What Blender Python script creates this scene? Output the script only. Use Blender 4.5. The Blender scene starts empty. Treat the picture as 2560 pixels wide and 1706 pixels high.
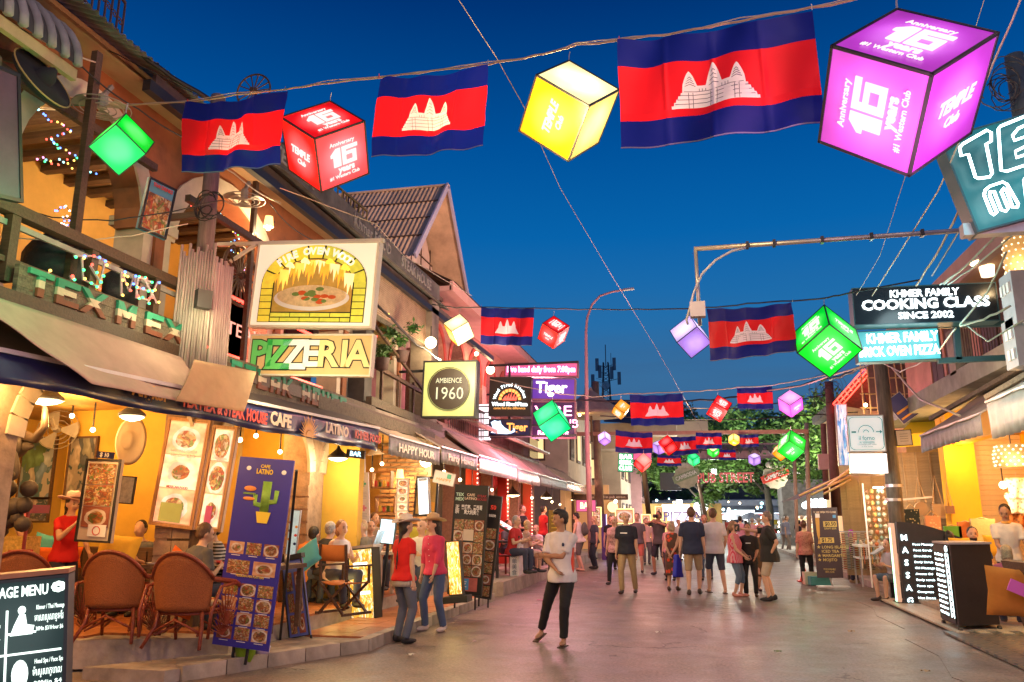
import bpy,math,random
import numpy as np
from mathutils import Vector,Matrix
random.seed(7)
R_=math.radians
S=bpy.context.scene
COL=S.collection
# ------------------------------------------------------------ camera
FPX,HOR,CX,CY=2000.0,1298.0,1280.0,853.0
PITCH=math.atan((HOR-CY)/FPX)
YAW=math.atan(460*math.cos(PITCH)/FPX)
cam_d=bpy.data.cameras.new('camera')
cam=bpy.data.objects.new('camera',cam_d)
COL.objects.link(cam)
S.camera=cam
cam_d.sensor_width=36
cam_d.lens=FPX/2560*36
cam_d.clip_end=3000
cam.location=(0,0,1.6)
cam.rotation_euler=(math.pi/2+PITCH,0,YAW)
sp,cp,ss,cs=math.sin(PITCH),math.cos(PITCH),math.sin(YAW),math.cos(YAW)
CF=Vector((-ss*cp,cs*cp,sp));CR=Vector((cs,ss,0));CU=Vector((ss*sp,-cs*sp,cp))
CO=Vector((0,0,1.6))
def ray(x,y):
 return CF+CR*((x-CX)/FPX)+CU*((CY-y)/FPX)
def hit(px,p0,n):
 r=ray(*px);n=Vector(n)
 return CO+r*((Vector(p0)-CO).dot(n)/r.dot(n))
def G(x,y,z=0.0):return hit((x,y),(0,0,z),(0,0,1))
def QX(x,y,v):return hit((x,y),(v,0,0),(1,0,0))
def QY(x,y,v):return hit((x,y),(0,v,0),(0,1,0))
def QD(x,y,d):return CO+ray(x,y)*d
# ------------------------------------------------------------ world (dusk sky) and exposure
W=bpy.data.worlds.new('World');S.world=W;W.use_nodes=True
nt=W.node_tree;N=nt.nodes;L=nt.links
bg=N['Background']
tc=N.new('ShaderNodeTexCoord');sx=N.new('ShaderNodeSeparateXYZ');cr=N.new('ShaderNodeValToRGB')
L.new(tc.outputs['Generated'],sx.inputs[0]);L.new(sx.outputs['Z'],cr.inputs[0])
el=cr.color_ramp.elements
el[0].position=0.0;el[0].color=(.075,.14,.26,1)
el[1].position=1.0;el[1].color=(.001,.014,.085,1)
for p_,c_ in((.1,(.05,.13,.27)),(.17,(.04,.155,.34)),(.25,(.015,.155,.41)),(.34,(.002,.125,.41)),(.44,(.0,.085,.33)),(.58,(.0,.034,.18))):
 e_=el.new(p_);e_.color=(*c_,1)
ns=N.new('ShaderNodeTexNoise');ns.inputs['Scale'].default_value=3.5;ns.inputs['Detail'].default_value=5
mp=N.new('ShaderNodeMapping');mp.inputs['Scale'].default_value=(1,1,9)
L.new(tc.outputs['Generated'],mp.inputs[0]);L.new(mp.outputs[0],ns.inputs['Vector'])
mr=N.new('ShaderNodeMapRange');mr.inputs[1].default_value=.48;mr.inputs[2].default_value=.72
L.new(ns.outputs[0],mr.inputs[0])
m2=N.new('ShaderNodeMapRange');m2.inputs[1].default_value=.3;m2.inputs[2].default_value=.08;m2.inputs[4].default_value=.4
L.new(sx.outputs['Z'],m2.inputs[0])
mm=N.new('ShaderNodeMath');mm.operation='MULTIPLY';L.new(mr.outputs[0],mm.inputs[0]);L.new(m2.outputs[0],mm.inputs[1])
mx=N.new('ShaderNodeMixRGB');mx.inputs['Color2'].default_value=(.05,.1,.2,1)
L.new(mm.outputs[0],mx.inputs['Fac']);L.new(cr.outputs[0],mx.inputs['Color1']);L.new(mx.outputs[0],bg.inputs[0])
bg.inputs[1].default_value=1.0
S.view_settings.view_transform='Standard';S.view_settings.look='None'
S.view_settings.exposure=0.0;S.view_settings.gamma=1;S.view_settings.use_curve_mapping=False
S.cycles.use_denoising=True
try:S.cycles.denoiser='OPENIMAGEDENOISE'
except Exception:pass
S.cycles.max_bounces=5;S.cycles.diffuse_bounces=3;S.cycles.glossy_bounces=2;S.cycles.transmission_bounces=3
S.cycles.transparent_max_bounces=6;S.cycles.sample_clamp_indirect=4;S.cycles.caustics_reflective=False;S.cycles.caustics_refractive=False
S.cycles.use_light_tree=True
# ------------------------------------------------------------ materials
MATS={}
def M(name,col=(.5,.5,.5),rough=.7,var=.25,sc=6,bump=.15,metal=0,e=None,es=0,tr=0,dirt=0,tex=None):
 if name in MATS:return MATS[name]
 m=bpy.data.materials.new(name);m.use_nodes=True
 MATS[name]=m
 t=m.node_tree;b=t.nodes['Principled BSDF']
 b.inputs['Roughness'].default_value=rough;b.inputs['Metallic'].default_value=metal
 b.inputs['Base Color'].default_value=(*col,1)
 if tr:b.inputs['Transmission Weight'].default_value=tr
 if e:
  b.inputs['Emission Color'].default_value=(*e,1);b.inputs['Emission Strength'].default_value=es
 m.diffuse_color=(*col,1)
 if var or bump:
  c=t.nodes.new('ShaderNodeTexCoord');n=t.nodes.new('ShaderNodeTexNoise')
  n.inputs['Scale'].default_value=sc;n.inputs['Detail'].default_value=6;n.inputs['Roughness'].default_value=.65
  mp=t.nodes.new('ShaderNodeMapping')
  t.links.new(c.outputs['Object'],mp.inputs[0]);t.links.new(mp.outputs[0],n.inputs['Vector'])
  if tex=='wood':mp.inputs['Scale'].default_value=(1,8,8)
  if tex=='woodz':mp.inputs['Scale'].default_value=(8,8,1)
  if var:
   r=t.nodes.new('ShaderNodeMapRange');r.inputs[1].default_value=.3;r.inputs[2].default_value=.7
   r.inputs[3].default_value=1-var;r.inputs[4].default_value=1+var*.6
   t.links.new(n.outputs[0],r.inputs[0])
   oi=t.nodes.new('ShaderNodeObjectInfo');r2=t.nodes.new('ShaderNodeMapRange')
   r2.inputs[3].default_value=1-var*.35;r2.inputs[4].default_value=1+var*.35
   t.links.new(oi.outputs['Random'],r2.inputs[0])
   mu=t.nodes.new('ShaderNodeMath');mu.operation='MULTIPLY'
   t.links.new(r.outputs[0],mu.inputs[0]);t.links.new(r2.outputs[0],mu.inputs[1])
   vm=t.nodes.new('ShaderNodeVectorMath');vm.operation='SCALE';vm.inputs[0].default_value=col
   t.links.new(mu.outputs[0],vm.inputs['Scale']);t.links.new(vm.outputs[0],b.inputs['Base Color'])
   last=vm.outputs[0]
   if dirt:
    n2=t.nodes.new('ShaderNodeTexNoise');n2.inputs['Scale'].default_value=sc*.35;n2.inputs['Detail'].default_value=8
    t.links.new(mp.outputs[0],n2.inputs['Vector'])
    r3=t.nodes.new('ShaderNodeMapRange');r3.inputs[1].default_value=.5;r3.inputs[2].default_value=.68;r3.inputs[4].default_value=dirt
    t.links.new(n2.outputs[0],r3.inputs[0])
    mi=t.nodes.new('ShaderNodeMixRGB');mi.inputs['Color2'].default_value=(.03,.025,.02,1)
    t.links.new(r3.outputs[0],mi.inputs['Fac']);t.links.new(last,mi.inputs['Color1']);t.links.new(mi.outputs[0],b.inputs['Base Color'])
  if bump:
   bp=t.nodes.new('ShaderNodeBump');bp.inputs['Strength'].default_value=bump;bp.inputs['Distance'].default_value=.02
   t.links.new(n.outputs[0],bp.inputs['Height']);t.links.new(bp.outputs[0],b.inputs['Normal'])
 return m
def E(name,col=(1,1,1),st=1,uneven=0,base=None):
 if name in MATS:return MATS[name]
 m=M(name,base or(0.05,.05,.05),.4,0,1,0,e=col,es=st)
 if uneven:
  t=m.node_tree;b=t.nodes['Principled BSDF']
  c=t.nodes.new('ShaderNodeTexCoord');n=t.nodes.new('ShaderNodeTexNoise');n.inputs['Scale'].default_value=2.2;n.inputs['Detail'].default_value=2
  t.links.new(c.outputs['Object'],n.inputs['Vector'])
  r=t.nodes.new('ShaderNodeMapRange');r.inputs[1].default_value=.3;r.inputs[2].default_value=.7
  r.inputs[3].default_value=st*(1-uneven);r.inputs[4].default_value=st*(1+uneven)
  t.links.new(n.outputs[0],r.inputs[0]);t.links.new(r.outputs[0],b.inputs['Emission Strength'])
 return m
def nosamp(m):
 m.cycles.emission_sampling='NONE';return m
def print_mat(name,bgc,ramp,sc=6,em=0,plate=True):
 if name in MATS:return MATS[name]
 m=bpy.data.materials.new(name);m.use_nodes=True;MATS[name]=m
 t=m.node_tree;b=t.nodes['Principled BSDF'];b.inputs['Roughness'].default_value=.45
 uv=t.nodes.new('ShaderNodeUVMap');oi=t.nodes.new('ShaderNodeObjectInfo')
 off=t.nodes.new('ShaderNodeVectorMath');off.operation='MULTIPLY_ADD'
 cb=t.nodes.new('ShaderNodeCombineXYZ')
 for i in range(3):t.links.new(oi.outputs['Random'],cb.inputs[i])
 off.inputs[1].default_value=(37,53,71);t.links.new(cb.outputs[0],off.inputs[0]);t.links.new(uv.outputs[0],off.inputs[2])
 n0=t.nodes.new('ShaderNodeTexNoise');n0.inputs['Scale'].default_value=3.3;t.links.new(off.outputs[0],n0.inputs['Vector'])
 wv=t.nodes.new('ShaderNodeVectorMath');wv.operation='MULTIPLY_ADD';wv.inputs[1].default_value=(.6,.6,.6)
 t.links.new(n0.outputs['Color'],wv.inputs[0]);t.links.new(off.outputs[0],wv.inputs[2])
 v=t.nodes.new('ShaderNodeTexVoronoi');v.inputs['Scale'].default_value=sc;t.links.new(wv.outputs[0],v.inputs['Vector'])
 sv=t.nodes.new('ShaderNodeSeparateColor');t.links.new(v.outputs['Color'],sv.inputs[0])
 cr=t.nodes.new('ShaderNodeValToRGB');cr.color_ramp.interpolation='CONSTANT'
 k=len(ramp)
 cr.color_ramp.elements[0].color=(*ramp[0],1);cr.color_ramp.elements[1].position=1/k;cr.color_ramp.elements[1].color=(*ramp[1],1)
 for i in range(2,k):
  q=cr.color_ramp.elements.new(i/k);q.color=(*ramp[i],1)
 t.links.new(sv.outputs[0],cr.inputs[0])
 sh=t.nodes.new('ShaderNodeMapRange');sh.inputs[2].default_value=.5;sh.inputs[3].default_value=1.15;sh.inputs[4].default_value=.55
 t.links.new(v.outputs['Distance'],sh.inputs[0])
 sc_=t.nodes.new('ShaderNodeVectorMath');sc_.operation='SCALE';t.links.new(cr.outputs[0],sc_.inputs[0]);t.links.new(sh.outputs[0],sc_.inputs['Scale'])
 last=sc_.outputs[0]
 if plate:
  d=t.nodes.new('ShaderNodeVectorMath');d.operation='DISTANCE';d.inputs[1].default_value=(.5,.48,0)
  t.links.new(uv.outputs[0],d.inputs[0])
  ad=t.nodes.new('ShaderNodeMath');ad.operation='MULTIPLY_ADD';ad.inputs[1].default_value=.14;t.links.new(n0.outputs[0],ad.inputs[0]);t.links.new(d.outputs['Value'],ad.inputs[2])
  ra=t.nodes.new('ShaderNodeMath');ra.operation='MULTIPLY_ADD';ra.inputs[1].default_value=.22;t.links.new(oi.outputs['Random'],ra.inputs[0]);t.links.new(ad.outputs[0],ra.inputs[2]);ad=ra
  for th,c2 in((.50,(.62,.56,.48)),(.61,bgc)):
   g=t.nodes.new('ShaderNodeMath');g.operation='GREATER_THAN';g.inputs[1].default_value=th
   t.links.new(ad.outputs[0],g.inputs[0])
   mi=t.nodes.new('ShaderNodeMixRGB');mi.inputs['Color2'].default_value=(*c2,1)
   t.links.new(g.outputs[0],mi.inputs['Fac']);t.links.new(last,mi.inputs['Color1']);last=mi.outputs[0]
 if plate:
  n9=t.nodes.new('ShaderNodeTexNoise');n9.inputs['Scale'].default_value=2.4;t.links.new(off.outputs[0],n9.inputs['Vector']);m9=t.nodes.new('ShaderNodeMixRGB');m9.blend_type='MULTIPLY';m9.inputs['Fac'].default_value=.55;t.links.new(last,m9.inputs['Color1']);r9=t.nodes.new('ShaderNodeValToRGB');r9.color_ramp.elements[0].position=.35;r9.color_ramp.elements[1].position=.6;r9.color_ramp.elements[0].color=(.45,.2,.1,1);t.links.new(n9.outputs[0],r9.inputs[0]);t.links.new(r9.outputs[0],m9.inputs['Color2']);last=m9.outputs[0]
 t.links.new(last,b.inputs['Base Color'])
 if em:
  t.links.new(last,b.inputs['Emission Color']);b.inputs['Emission Strength'].default_value=em
 return m
FOODC=[(.5,.16,.05),(.6,.32,.1),(.25,.1,.05),(.65,.45,.2),(.2,.26,.06),(.45,.08,.04),(.65,.52,.36),(.38,.18,.08)]
FOODS=lambda i:print_mat('dish_print_%d'%i,[(.6,.35,.2),(.55,.45,.35),(.3,.1,.06),(.7,.62,.5)][i%4],FOODC[i%3:]+FOODC[:i%3],[6,9,7,11][i%4],plate=i%2==0)
FOODL=lambda i:print_mat('lit_dish_print_%d'%i,[(.8,.45,.25),(.8,.7,.5)][i%2],FOODC[i%3:]+FOODC[:i%3],7+i,em=1.0)
# ------------------------------------------------------------ mesh builder
class MB:
 def __init__(s):s.v=[];s.f=[];s.uv=None
 def add(s,vs,fs):
  o=len(s.v);s.v+=[tuple(p)for p in vs];s.f+=[tuple(i+o for i in q)for q in fs];return s
 def box(s,c,d,rot=None):
  x,y,z=d[0]/2,d[1]/2,d[2]/2
  vs=[Vector((i*x,j*y,k*z))for i in(-1,1)for j in(-1,1)for k in(-1,1)]
  if rot is not None:
   if not isinstance(rot,Matrix):rot=Matrix.Rotation(rot,3,'Z')
   vs=[rot@p for p in vs]
  return s.add([p+Vector(c)for p in vs],[(0,1,3,2),(4,6,7,5),(0,4,5,1),(2,3,7,6),(0,2,6,4),(1,5,7,3)])
 def bar(s,a,b,w,h=None):
  a=Vector(a);b=Vector(b);d=b-a;h=h or w
  return s.box((a+b)/2,(w,d.length,h),d.to_track_quat('Y','Z').to_matrix())
 def tube(s,pts,r,n=6,cap=True):
  pts=[Vector(p)for p in pts];k=len(pts)
  if not isinstance(r,(list,tuple)):r=[r]*k
  o=len(s.v);prev=None
  for i,p in enumerate(pts):
   d=(pts[min(i+1,k-1)]-pts[max(i-1,0)])
   d=d.normalized()if d.length>1e-9 else Vector((0,0,1))
   if prev is None:prev=d.orthogonal().normalized()
   u=(prev-d*prev.dot(d));u=u.normalized()if u.length>1e-6 else d.orthogonal().normalized()
   prev=u;w=d.cross(u)
   for j in range(n):
    a=2*math.pi*j/n
    s.v.append(tuple(p+(u*math.cos(a)+w*math.sin(a))*r[i]))
  for i in range(k-1):
   for j in range(n):
    a,b=o+i*n+j,o+i*n+(j+1)%n
    s.f.append((a,b,b+n,a+n))
  if cap:
   s.f.append(tuple(o+j for j in range(n))[::-1]);s.f.append(tuple(o+(k-1)*n+j for j in range(n)))
  return s
 def cyl(s,a,b,r,r2=None,n=12):return s.tube([a,b],[r,r if r2 is None else r2],n)
 def quad(s,a,b,c,d):return s.add([a,b,c,d],[(0,1,2,3)])
 def prism(s,poly,f,dep):
  n=len(poly);a=[Vector(f(*p))for p in poly];b=[p+Vector(dep)for p in a]
  return s.add(a+b,[tuple(range(n))[::-1],tuple(range(n,2*n))]+[(i,(i+1)%n,n+(i+1)%n,n+i)for i in range(n)])
 def lathe(s,prof,c=(0,0,0),n=16,sx=1,sy=1,m=None):
  k=len(prof);vs=[]
  for r,z in prof:
   for j in range(n):
    a=2*math.pi*j/n
    p=Vector((r*math.cos(a)*sx,r*math.sin(a)*sy,z))
    if m is not None:p=m@p
    vs.append(p+Vector(c))
  fs=[(i*n+j,i*n+(j+1)%n,(i+1)*n+(j+1)%n,(i+1)*n+j)for i in range(k-1)for j in range(n)]
  fs+=[tuple(range(n))[::-1],tuple((k-1)*n+j for j in range(n))]
  return s.add(vs,fs)
 def ell(s,c,r,m=None,n=12):
  k=n//2+1
  prof=[(max(math.sin(math.pi*i/k),.001),-math.cos(math.pi*i/k))for i in range(k+1)]
  vs=[];o=len(s.v)
  mm=Matrix.Diagonal(Vector(r))
  if m is not None:mm=m@mm
  return s.lathe(prof,c,n,m=mm)
 def grid(s,f,nu,nv):
  o=len(s.v)
  for j in range(nv+1):
   for i in range(nu+1):s.v.append(tuple(f(i/nu,j/nv)))
  for j in range(nv):
   for i in range(nu):
    a=o+j*(nu+1)+i;s.f.append((a,a+1,a+nu+2,a+nu+1))
  return s
 def mesh(s,name,smooth=False):
  me=bpy.data.meshes.new(name);me.from_pydata(s.v,[],s.f)
  if smooth:me.shade_smooth()
  me.update();return me
 def build(s,name,m,par=None,smooth=False,**t):
  return link(name,s.mesh(name,smooth),m,par,**t)
def link(name,me,m=None,par=None,loc=None,rot=None,**t):
 o=bpy.data.objects.new(name,me);COL.objects.link(o)
 if m is not None and len(me.materials)==0:me.materials.append(m)
 if par is not None:o.parent=par
 if loc is not None:o.location=loc
 if rot is not None:o.rotation_euler=rot
 for k,v in t.items():
  if v:o[{'cat':'category'}.get(k,k)]=v
 return o
def T(name,label,cat,loc=(0,0,0),rz=0,group=None,mat=None):
 o=bpy.data.objects.new(name,None);COL.objects.link(o);o.empty_display_size=.2
 if mat is not None:o.matrix_world=mat
 else:o.location=loc;o.rotation_euler=(0,0,rz)
 o['label']=label;o['category']=cat
 if group:o['group']=group
 return o
def kids(o):return list(o.children)
def dup(o,loc=None,rz=None,label=None,par=None,group=None,mats=None):
 c=o.copy();COL.objects.link(c)
 if par is not None:c.parent=par
 if loc is not None:c.location=loc
 if rz is not None:c.rotation_euler=(c.rotation_euler[0],c.rotation_euler[1],rz)
 if label:c['label']=label
 if group:c['group']=group
 for k in kids(o):dup(k,par=c,mats=mats)
 if mats and c.type=='MESH':
  for a,b in mats.items():
   if c.data.materials and c.data.materials[0].name==a:
    c.data=c.data.copy();c.data.materials[0]=MATS[b]
 return c
def struct(o):o['kind']='structure';return o
UVQ={}
def uvquad(w,h,facing='-y'):
 k=(round(w,3),round(h,3))
 if k in UVQ:return UVQ[k].copy()
 me=bpy.data.meshes.new('print_quad')
 me.from_pydata([(-w/2,0,-h/2),(w/2,0,-h/2),(w/2,0,h/2),(-w/2,0,h/2)],[],[(0,1,2,3)])
 u=me.uv_layers.new()
 for i,c in enumerate(((0,0),(1,0),(1,1),(0,1))):u.data[i].uv=c
 UVQ[k]=me
 return me.copy()
def pic(par,name,x,z,w,h,m,y=-.01,**t):
 return link(name,uvquad(w,h),m,par,(x,y,z),**t)
def text(par,s,x,z,size,m,y=-.012,al='CENTER',bold=0.0,ext=.002,w=None,shear=0,roll=0,name='lettering',rot=None):
 cu=bpy.data.curves.new(name,'FONT');cu.body=s;cu.size=size;cu.align_x=al;cu.align_y='CENTER'
 cu.extrude=ext;cu.offset=bold*size;cu.shear=shear;cu.resolution_u=2
 t=bpy.data.objects.new(name,cu);me=bpy.data.meshes.new_from_object(t)
 bpy.data.objects.remove(t);bpy.data.curves.remove(cu)
 if w and len(me.vertices):
  xs=[v.co.x for v in me.vertices];k=w/max(max(xs)-min(xs),1e-4)
  me.transform(Matrix.Diagonal((k,1,1,1)))
 me.materials.clear();me.materials.append(m)
 return link(name,me,None,par,(x,y,z),rot if rot is not None else(math.pi/2,-roll,0))
def frame4(px,p0,n):
 a,b,c,d=[hit(q,p0,n)for q in px]
 ce=(a+b+c+d)/4
 X=((b-a)+(c-d))/2;Z=((a-d)+(b-c))/2
 w,h=X.length,Z.length
 X.normalize();Z=(Z-X*Z.dot(X)).normalized();Y=Z.cross(X)
 m=Matrix((X,Y,Z)).transposed().to_4x4();m.translation=ce
 return m,w,h
def yawn(deg):return(math.sin(R_(deg)),-math.cos(R_(deg)),0)
def board(name,label,cat,px,p0,n,mface,mframe,t=.08,fr=.03,group=None,proud=.006):
 m,w,h=frame4(px,p0,n)
 o=T(name,label,cat,mat=m,group=group)
 MB().box((0,t/2,0),(w-.004,t,h-.004)).build('box',mframe,o)
 MB().box((0,-.002,0),(w-2*fr,.008,h-2*fr)).build('panel',mface,o)
 if fr:
  q=MB()
  for sx_ in(-1,1):q.box((sx_*(w/2-fr/2),-.006,0),(fr,.02,h))
  for sz in(-1,1):q.box((0,-.006,sz*(h/2-fr/2)),(w-2*fr,.018,fr))
  q.build('frame',mframe,o)
 return o,w,h
def lamp(par_or_loc,col,power,r=.06,name='lamp_light'):
 l=bpy.data.lights.new(name,'POINT');l.color=col;l.energy=power;l.shadow_soft_size=r
 o=bpy.data.objects.new(name,l);COL.objects.link(o);o.location=par_or_loc
 return o
def wire(name,label,pts,r,m,sag=0,group=None,n=5,kind='cable'):
 P=[]
 pts=[Vector(p)for p in pts]
 for i in range(len(pts)-1):
  k=8 if sag else 1
  for j in range(k):
   u=j/k;p=pts[i].lerp(pts[i+1],u);p.z-=sag*4*u*(1-u);P.append(p)
 P.append(pts[-1])
 o=MB().tube(P,r,n).build(name,m,None,smooth=True,label=label,cat=kind,group=group)
 return o
# ------------------------------------------------------------ common materials
WARM=(1.0,.52,.16);WARMW=(1.0,.7,.36)
m_black=M('black_metal',(.02,.02,.022),.45,.2,5,.05)
m_blackp=M('black_paint',(.025,.025,.03),.5,.2,5,.05)
m_wood=M('dark_wood',(.09,.05,.03),.6,.4,5,.3,tex='wood')
m_woodz=M('dark_wood_upright',(.1,.055,.03),.6,.4,5,.3,tex='woodz')
m_plank=M('weathered_plank',(.16,.13,.09),.8,.4,6,.5,tex='wood',dirt=.5)
m_bamboo=M('grey_bamboo',(.5,.39,.35),.6,.3,2,.1,tex='woodz',dirt=.15)
m_wcable=M('pale_cable',(.5,.42,.32),.5,.15,5,0)
m_bcable=M('black_cable',(.02,.02,.02),.5,.1,5,0)
m_white=M('white_paint',(.75,.73,.7),.5,.08,4,.05,dirt=.15)
m_ww=M('cream_column',(.62,.52,.4),.7,.15,5,.1,dirt=.15)
m_orange=M('terracotta_plaster',(.33,.11,.04),.75,.18,5,.15,dirt=.5)
m_yellow=M('yellow_plaster',(.72,.44,.06),.75,.15,2,.15,dirt=.12)
m_ochre=M('ochre_plaster',(.55,.35,.1),.75,.2,3,.15)
m_conc=M('concrete',(.3,.25,.2),.85,.3,4,.5,dirt=.5)
m_dconc=M('dark_stained_concrete',(.12,.11,.1),.85,.35,4,.4,dirt=.6)
m_brick=M('brick',(.35,.17,.09),.8,.35,20,.5)
m_mortar=M('mortar',(.4,.33,.24),.9,.2,10,.4)
m_tile=M('terracotta_tile',(.45,.16,.06),.45,.25,5,.15,dirt=.2)
m_corr=M('corrugated_sheet',(.3,.2,.15),.5,.3,2,.1,dirt=.35)
m_corrg=M('grey_corrugated_sheet',(.3,.3,.3),.45,.3,2,.1,dirt=.5)
m_steel=M('galvanised_steel',(.45,.43,.42),.4,.2,5,.05,metal=.6)
m_skinL=M('light_skin',(.6,.36,.24),.55,.06,12,.03)
m_skinT=M('tan_skin',(.4,.21,.12),.55,.06,12,.03)
m_bulb=nosamp(E('warm_bulb',(1,.72,.38),14))
m_bulbw=nosamp(E('white_bulb',(1,.95,.85),14))
m_txtw=nosamp(E('white_lit_letters',(.85,.97,1),3.5))
m_txtc=M('cream_letters',(.8,.72,.55),.5,0,1,0)
m_txtwp=M('white_print',(.8,.8,.78),.5,0,1,0)
m_shade=M('lamp_shade_dark',(.04,.035,.03),.4,.1,5,0)
m_leaf=M('leaf_green',(.05,.14,.02),.6,.5,8,.1)
m_leafd=M('leaf_dark',(.025,.075,.018),.6,.5,8,.1)
m_redlit=nosamp(E('red_led',(1,.05,.03),6))
# ------------------------------------------------------------ ground
def ground_mat():
 m=bpy.data.materials.new('worn_asphalt');m.use_nodes=True;MATS['worn_asphalt']=m
 t=m.node_tree;b=t.nodes['Principled BSDF'];nd=t.nodes.new;lk=t.links.new
 g=nd('ShaderNodeNewGeometry')
 def noise(sc,det=6,vec=None):
  n=nd('ShaderNodeTexNoise');n.inputs['Scale'].default_value=sc;n.inputs['Detail'].default_value=det;n.inputs['Roughness'].default_value=.65
  lk(vec or g.outputs['Position'],n.inputs['Vector']);return n
 big=noise(.35,5);mid=noise(2.2,8);fine=noise(28,5)
 cr=nd('ShaderNodeValToRGB');lk(big.outputs[0],cr.inputs[0])
 cr.color_ramp.elements[0].position=.35;cr.color_ramp.elements[0].color=(.12,.092,.08,1)
 cr.color_ramp.elements[1].position=.65;cr.color_ramp.elements[1].color=(.22,.168,.142,1)
 r=nd('ShaderNodeMapRange');r.inputs[1].default_value=.3;r.inputs[2].default_value=.7;r.inputs[3].default_value=.6;r.inputs[4].default_value=1.3;lk(mid.outputs[0],r.inputs[0])
 r2=nd('ShaderNodeMapRange');r2.inputs[1].default_value=.3;r2.inputs[2].default_value=.7;r2.inputs[3].default_value=.45;r2.inputs[4].default_value=1.5;lk(fine.outputs[0],r2.inputs[0])
 mu=nd('ShaderNodeMath');mu.operation='MULTIPLY';lk(r.outputs[0],mu.inputs[0]);lk(r2.outputs[0],mu.inputs[1])
 wn=noise(1.4,4);wa=nd('ShaderNodeVectorMath');wa.operation='MULTIPLY_ADD';wa.inputs[1].default_value=(1.1,1.1,0);lk(wn.outputs['Color'],wa.inputs[0]);lk(g.outputs['Position'],wa.inputs[2])
 vo=nd('ShaderNodeTexVoronoi');vo.feature='DISTANCE_TO_EDGE';vo.inputs['Scale'].default_value=.42;lk(wa.outputs[0],vo.inputs['Vector'])
 ck=nd('ShaderNodeMapRange');ck.inputs[1].default_value=.001;ck.inputs[2].default_value=.012;ck.inputs[3].default_value=.3;ck.inputs[4].default_value=1;lk(vo.outputs['Distance'],ck.inputs[0])
 gate=nd('ShaderNodeMath');gate.operation='GREATER_THAN';gate.inputs[1].default_value=.55;lk(noise(.6,2).outputs[0],gate.inputs[0])
 mxk=nd('ShaderNodeMath');mxk.operation='MAXIMUM';lk(ck.outputs[0],mxk.inputs[0])
 inv=nd('ShaderNodeMath');inv.operation='SUBTRACT';inv.inputs[0].default_value=1;lk(gate.outputs[0],inv.inputs[1]);lk(inv.outputs[0],mxk.inputs[1])
 mu2=nd('ShaderNodeMath');mu2.operation='MULTIPLY';lk(mu.outputs[0],mu2.inputs[0]);lk(mxk.outputs[0],mu2.inputs[1])
 v=nd('ShaderNodeVectorMath');v.operation='SCALE';lk(cr.outputs[0],v.inputs[0]);lk(mu2.outputs[0],v.inputs['Scale']);lk(v.outputs[0],b.inputs['Base Color'])
 stn=noise(.9,7);sr_=nd('ShaderNodeMapRange');sr_.inputs[1].default_value=.56;sr_.inputs[2].default_value=.66;sr_.inputs[4].default_value=.6;lk(stn.outputs[0],sr_.inputs[0]);mst=nd('ShaderNodeMixRGB');mst.inputs['Color2'].default_value=(.07,.055,.045,1);lk(sr_.outputs[0],mst.inputs['Fac']);lk(v.outputs[0],mst.inputs['Color1']);sp2=nd('ShaderNodeTexVoronoi');sp2.inputs['Scale'].default_value=5;lk(g.outputs['Position'],sp2.inputs['Vector']);sq=nd('ShaderNodeMapRange');sq.inputs[1].default_value=.05;sq.inputs[2].default_value=.09;sq.inputs[3].default_value=.5;sq.inputs[4].default_value=1;lk(sp2.outputs['Distance'],sq.inputs[0]);v3=nd('ShaderNodeVectorMath');v3.operation='SCALE';lk(mst.outputs[0],v3.inputs[0]);lk(sq.outputs[0],v3.inputs['Scale']);lk(v3.outputs[0],b.inputs['Base Color'])
 ro=nd('ShaderNodeMapRange');ro.inputs[1].default_value=.3;ro.inputs[2].default_value=.7;ro.inputs[3].default_value=.32;ro.inputs[4].default_value=.6;lk(mid.outputs[0],ro.inputs[0]);lk(ro.outputs[0],b.inputs['Roughness'])
 bp=nd('ShaderNodeBump');bp.inputs['Strength'].default_value=.45;bp.inputs['Distance'].default_value=.02
 ad=nd('ShaderNodeMath');ad.operation='MULTIPLY_ADD';ad.inputs[1].default_value=.5;lk(fine.outputs[0],ad.inputs[0]);lk(mid.outputs[0],ad.inputs[2])
 ad2=nd('ShaderNodeMath');ad2.operation='ADD';lk(ad.outputs[0],ad2.inputs[0]);lk(mxk.outputs[0],ad2.inputs[1])
 lk(ad2.outputs[0],bp.inputs['Height']);lk(bp.outputs[0],b.inputs['Normal'])
 return m
m_road=ground_mat()
def ground_z(x,y):
 return .001*math.sin(x*1.7+y*.3)*math.sin(y*.6)if abs(x)<4.3 else 0
g_=MB()
g_.grid(lambda u,v:(-300+u*600,-40+v*700,-.03),4,4)
struct(g_.build('ground',m_conc))
g_=MB();g_.grid(lambda u,v:(-6.5+u*11.9,-5+v*75,ground_z(-6.5+u*11.9,-5+v*75)),60,200)
struct(g_.build('road',m_road,smooth=True))
struct(MB().box((0,75,.004),(90,12,.02)).build('cross_street',m_road))
rp=[G(*p)for p in((2120,1470),(2280,1600),(2420,1706),(2700,1760),(2560,1640),(2330,1530),(2250,1470))]
poly=[(4.0,22.5),(3.45,20.5),(3.3,19.2),(3.05,17.8),(3.1,16.5),(2.9,15.2),(2.95,13.5),(2.7,12.4),(2.75,11.0),(2.5,9.6),(2.9,8),(5.2,8),(5.2,22.5)]
struct(MB().prism(poly,lambda x,y:(x,y,-.02),(0,0,.027)).build('right_pavement',m_road))
tl=T('tile_strip','pale wooden looking tile strip under the massage menu boards','paving');tl['kind']='structure';del tl['category'];del tl['label']
mt=MB().box((0,0,0),(.14,1.2,.03)).mesh('floor_plank');mt.materials.append(M('pale_plank',(.5,.43,.33),.4,.3,5,.2,tex='woodz'))
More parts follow.
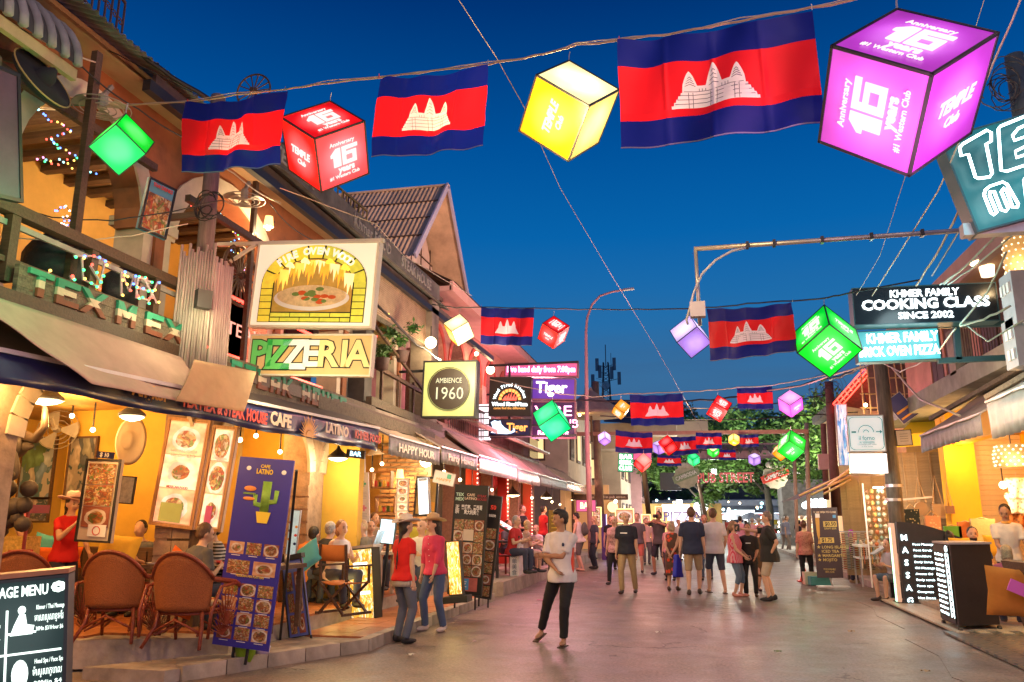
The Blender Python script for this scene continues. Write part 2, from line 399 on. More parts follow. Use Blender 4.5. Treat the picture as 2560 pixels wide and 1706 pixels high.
for i in range(14):
 for j in range(4):
  link('floor_plank',mt,None,tl,(3.55+i*.145,13.4+j*1.21+(i%2)*.3,.05))
mtile=MB().box((0,0,0),(.29,.29,.03)).mesh('floor_tile')
def pattern_tile():
 m=M('patterned_floor_tile',(.22,.2,.19),.4,.3,4,.1)
 t=m.node_tree;b=t.nodes['Principled BSDF']
 c=t.nodes.new('ShaderNodeTexCoord');w=t.nodes.new('ShaderNodeTexWave');w.wave_type='RINGS';w.rings_direction='Z';w.inputs['Scale'].default_value=3.2;w.inputs['Distortion'].default_value=1
 t.links.new(c.outputs['Object'],w.inputs['Vector'])
 r=t.nodes.new('ShaderNodeValToRGB');r.color_ramp.elements[0].color=(.07,.08,.085,1);r.color_ramp.elements[1].color=(.17,.14,.11,1);r.color_ramp.elements[0].position=.45;r.color_ramp.elements[1].position=.6
 t.links.new(w.outputs[0],r.inputs[0]);t.links.new(r.outputs[0],b.inputs['Base Color']);return m
mtile.materials.append(pattern_tile())
pt=T('patterned_tile_floor','x','x');del pt['label'];del pt['category'];pt['kind']='structure'
for i in range(7):
 for j in range(12):link('floor_tile',mtile,None,pt,(3.5+i*.3,9.6+j*.3,.035))
m_kerb=M('kerb_concrete',(.4,.34,.28),.8,.3,5,.5,dirt=.35)
kb=T('lower_terrace_step','x','x');del kb['label'];del kb['category'];kb['kind']='structure'
poly=[(-5.25,7.55),(-4.12,9.8),(-4.12,16.6),(-5.3,16.6),(-5.3,8.6),(-6.2,7.55)]
MB().prism(poly,lambda x,y:(x,y,-.02),(0,0,.14)).build('step_slab',m_kerb,kb)
km=MB().box((0,0,0),(.14,.49,.155)).mesh('kerb_stone');km.materials.append(m_kerb)
for i in range(13):link('kerb_stone',km,None,kb,(-4.1-.004*(i%2),10.1+i*.5,.07))
d_=Vector((-4.12,9.85,0))-Vector((-5.25,7.6,0))
for i in range(5):
 q=Vector((-5.2,7.7,.07))+d_*((i+.5)/5.0)
 link('kerb_stone',km,None,kb,q,(0,0,-math.atan2(d_.x,d_.y)))
tm=MB().box((0,0,0),(.296,.296,.03)).mesh('floor_tile');tm.materials.append(m_tile)
cnt=0
for j in range(21):
 for i in range(3):
  link('floor_tile',tm,None,kb,(-4.33-i*.302,10.2+j*.302,.13+random.uniform(-.002,.002)))
tA=T('upper_terrace','x','x');del tA['label'];del tA['category'];tA['kind']='structure'
MB().prism([(-5.2,8.6),(-5.2,16.8),(-12,16.8),(-12,3.0),(-9.0,3.0),(-9.0,6.0),(-7.0,7.9)],lambda x,y:(x,y,0),(0,0,.3)).build('terrace_slab',m_kerb,tA)
for j in range(28):
 for i in range(10):
  x,y=-5.36-i*.302,8.3+j*.302
  if y>16.7 or y-.2<8.75-(-5.2-x)*.42:continue
  cnt+=1
  link('floor_tile',tm,None,tA,(x,y,.31+random.uniform(-.002,.002)))
tB=MB()
tB.prism([(-4.2,17.2),(-4.2,30),(-4.2,34),(-12,34),(-12,17.2)],lambda x,y:(x,y,0),(0,0,.28))
tB.prism([(-3.5,34.5),(-3.5,60),(-12,60),(-12,34.5)],lambda x,y:(x,y,0),(0,0,.2))
struct(tB.build('far_left_terrace',m_kerb))
kq=T('far_left_kerb','x','x');del kq['label'];del kq['category'];kq['kind']='structure'
km2=MB().box((0,0,0),(.16,.98,.31)).mesh('kerb_stone');km2.materials.append(M('pinkish_kerb',(.36,.28,.24),.7,.3,5,.3,dirt=.3))
for i in range(17):link('kerb_stone',km2,None,kq,(-4.13,17.7+i,.14))
struct(MB().box((8.2,40,.06),(8.4,50,.16)).build('far_right_pavement',m_kerb))
mlit=[M('litter_%d'%i,c,.7,.1,5,0)for i,c in enumerate([(.6,.58,.5),(.4,.28,.15),(.15,.2,.08)])]
for k,(x,y,lb)in enumerate(((-3.4,9.6,'crumpled paper scrap near the left kerb'),(2.3,9.8,'pale leaf scrap on the bare front of the road at the right'),(.9,10.8,'tiny paper scrap in the middle foreground'),(-.6,12.2,'dry leaf scrap right of the man in the jersey'),(2.1,12.9,'cardboard scrap near the right pavement edge'))):
 MB().grid(lambda u,v:((u-.5)*.09,(v-.5)*.06,.012*math.sin(u*7+k)*math.cos(v*5)),4,3).build('litter',mlit[k%3],None,label=lb,cat='litter').location=(x,y,.03)
# ------------------------------------------------------------ people
TS=bpy.data.scenes.new('tmp')
def remesh(mb,vox,sm=2):
 me=mb.mesh('tmp');o=bpy.data.objects.new('tmp',me);TS.collection.objects.link(o)
 a=o.modifiers.new('r','REMESH');a.mode='VOXEL';a.voxel_size=vox;a.use_smooth_shade=True
 s=o.modifiers.new('s','SMOOTH');s.iterations=sm;s.factor=.5
 TS.view_layers[0].update();dg=TS.view_layers[0].depsgraph;out=bpy.data.meshes.new_from_object(o.evaluated_get(dg))
 bpy.data.objects.remove(o);bpy.data.meshes.remove(me);out.shade_smooth();return out
from mathutils import noise as _nz
def fold(me,k):
 n=len(me.vertices);co=np.empty(n*3,'f');me.vertices.foreach_get('co',co);co=co.reshape(-1,3);nr=np.empty(n*3,'f');me.vertices.foreach_get('normal',nr);nr=nr.reshape(-1,3)
 x,y,z=co.T;a=np.zeros(n)
 for i in range(5):
  r=np.random.RandomState(i+n%97);f=r.uniform(12,34,3);p=r.uniform(0,6,3);a+=np.sin(x*f[0]+z*f[2]*.6+p[0])*np.sin(y*f[1]+z*f[2]+p[1])/5
 a=np.sign(a)*np.abs(a)**.7
 co+=nr*((.0075*a+.004)*(1 if k<1 else np.clip((.8-z)/.1,0,.8))*np.ones(n))[:,None];me.vertices.foreach_set('co',co.ravel());me.update()
def ik(a,b,l1,l2,pole):
 d=b-a;L_=min(d.length,(l1+l2)*.998);d.normalize();b2=a+d*L_
 k=(l1*l1-l2*l2+L_*L_)/(2*L_);h=math.sqrt(max(l1*l1-k*k,0))
 p=(pole-d*pole.dot(d));p=p.normalized()if p.length>1e-6 else d.orthogonal().normalized()
 return a+d*k+p*h,b2
def cloth(name,col,kind=None,c2=None,sc=8):
 if name in MATS:return MATS[name]
 m=M(name,col,.85,.12,5,.5)
 if kind:
  t=m.node_tree;b=t.nodes['Principled BSDF'];c=t.nodes.new('ShaderNodeTexCoord')
  if kind=='floral':
   n=t.nodes.new('ShaderNodeTexVoronoi');n.inputs['Scale'].default_value=sc
   o_=n.outputs['Distance'];t.links.new(c.outputs['Object'],n.inputs['Vector']);lo,hi=.28,.36
  else:
   n=t.nodes.new('ShaderNodeTexWave');n.inputs['Scale'].default_value=sc;n.bands_direction='X' if kind=='vstripe' else 'Z'
   o_=n.outputs[0];t.links.new(c.outputs['Object'],n.inputs['Vector']);lo,hi=.45,.55
  r=t.nodes.new('ShaderNodeValToRGB');r.color_ramp.elements[0].position=lo;r.color_ramp.elements[1].position=hi
  r.color_ramp.elements[0].color=(*c2,1);r.color_ramp.elements[1].color=(*col,1)
  t.links.new(o_,r.inputs[0]);t.links.new(r.outputs[0],b.inputs['Base Color'])
 return m
RINGS=[(-.12,.10,.09),(-.02,.168,.115),(.1,.16,.11),(.28,.142,.10),(.55,.165,.118),(.75,.172,.11),(.9,.145,.085),(1.0,.062,.06)]
def person(label,pos,H=1.7,face=0,lean=0,side=0,feet=((-.11,0),(.11,0)),hands=None,head=(0,0),sit=None,skin='L',
           hair='short',hairc=(.03,.02,.015),shirt=(.5,.5,.5),sleeve=.6,pants=(.05,.06,.1),leg=1.0,shoes=(.03,.03,.03),fat=1.0,
           fem=False,shirtk=None,shirt2=None,hat=None,skirt=None,vox=.02,bag=None,group=None,hem=-.14,mouth=None,heel=(0,0),beard=False,extra=None,band=(.1,.03,.02),sh_sc=8):
 s=H/1.75
 root=T('person',label,'person',pos,R_(face),group)
 V=Vector
 ph=(sit if sit else .93)
 P=V((0,0,ph));fw=V((0,-1,0));ri=V((1,0,0));up=V((0,0,1))
 d=V((math.sin(R_(side)),-math.sin(R_(lean)),math.cos(R_(lean)))).normalized()
 sd=ri;bk=d.cross(sd).normalized()  # bk points backwards(+y)
 if bk.y<0:bk=-bk
 tl=.56;Nn=P+d*tl
 hw=.15 if fem else .172
 sh=[Nn-d*.095+sd*(-hw*(.5+fat*.5)),Nn-d*.095+sd*(hw*(.5+fat*.5))]
 hp=[P+sd*-.09-d*.02,P+sd*.09-d*.02]
 if hands is None:hands=((-.24,-.03,.82),(.24,-.03,.82))
 sk={'L':m_skinL,'T':m_skinT}[skin]
 body=MB();top=MB();bot=MB()
 def loft(mb,rs,infl):
  n=16;o=len(mb.v)
  for t_,a,b in rs:
   c=P+d*(t_*tl)
   f_=fat if .0<t_<.75 else(1+(fat-1)*.4)
   for j in range(n):
    an=2*math.pi*j/n
    q=c+sd*((a*f_+infl)*math.cos(an))+bk*((b*f_*(1.12 if(fat>1.1 and math.sin(an)<0 and .05<t_<.6)else 1)+infl)*math.sin(an))
    mb.v.append(tuple(q))
  k=len(rs)
  for i in range(k-1):
   for j in range(n):
    a=o+i*n+j;b=o+i*n+(j+1)%n;mb.f.append((a,b,b+n,a+n))
  mb.f.append(tuple(o+j for j in range(n))[::-1]);mb.f.append(tuple(o+(k-1)*n+j for j in range(n)))
 loft(body,RINGS,0)
 if fem:
  for q in(-1,1):body.ell(P+d*.35+sd*(.07*q)-bk*.085,(.06,.05,.06));top.ell(P+d*.35+sd*(.072*q)-bk*.09,(.07,.055,.07))
 wr=[]
 for i in(0,1):
  h=V(hands[i]);pole=V((.35*(-1 if i==0 else 1),.8,-.25))
  if len(hands[i])>3:pole=V(hands[i][3:6]);h=V(hands[i][:3])
  e,w=ik(sh[i],h,.29,.255,pole);wr.append((e,w))
  body.ell(sh[i],(.052,.052,.052));body.tube([sh[i],sh[i].lerp(e,.45),e],[.05,.045,.036],10);body.ell(e,(.036,)*3)
  body.tube([e,e.lerp(w,.3),w],[.037,.038,.024],10)
  body.tube([Nn-d*.03,sh[i]+d*.01],[.055,.045],10)
  if sleeve>0:
   top.tube([Nn-d*.045,sh[i]],[.06,.062],12);top.ell(sh[i],(.064,.064,.064));en=sh[i].lerp(e,min(sleeve,1));top.tube([sh[i],en],[.063,.062-.012*(sleeve>.9)],12)
   if sleeve>1:top.ell(e,(.05,)*3);top.tube([e,e.lerp(w,sleeve-1)],[.05,.038],12)
  dr=(w-e).normalized()
  inward=V((1 if i==0 else-1,-.3,0));nrm=(inward-dr*inward.dot(dr)).normalized();acr=dr.cross(nrm)
  m3=Matrix((nrm,acr,dr)).transposed()
  body.ell(w+dr*.045,(.016,.04,.05),m3)
  wr[i]=(e,w,dr,nrm,acr)
 for i in(0,1):
  f=V((feet[i][0],feet[i][1],.085+(feet[i][2]if len(feet[i])>2 else 0)))
  k,an=ik(hp[i],f,.435,.42,V((0,-1,.12))+V((.15*(-1 if i==0 else 1),0,0)))
  body.tube([hp[i],hp[i].lerp(k,.4),k],[.088*(.6+.4*fat),.078,.054],12);body.ell(k,(.054,)*3)
  body.tube([k,k.lerp(an,.3),an],[.052,.055,.034],12)
  bot.tube([hp[i],hp[i].lerp(k,.45),k],[.104*(.6+.4*fat),.09,.068],14)
  if leg>.55:
   bot.ell(k,(.068,)*3);bot.tube([k,k.lerp(an,.35),k.lerp(an,(leg-.5)*2)],[.066,.062,.053],14)
  elif leg<.5:pass
  fd=V((.12*(-1 if i==0 else 1),-1,0)).normalized();hl=heel[i]
  fd2=(fd*math.cos(hl)-up*math.sin(hl)).normalized()
  body.ell(an+fd2*.055-up*.04,(.038,.12,.035),Matrix((fd2.cross(up).normalized(),-fd2,up)).transposed())
  sm_=MB()
  m3=Matrix((fd2.cross(up).normalized(),-fd2,fd2.cross(up).normalized().cross(-fd2))).transposed()
  if shoes:
   sm_.ell(an+fd2*.06-up*.045,(.05,.14,.042),m3);sm_.ell(an-fd2*.02-up*.015,(.045,.055,.055),m3)
   me=remesh(sm_,max(vox*.6,.012),1)
   for v_ in me.vertices:v_.co.z=max(v_.co.z,.004)
   link('shoe',me,M('shoe_%02d%02d%02d'%tuple(int(c*99)for c in shoes),shoes,.6,.1,5,.05),root)
  else:
   sm_.box(an+fd2*.05-up*.078,(.085,.25,.014),m3)
   sm_.build('sandal',M('brown_sandal',(.08,.05,.035),.7,.1,5,0),root)
 body.ell(P,(.16*fat,.11,.11))
 bot.ell(P+d*.0,(.172*(.6+.4*fat),.125*(.6+.4*fat),.12));loft(bot,[(-.16,.11,.1),(-.04,.172,.122),(.08,.165,.115),(.17,.155,.11)],.012)
 hc=Nn+d*.05+up*.066-bk*.015
 body.tube([Nn-d*.07,hc-up*.03],[.062,.053],12)
 rot=Matrix.Rotation(R_(head[0]),3,'Z')@Matrix.Rotation(R_(head[1]),3,'X')*1.07
 hh=hc+up*.045
 def hp_(p):return hh+rot@V(p)
 body.ell(hp_((0,0,.01)),(.075,.094,.1),rot,16);body.ell(hp_((0,-.024,-.055)),(.056,.066,.06),rot)
 body.ell(hp_((0,-.1,-.022)),(.013,.02,.022),rot,8);body.ell(hp_((0,-.082,.02)),(.05,.016,.012),rot,8)
 for q in(-1,1):body.ell(hp_((q*.077,.008,-.018)),(.012,.02,.03),rot,8);body.ell(hp_((q*.035,-.075,-.04)),(.022,.02,.02),rot,8)
 me=remesh(body,min(vox,.016),1)
 fm=MB()
 for(e,w,dr,nrm,acr)in wr:
  for j,(o_,l_)in enumerate(((-.029,.062),(-.01,.072),(.01,.068),(.028,.054))):
   b0=w+dr*.075+acr*o_;b1=b0+dr*(l_*.5)+nrm*.006;b2=b1+dr*(l_*.45)+nrm*.02
   fm.tube([b0,b1,b2],[.0095,.0085,.006],6)
  b0=w+dr*.03-acr*.03;b1=b0+dr*.03-acr*.018+nrm*.01
  fm.tube([b0,b1,b1+dr*.028+nrm*.008],[.012,.0105,.007],6)
 o0=len(me.vertices)
 fme=fm.mesh('f');import bmesh
 bm=bmesh.new();bm.from_mesh(me);bm.from_mesh(fme);bm.to_mesh(me);bm.free();me.shade_smooth()
 bpy.data.meshes.remove(fme)
 link('body',me,sk,root)
 if shirt:
  rs=[(hem,.188,.16),(-.02,.184,.15)]+[(t_,a,b)for t_,a,b in RINGS if .0<t_<.95]+[(.965,.085,.07)]
  if skirt is None or skirt!='dress':
   loft(top,rs,.017)
  else:
   loft(top,[(-.95,.2,.17),(-.5,.195,.16),(-.1,.185,.14)]+rs[1:],.017)
  tme=remesh(top,vox*.9,2)
  if vox<.021:fold(tme,.3)
  smat=cloth('fabric_%s_%s'%(shirtk or 'p','_'.join('%02d'%int(c*99)for c in shirt)),shirt,shirtk,shirt2,sh_sc)
  link('dress' if skirt=='dress' else 'shirt',tme,smat,root)
 if pants and skirt!='dress':
  bme=remesh(bot,vox*.9,2);(fold(bme,1)if vox<.021 else None)
  if leg>0:link('shorts' if leg<.56 else 'trousers',bme,cloth('trousers_%s'%'_'.join('%02d'%int(c*99)for c in pants),pants),root)
 if hair!='none':
  hm=MB();hm.ell(hp_((0,.02,.024)),(.083,.09,.1),rot,16)
  if hair=='short':hm.ell(hp_((0,.045,-.02)),(.07,.058,.06),rot)
  if hair=='thin':hm=MB();hm.ell(hp_((0,.032,-.012)),(.081,.07,.055),rot,16)
  if hair in('long','braid','bob','pony'):hm.ell(hp_((0,.04,-.04)),(.08,.06,.09),rot)
  if hair=='bob':hm.ell(hp_((0,.03,-.07)),(.088,.06,.07),rot)
  if hair=='long':hm.tube([hp_((0,.05,-.04)),Nn+bk*.07-d*.05,Nn+bk*.11-d*.2],[.08,.085,.04],12)
  if hair=='pony':hm.tube([hp_((0,.09,.02)),hp_((0,.13,-.03)),Nn+bk*.13-d*.14],[.03,.03,.012],10)
  if hair=='braid':hm.tube([hp_((0,.07,-.06)),Nn+bk*.09-d*.05,Nn+bk*.13-d*.25,P+bk*.15+d*.1],[.035,.022,.02,.008],10)
  if hair=='bun':hm.ell(hp_((0,.07,.1)),(.042,)*3);hm.ell(hp_((0,.045,-.02)),(.07,.05,.06),rot)
  if hair=='tuft':hm.ell(hp_((0,-.02,.085)),(.07,.075,.045),rot);hm.ell(hp_((0,.045,-.02)),(.07,.055,.06),rot)
  hme=remesh(hm,max(vox*.6,.011),1)
  for v_ in hme.vertices:
   v_.co+=v_.normal*(.004*math.sin(v_.co.x*190)*math.sin(v_.co.y*170+v_.co.z*60))
  link('hair',hme,M('hair_%02d_%02d_%02d'%tuple(int(c*99)for c in hairc),hairc,.5,.4,60,.6),root)
 if vox<.021:
  for q in(-1,1):
   MB().ell(hp_((q*.031,-.087,.001)),(.013,.007,.006),rot,8).build('eye',M('dark_eye',(.02,.015,.012),.2,0,1,0),root,smooth=True)
   MB().ell(hp_((q*.031,-.09,.02)),(.018,.006,.004),rot,8).build('eyebrow',M('dark_brow',(.04,.025,.02),.8,0,1,0),root,smooth=True)
  MB().ell(hp_((0,-.087,-.062)),(.023,.01,.0095 if mouth else .005),rot,8).build('mouth',M('lips',(.4,.1,.08),.5,0,1,0)if not mouth else M('open_smile',(.75,.65,.6),.3,0,1,0),root,smooth=True)
 if beard:
  link('beard',remesh(MB().ell(hp_((0,-.03,-.075)),(.06,.066,.05),rot),.012,1),M('dark_beard',(.03,.02,.015),.9,.3,60,.6),root)
 if hat:
  hm=MB();n=28;prof=[(.19,.0),(.15,-.004),(.095,.004),(.088,.05),(.082,.095),(.05,.118),(.012,.104)]
  vs=[]
  for j in range(n):
   pass
  o=len(hm.v)
  hr=rot@Matrix.Rotation(R_(-8 if hat!='cap' else 0),3,'X')
  for r_,z_ in prof:
   for j in range(n):
    a=2*math.pi*j/n;zz=z_
    if r_>.12:zz+=.05*abs(math.cos(a))**2*(r_/.19)**2
    if r_<.06:zz-=.02*(1-abs(math.cos(a)))
    hm.v.append(tuple(hh+hr@V((r_*math.cos(a)*.95,r_*math.sin(a)*1.12,zz+.055))))
  for i in range(len(prof)-1):
   for j in range(n):
    a=o+i*n+j;b=o+i*n+(j+1)%n;hm.f.append((a,b,b+n,a+n))
  hm.f.append(tuple(o+(len(prof)-1)*n+j for j in range(n)))
  q=hm.build('hat',M('hat_%02d_%02d_%02d'%tuple(int(c*99)for c in hat),hat,.8,.12,20,.2),root,smooth=True)
  so=q.modifiers.new('thickness','SOLIDIFY');so.thickness=.006
  MB().lathe([(.093,.0),(.0925,.03)],hh+hr@V((0,0,.062)),28,1,1.15,hr).build('hat_band',M('hatband_%02d'%int(band[0]*99),band,.6,0,1,0),root)
 if extra:extra(root,dict(P=P,N=Nn,d=d,sd=sd,bk=bk,sh=sh,wr=wr,hh=hh,rot=rot))
 root.scale=(s,s,s)
 return root
# ------------------------------------------------------------ left house A (two storeys, arches)
FX=-6.2      # facade plane of the upper floor
A=T('restaurant_building','two-storey orange and cream restaurant with arches, balcony and open ground floor, nearest on the left','building')
def arch_wall(par,x,y0,y1,z0,z1,cols,mwall,march,th=.35,spring=.0,rise=1.0,cw=.5):
 for a,b in zip(cols[:-1],cols[1:]):
  w=b-a-cw;c=(a+b)/2;R=w/2
  zs=z1-.55-rise
  n=14;arc=[(c-R*math.cos(math.pi*i/n),zs+rise*math.sin(math.pi*i/n))for i in range(n+1)]
  poly=[(a,zs),(a,z1),(b,z1),(b,zs)]+arc[::-1]
  mb=MB()
  top=z1
  for i in range(n):
   (u0,v0),(u1,v1)=arc[i],arc[i+1]
   mb.add([(x,u0,v0),(x,u1,v1),(x,u1,top),(x,u0,top),(x-th,u0,v0),(x-th,u1,v1),(x-th,u1,top),(x-th,u0,top)],
                   [(0,1,2,3),(4,7,6,5),(0,4,5,1),(3,2,6,7)])
  mb.box((x-th/2,(a+arc[0][0])/2,(zs+top)/2),(th,arc[0][0]-a,top-zs));mb.box((x-th/2,(b+arc[-1][0])/2,(zs+top)/2),(th,b-arc[-1][0],top-zs))
  mb.build('arch_wall',mwall,par)
  tr=MB();R2=R
  for i in range(n):
   (u0,v0),(u1,v1)=arc[i],arc[i+1]
   def o_(u,v):return(c+(u-c)*1.24,zs+(v-zs)*1.2)
   a0,a1=o_(u0,v0),o_(u1,v1)
   tr.add([(x+.03,u0,v0),(x+.03,u1,v1),(x+.03,*a1),(x+.03,*a0),(x,u0,v0),(x,u1,v1),(x,*a1),(x,*a0)],[(0,1,2,3),(0,4,5,1),(3,2,6,7)])
  tr.build('arch_trim',march,par)
cols=[3.2,5.55,8.0,10.9,13.4,16.2]
arch_wall(A,FX,3,17,3.3,6.55,cols,m_orange,m_ww,cw=.62,rise=1.05)
for c in cols:
 q=MB().box((FX-.18,c,4.15),(.4,.5,1.7)).build('column',m_ww,A)
 MB().box((FX+.03,c,4.15),(.06,.17,1.7)).build('column_stripe',m_orange,q)
 MB().box((FX-.18,c,5.06),(.5,.62,.12)).build('capital',m_ww,q)
MB().box((-8.9,9.75,3.38),(6.9,13.5,.16)).build('balcony_floor',m_wood,A)
MB().box((-8.6,9.75,3.6),(.2,13.5,.02)).build('floor_joint',m_wood,A)
bw=MB().box((-9.2,9.75,5.1),(.2,13.5,3.3)).build('back_wall',M('upper_yellow_plaster',(.7,.42,.1),.75,.15,2,.1),A)  # plain yellow base colour on the upstairs wall
MB().box((-9.2,3.0,5.1),(6.0,.2,3.3)).build('end_wall',m_ochre,A)
cm=MB().box((0,0,0),(2.8,.13,.1)).mesh('ceiling_batten');cm.materials.append(m_wood)
MB().box((-7.7,9.75,6.72),(3.2,13.5,.06)).build('ceiling',M('ceiling_boards',(.3,.18,.09),.7,.3,5,.2,tex='wood'),A)
for i in range(30):link('ceiling_batten',cm,None,A,(-7.7,3.3+i*.45,6.6))
for y in(5.2,8.3,12.0):
 a=MB();n=12
 a.prism([(.45*math.cos(math.pi*i/n),.9+.6*math.sin(math.pi*i/n))for i in range(n+1)]+[(-.45,0),(.45,0)],lambda u,v:(-9.08,y+u,3.5+v),(.04,0,0))
 a.build('niche',M('grey_mauve_niche',(.35,.27,.3),.8,.1,4,0),A)
fa=MB()
E0,E1,EZ=3.0,18.9,6.45
EXF=-5.75
MB().box((EXF,(7+E1)/2,EZ-.12),(.1,E1-7,.13)).build('gutter',m_black,A)
MB().box((EXF-.07,(7.2+E1)/2,EZ+.04),(.05,E1-7.2,.18)).build('fascia',M('dark_fascia',(.1,.075,.07),.8,.3,5,.3,dirt=.4),A)
MB().add([(EXF-.05,5,EZ-.05),(EXF-.05,E1,EZ-.05),(FX-.3,E1,EZ+.05),(FX-.3,5,EZ+.05)],[(0,1,2,3)]).build('soffit',M('cream_soffit',(.4,.26,.14),.7,.15,3,.1),A)
def corr_sheet(w,l,amp=.02,pitch=.11,n=None):
 k=int(w/pitch*6);mb=MB()
 mb.grid(lambda u,v:(u*w-w/2,v*l,amp*math.sin(2*math.pi*u*w/pitch)),k,1)
 me=mb.mesh('roof_sheet',True);return me
cs1=corr_sheet(.88,3.4);cs1.materials.append(m_corrg)
for i in range(18):
 o=link('roof_sheet',cs1,None,A,(EXF+.08,3.4+i*.85,EZ+.15))
 o.rotation_euler=(R_(22),0,R_(90))
 o.location.z+=.01*(i%2)
B0=QX(10,58,-5.7);B1=QX(230,135,-5.7)
cb=T('corrugated_canopy','rusty curved corrugated canopy edge with pale barge board, top left corner','roof')
MB().prism([(3.6,5.66),(5.8,5.66),(5.8,5.77),(3.6,5.77)],lambda y,z:(-5.6,y,z),(.06,0,0)).build('barge_board',M('pale_barge',(.5,.4,.2),.7,.2,5,.2,dirt=.3),cb)
MB().bar((-5.62,5.05,5.42),(-6.6,4.6,5.42),.06,.1).build('bracket',m_plank,cb)
cf=lambda v,k=0:(-5.5-.75*(1-math.cos(v*math.pi/2))+k,5.78+.62*math.sin(v*math.pi/2))
MB().grid(lambda u,v:(cf(v)[0],3.4+u*2.4,cf(v)[1]),1,10).build('sheet',M('dark_grey_sheet',(.06,.06,.06),.6,.3,3,.1),cb,smooth=True)
for j in range(15):
 MB().tube([(cf(i/8,.01)[0],3.5+j*.16,cf(i/8)[1])for i in range(9)],.042,6).build('corrugation',m_corrg,cb,smooth=True)
for y in(3.9,4.7,5.4):MB().bar((-5.7,y,5.62),(-7.0,y,6.2),.06,.09).build('rafter',m_wood,cb)
fas=T('parapet_board','stained concrete parapet board with faded raised letters along the roof edge','sign')
P0,P1=QX(640,395,-5.62),QX(1095,735,-5.62)
yA,yB=P0.y,P1.y
zt=(P0.z+P1.z)/2
MB().box((-5.62,(yA+yB)/2,6.72),(.08,yB-yA,.36)).build('board',m_dconc,fas)
for y_,s_ in((yA+1.0,'TEX MEX'),((yA+yB)/2,'Khmer FOOD'),(yB-1.6,'STEAK HOUSE')):
 text(fas,s_,0,0,.3,M('faded_letters',(.3,.28,.26),.9,.3,8,.1),bold=.02,ext=.01).matrix_local=Matrix.Translation((-5.575,y_,6.71))@Matrix.Rotation(R_(90),4,'Z')@Matrix.Rotation(R_(90),4,'X')
def lattice(label,a,b,h,m,n):
 t_=T('roof_lattice',label,'railing');a=Vector(a);b=Vector(b)
 MB().bar(a,b,.03).build('bottom_rail',m,t_);MB().bar(a+Vector((0,0,h)),b+Vector((0,0,h)),.03).build('top_rail',m,t_)
 q=MB();cu_=MB()
 for i in range(n+1):
  p=a.lerp(b,i/n);q.bar(p,p+Vector((0,0,h)),.02)
  if i<n:
   c=a.lerp(b,(i+.5)/n)+Vector((0,0,h/2));dd=(b-a).normalized();rr=min(h,(b-a).length/n)*.36
   cu_.tube([c+dd*(rr*math.cos(k*.7)*k/10)+Vector((0,0,rr*math.sin(k*.7)*k/10))for k in range(3,14)],.009,4)
 q.build('uprights',m,t_);cu_.build('scrollwork',m,t_)
m_rust=M('rusty_iron',(.09,.05,.045),.7,.4,8,.2)
lattice('wrought iron scroll railing on the roof above the corrugated canopy',QX(165,-60,-6.6),QX(300,120,-6.6),.62,m_rust,9)
lattice('rusty lattice truss on the roof behind the red cube lantern',QX(700,440,-6.0),QX(905,585,-6.0),.55,m_rust,14)
lattice('yellowed lattice truss on the roof beside the gabled tower',QX(830,525,-5.9),QX(915,590,-5.9),.5,M('yellow_iron',(.3,.22,.05),.7,.4,8,.2),8)
def wheel(label,c,r,ax='x',n=14,m=None):
 t_=T('cart_wheel',label,'wheel',c);m=m or m_wood
 f=(lambda a,q:(0,q*math.cos(a),q*math.sin(a)))if ax=='x' else(lambda a,q:(q*math.cos(a),0,q*math.sin(a)))
 MB().tube([f(2*math.pi*i/28,r)for i in range(29)],r*.055,6,False).build('rim',m,t_,smooth=True)
 MB().cyl(*(((-.06,0,0),(.06,0,0))if ax=='x' else((0,-.06,0),(0,.06,0))),r*.12).build('hub',m,t_)
 for i in range(n):
  a=2*math.pi*i/n;MB().bar(f(a,r*.1),f(a,r*.97),r*.05).build('spoke',m,t_)
 return t_
wheel('old wooden cart wheel standing on the roof above the first flag',QY(634,228,8.6),.24,'y')
wheel('dark cart wheel leaning behind the bamboo clad post',QX(600,690,-6.0),.42,'x',18)
rl=T('balcony_railing','dark weathered timber balcony railing above the TEX MEX board','railing')
ra,rb=QX(-60,478,-5.62),QX(478,706,-5.62)
zr=4.2
MB().bar((-5.62,3.2,zr),(-5.62,7.9,zr),.12,.1).build('top_rail',m_wood,rl)
MB().bar((-5.64,3.2,zr-.12),(-5.64,7.9,zr-.12),.03,.05).build('light_tube_rail',M('grey_rail',(.3,.28,.26),.5,.2,5,.1),rl)
for y in(4.3,5.4,6.35,7.3,7.95):MB().box((-5.62,y,3.87),(.09,.09,.62)).build('post',m_wood,rl)
MB().bar((-5.62,3.2,3.75),(-5.62,7.9,3.75),.05,.05).build('lower_rail',m_wood,rl)
def tri_text(par,s,y,z,size,x=-5.5,col=None,roll=0):
 m1,m2_,m3=M('green_paint',(.03,.28,.17),.7,.2,8,.1),M('cream_paint',(.62,.52,.38),.7,.2,8,.1),M('rust_paint',(.2,.06,.03),.7,.25,8,.1)
 return m1,m2_,m3
SEG={'T':[(0,.78,1,1),(.38,0,.64,.8)],'E':[(0,0,.3,1),(.3,.76,1,1),(.3,.4,.85,.62),(.3,0,1,.22)],'S':[(0,.76,1,1),(0,.5,.3,.8),(0,.4,1,.6),(.7,.2,1,.5),(0,0,1,.24)],
       'A':[(0,0,.3,1),(.7,0,1,1),(.3,.76,.7,1),(.3,.34,.7,.54)],'H':[(0,0,.3,1),(.7,0,1,1),(.3,.4,.7,.6)],'O':[(0,0,.3,1),(.7,0,1,1),(.3,.78,.7,1),(.3,0,.7,.22)],
       'U':[(0,0,.3,1),(.7,0,1,1),(.3,0,.7,.22)],'K':[(0,0,.3,1)],'X':[],'M':[(0,0,.24,1),(.76,0,1,1)]}
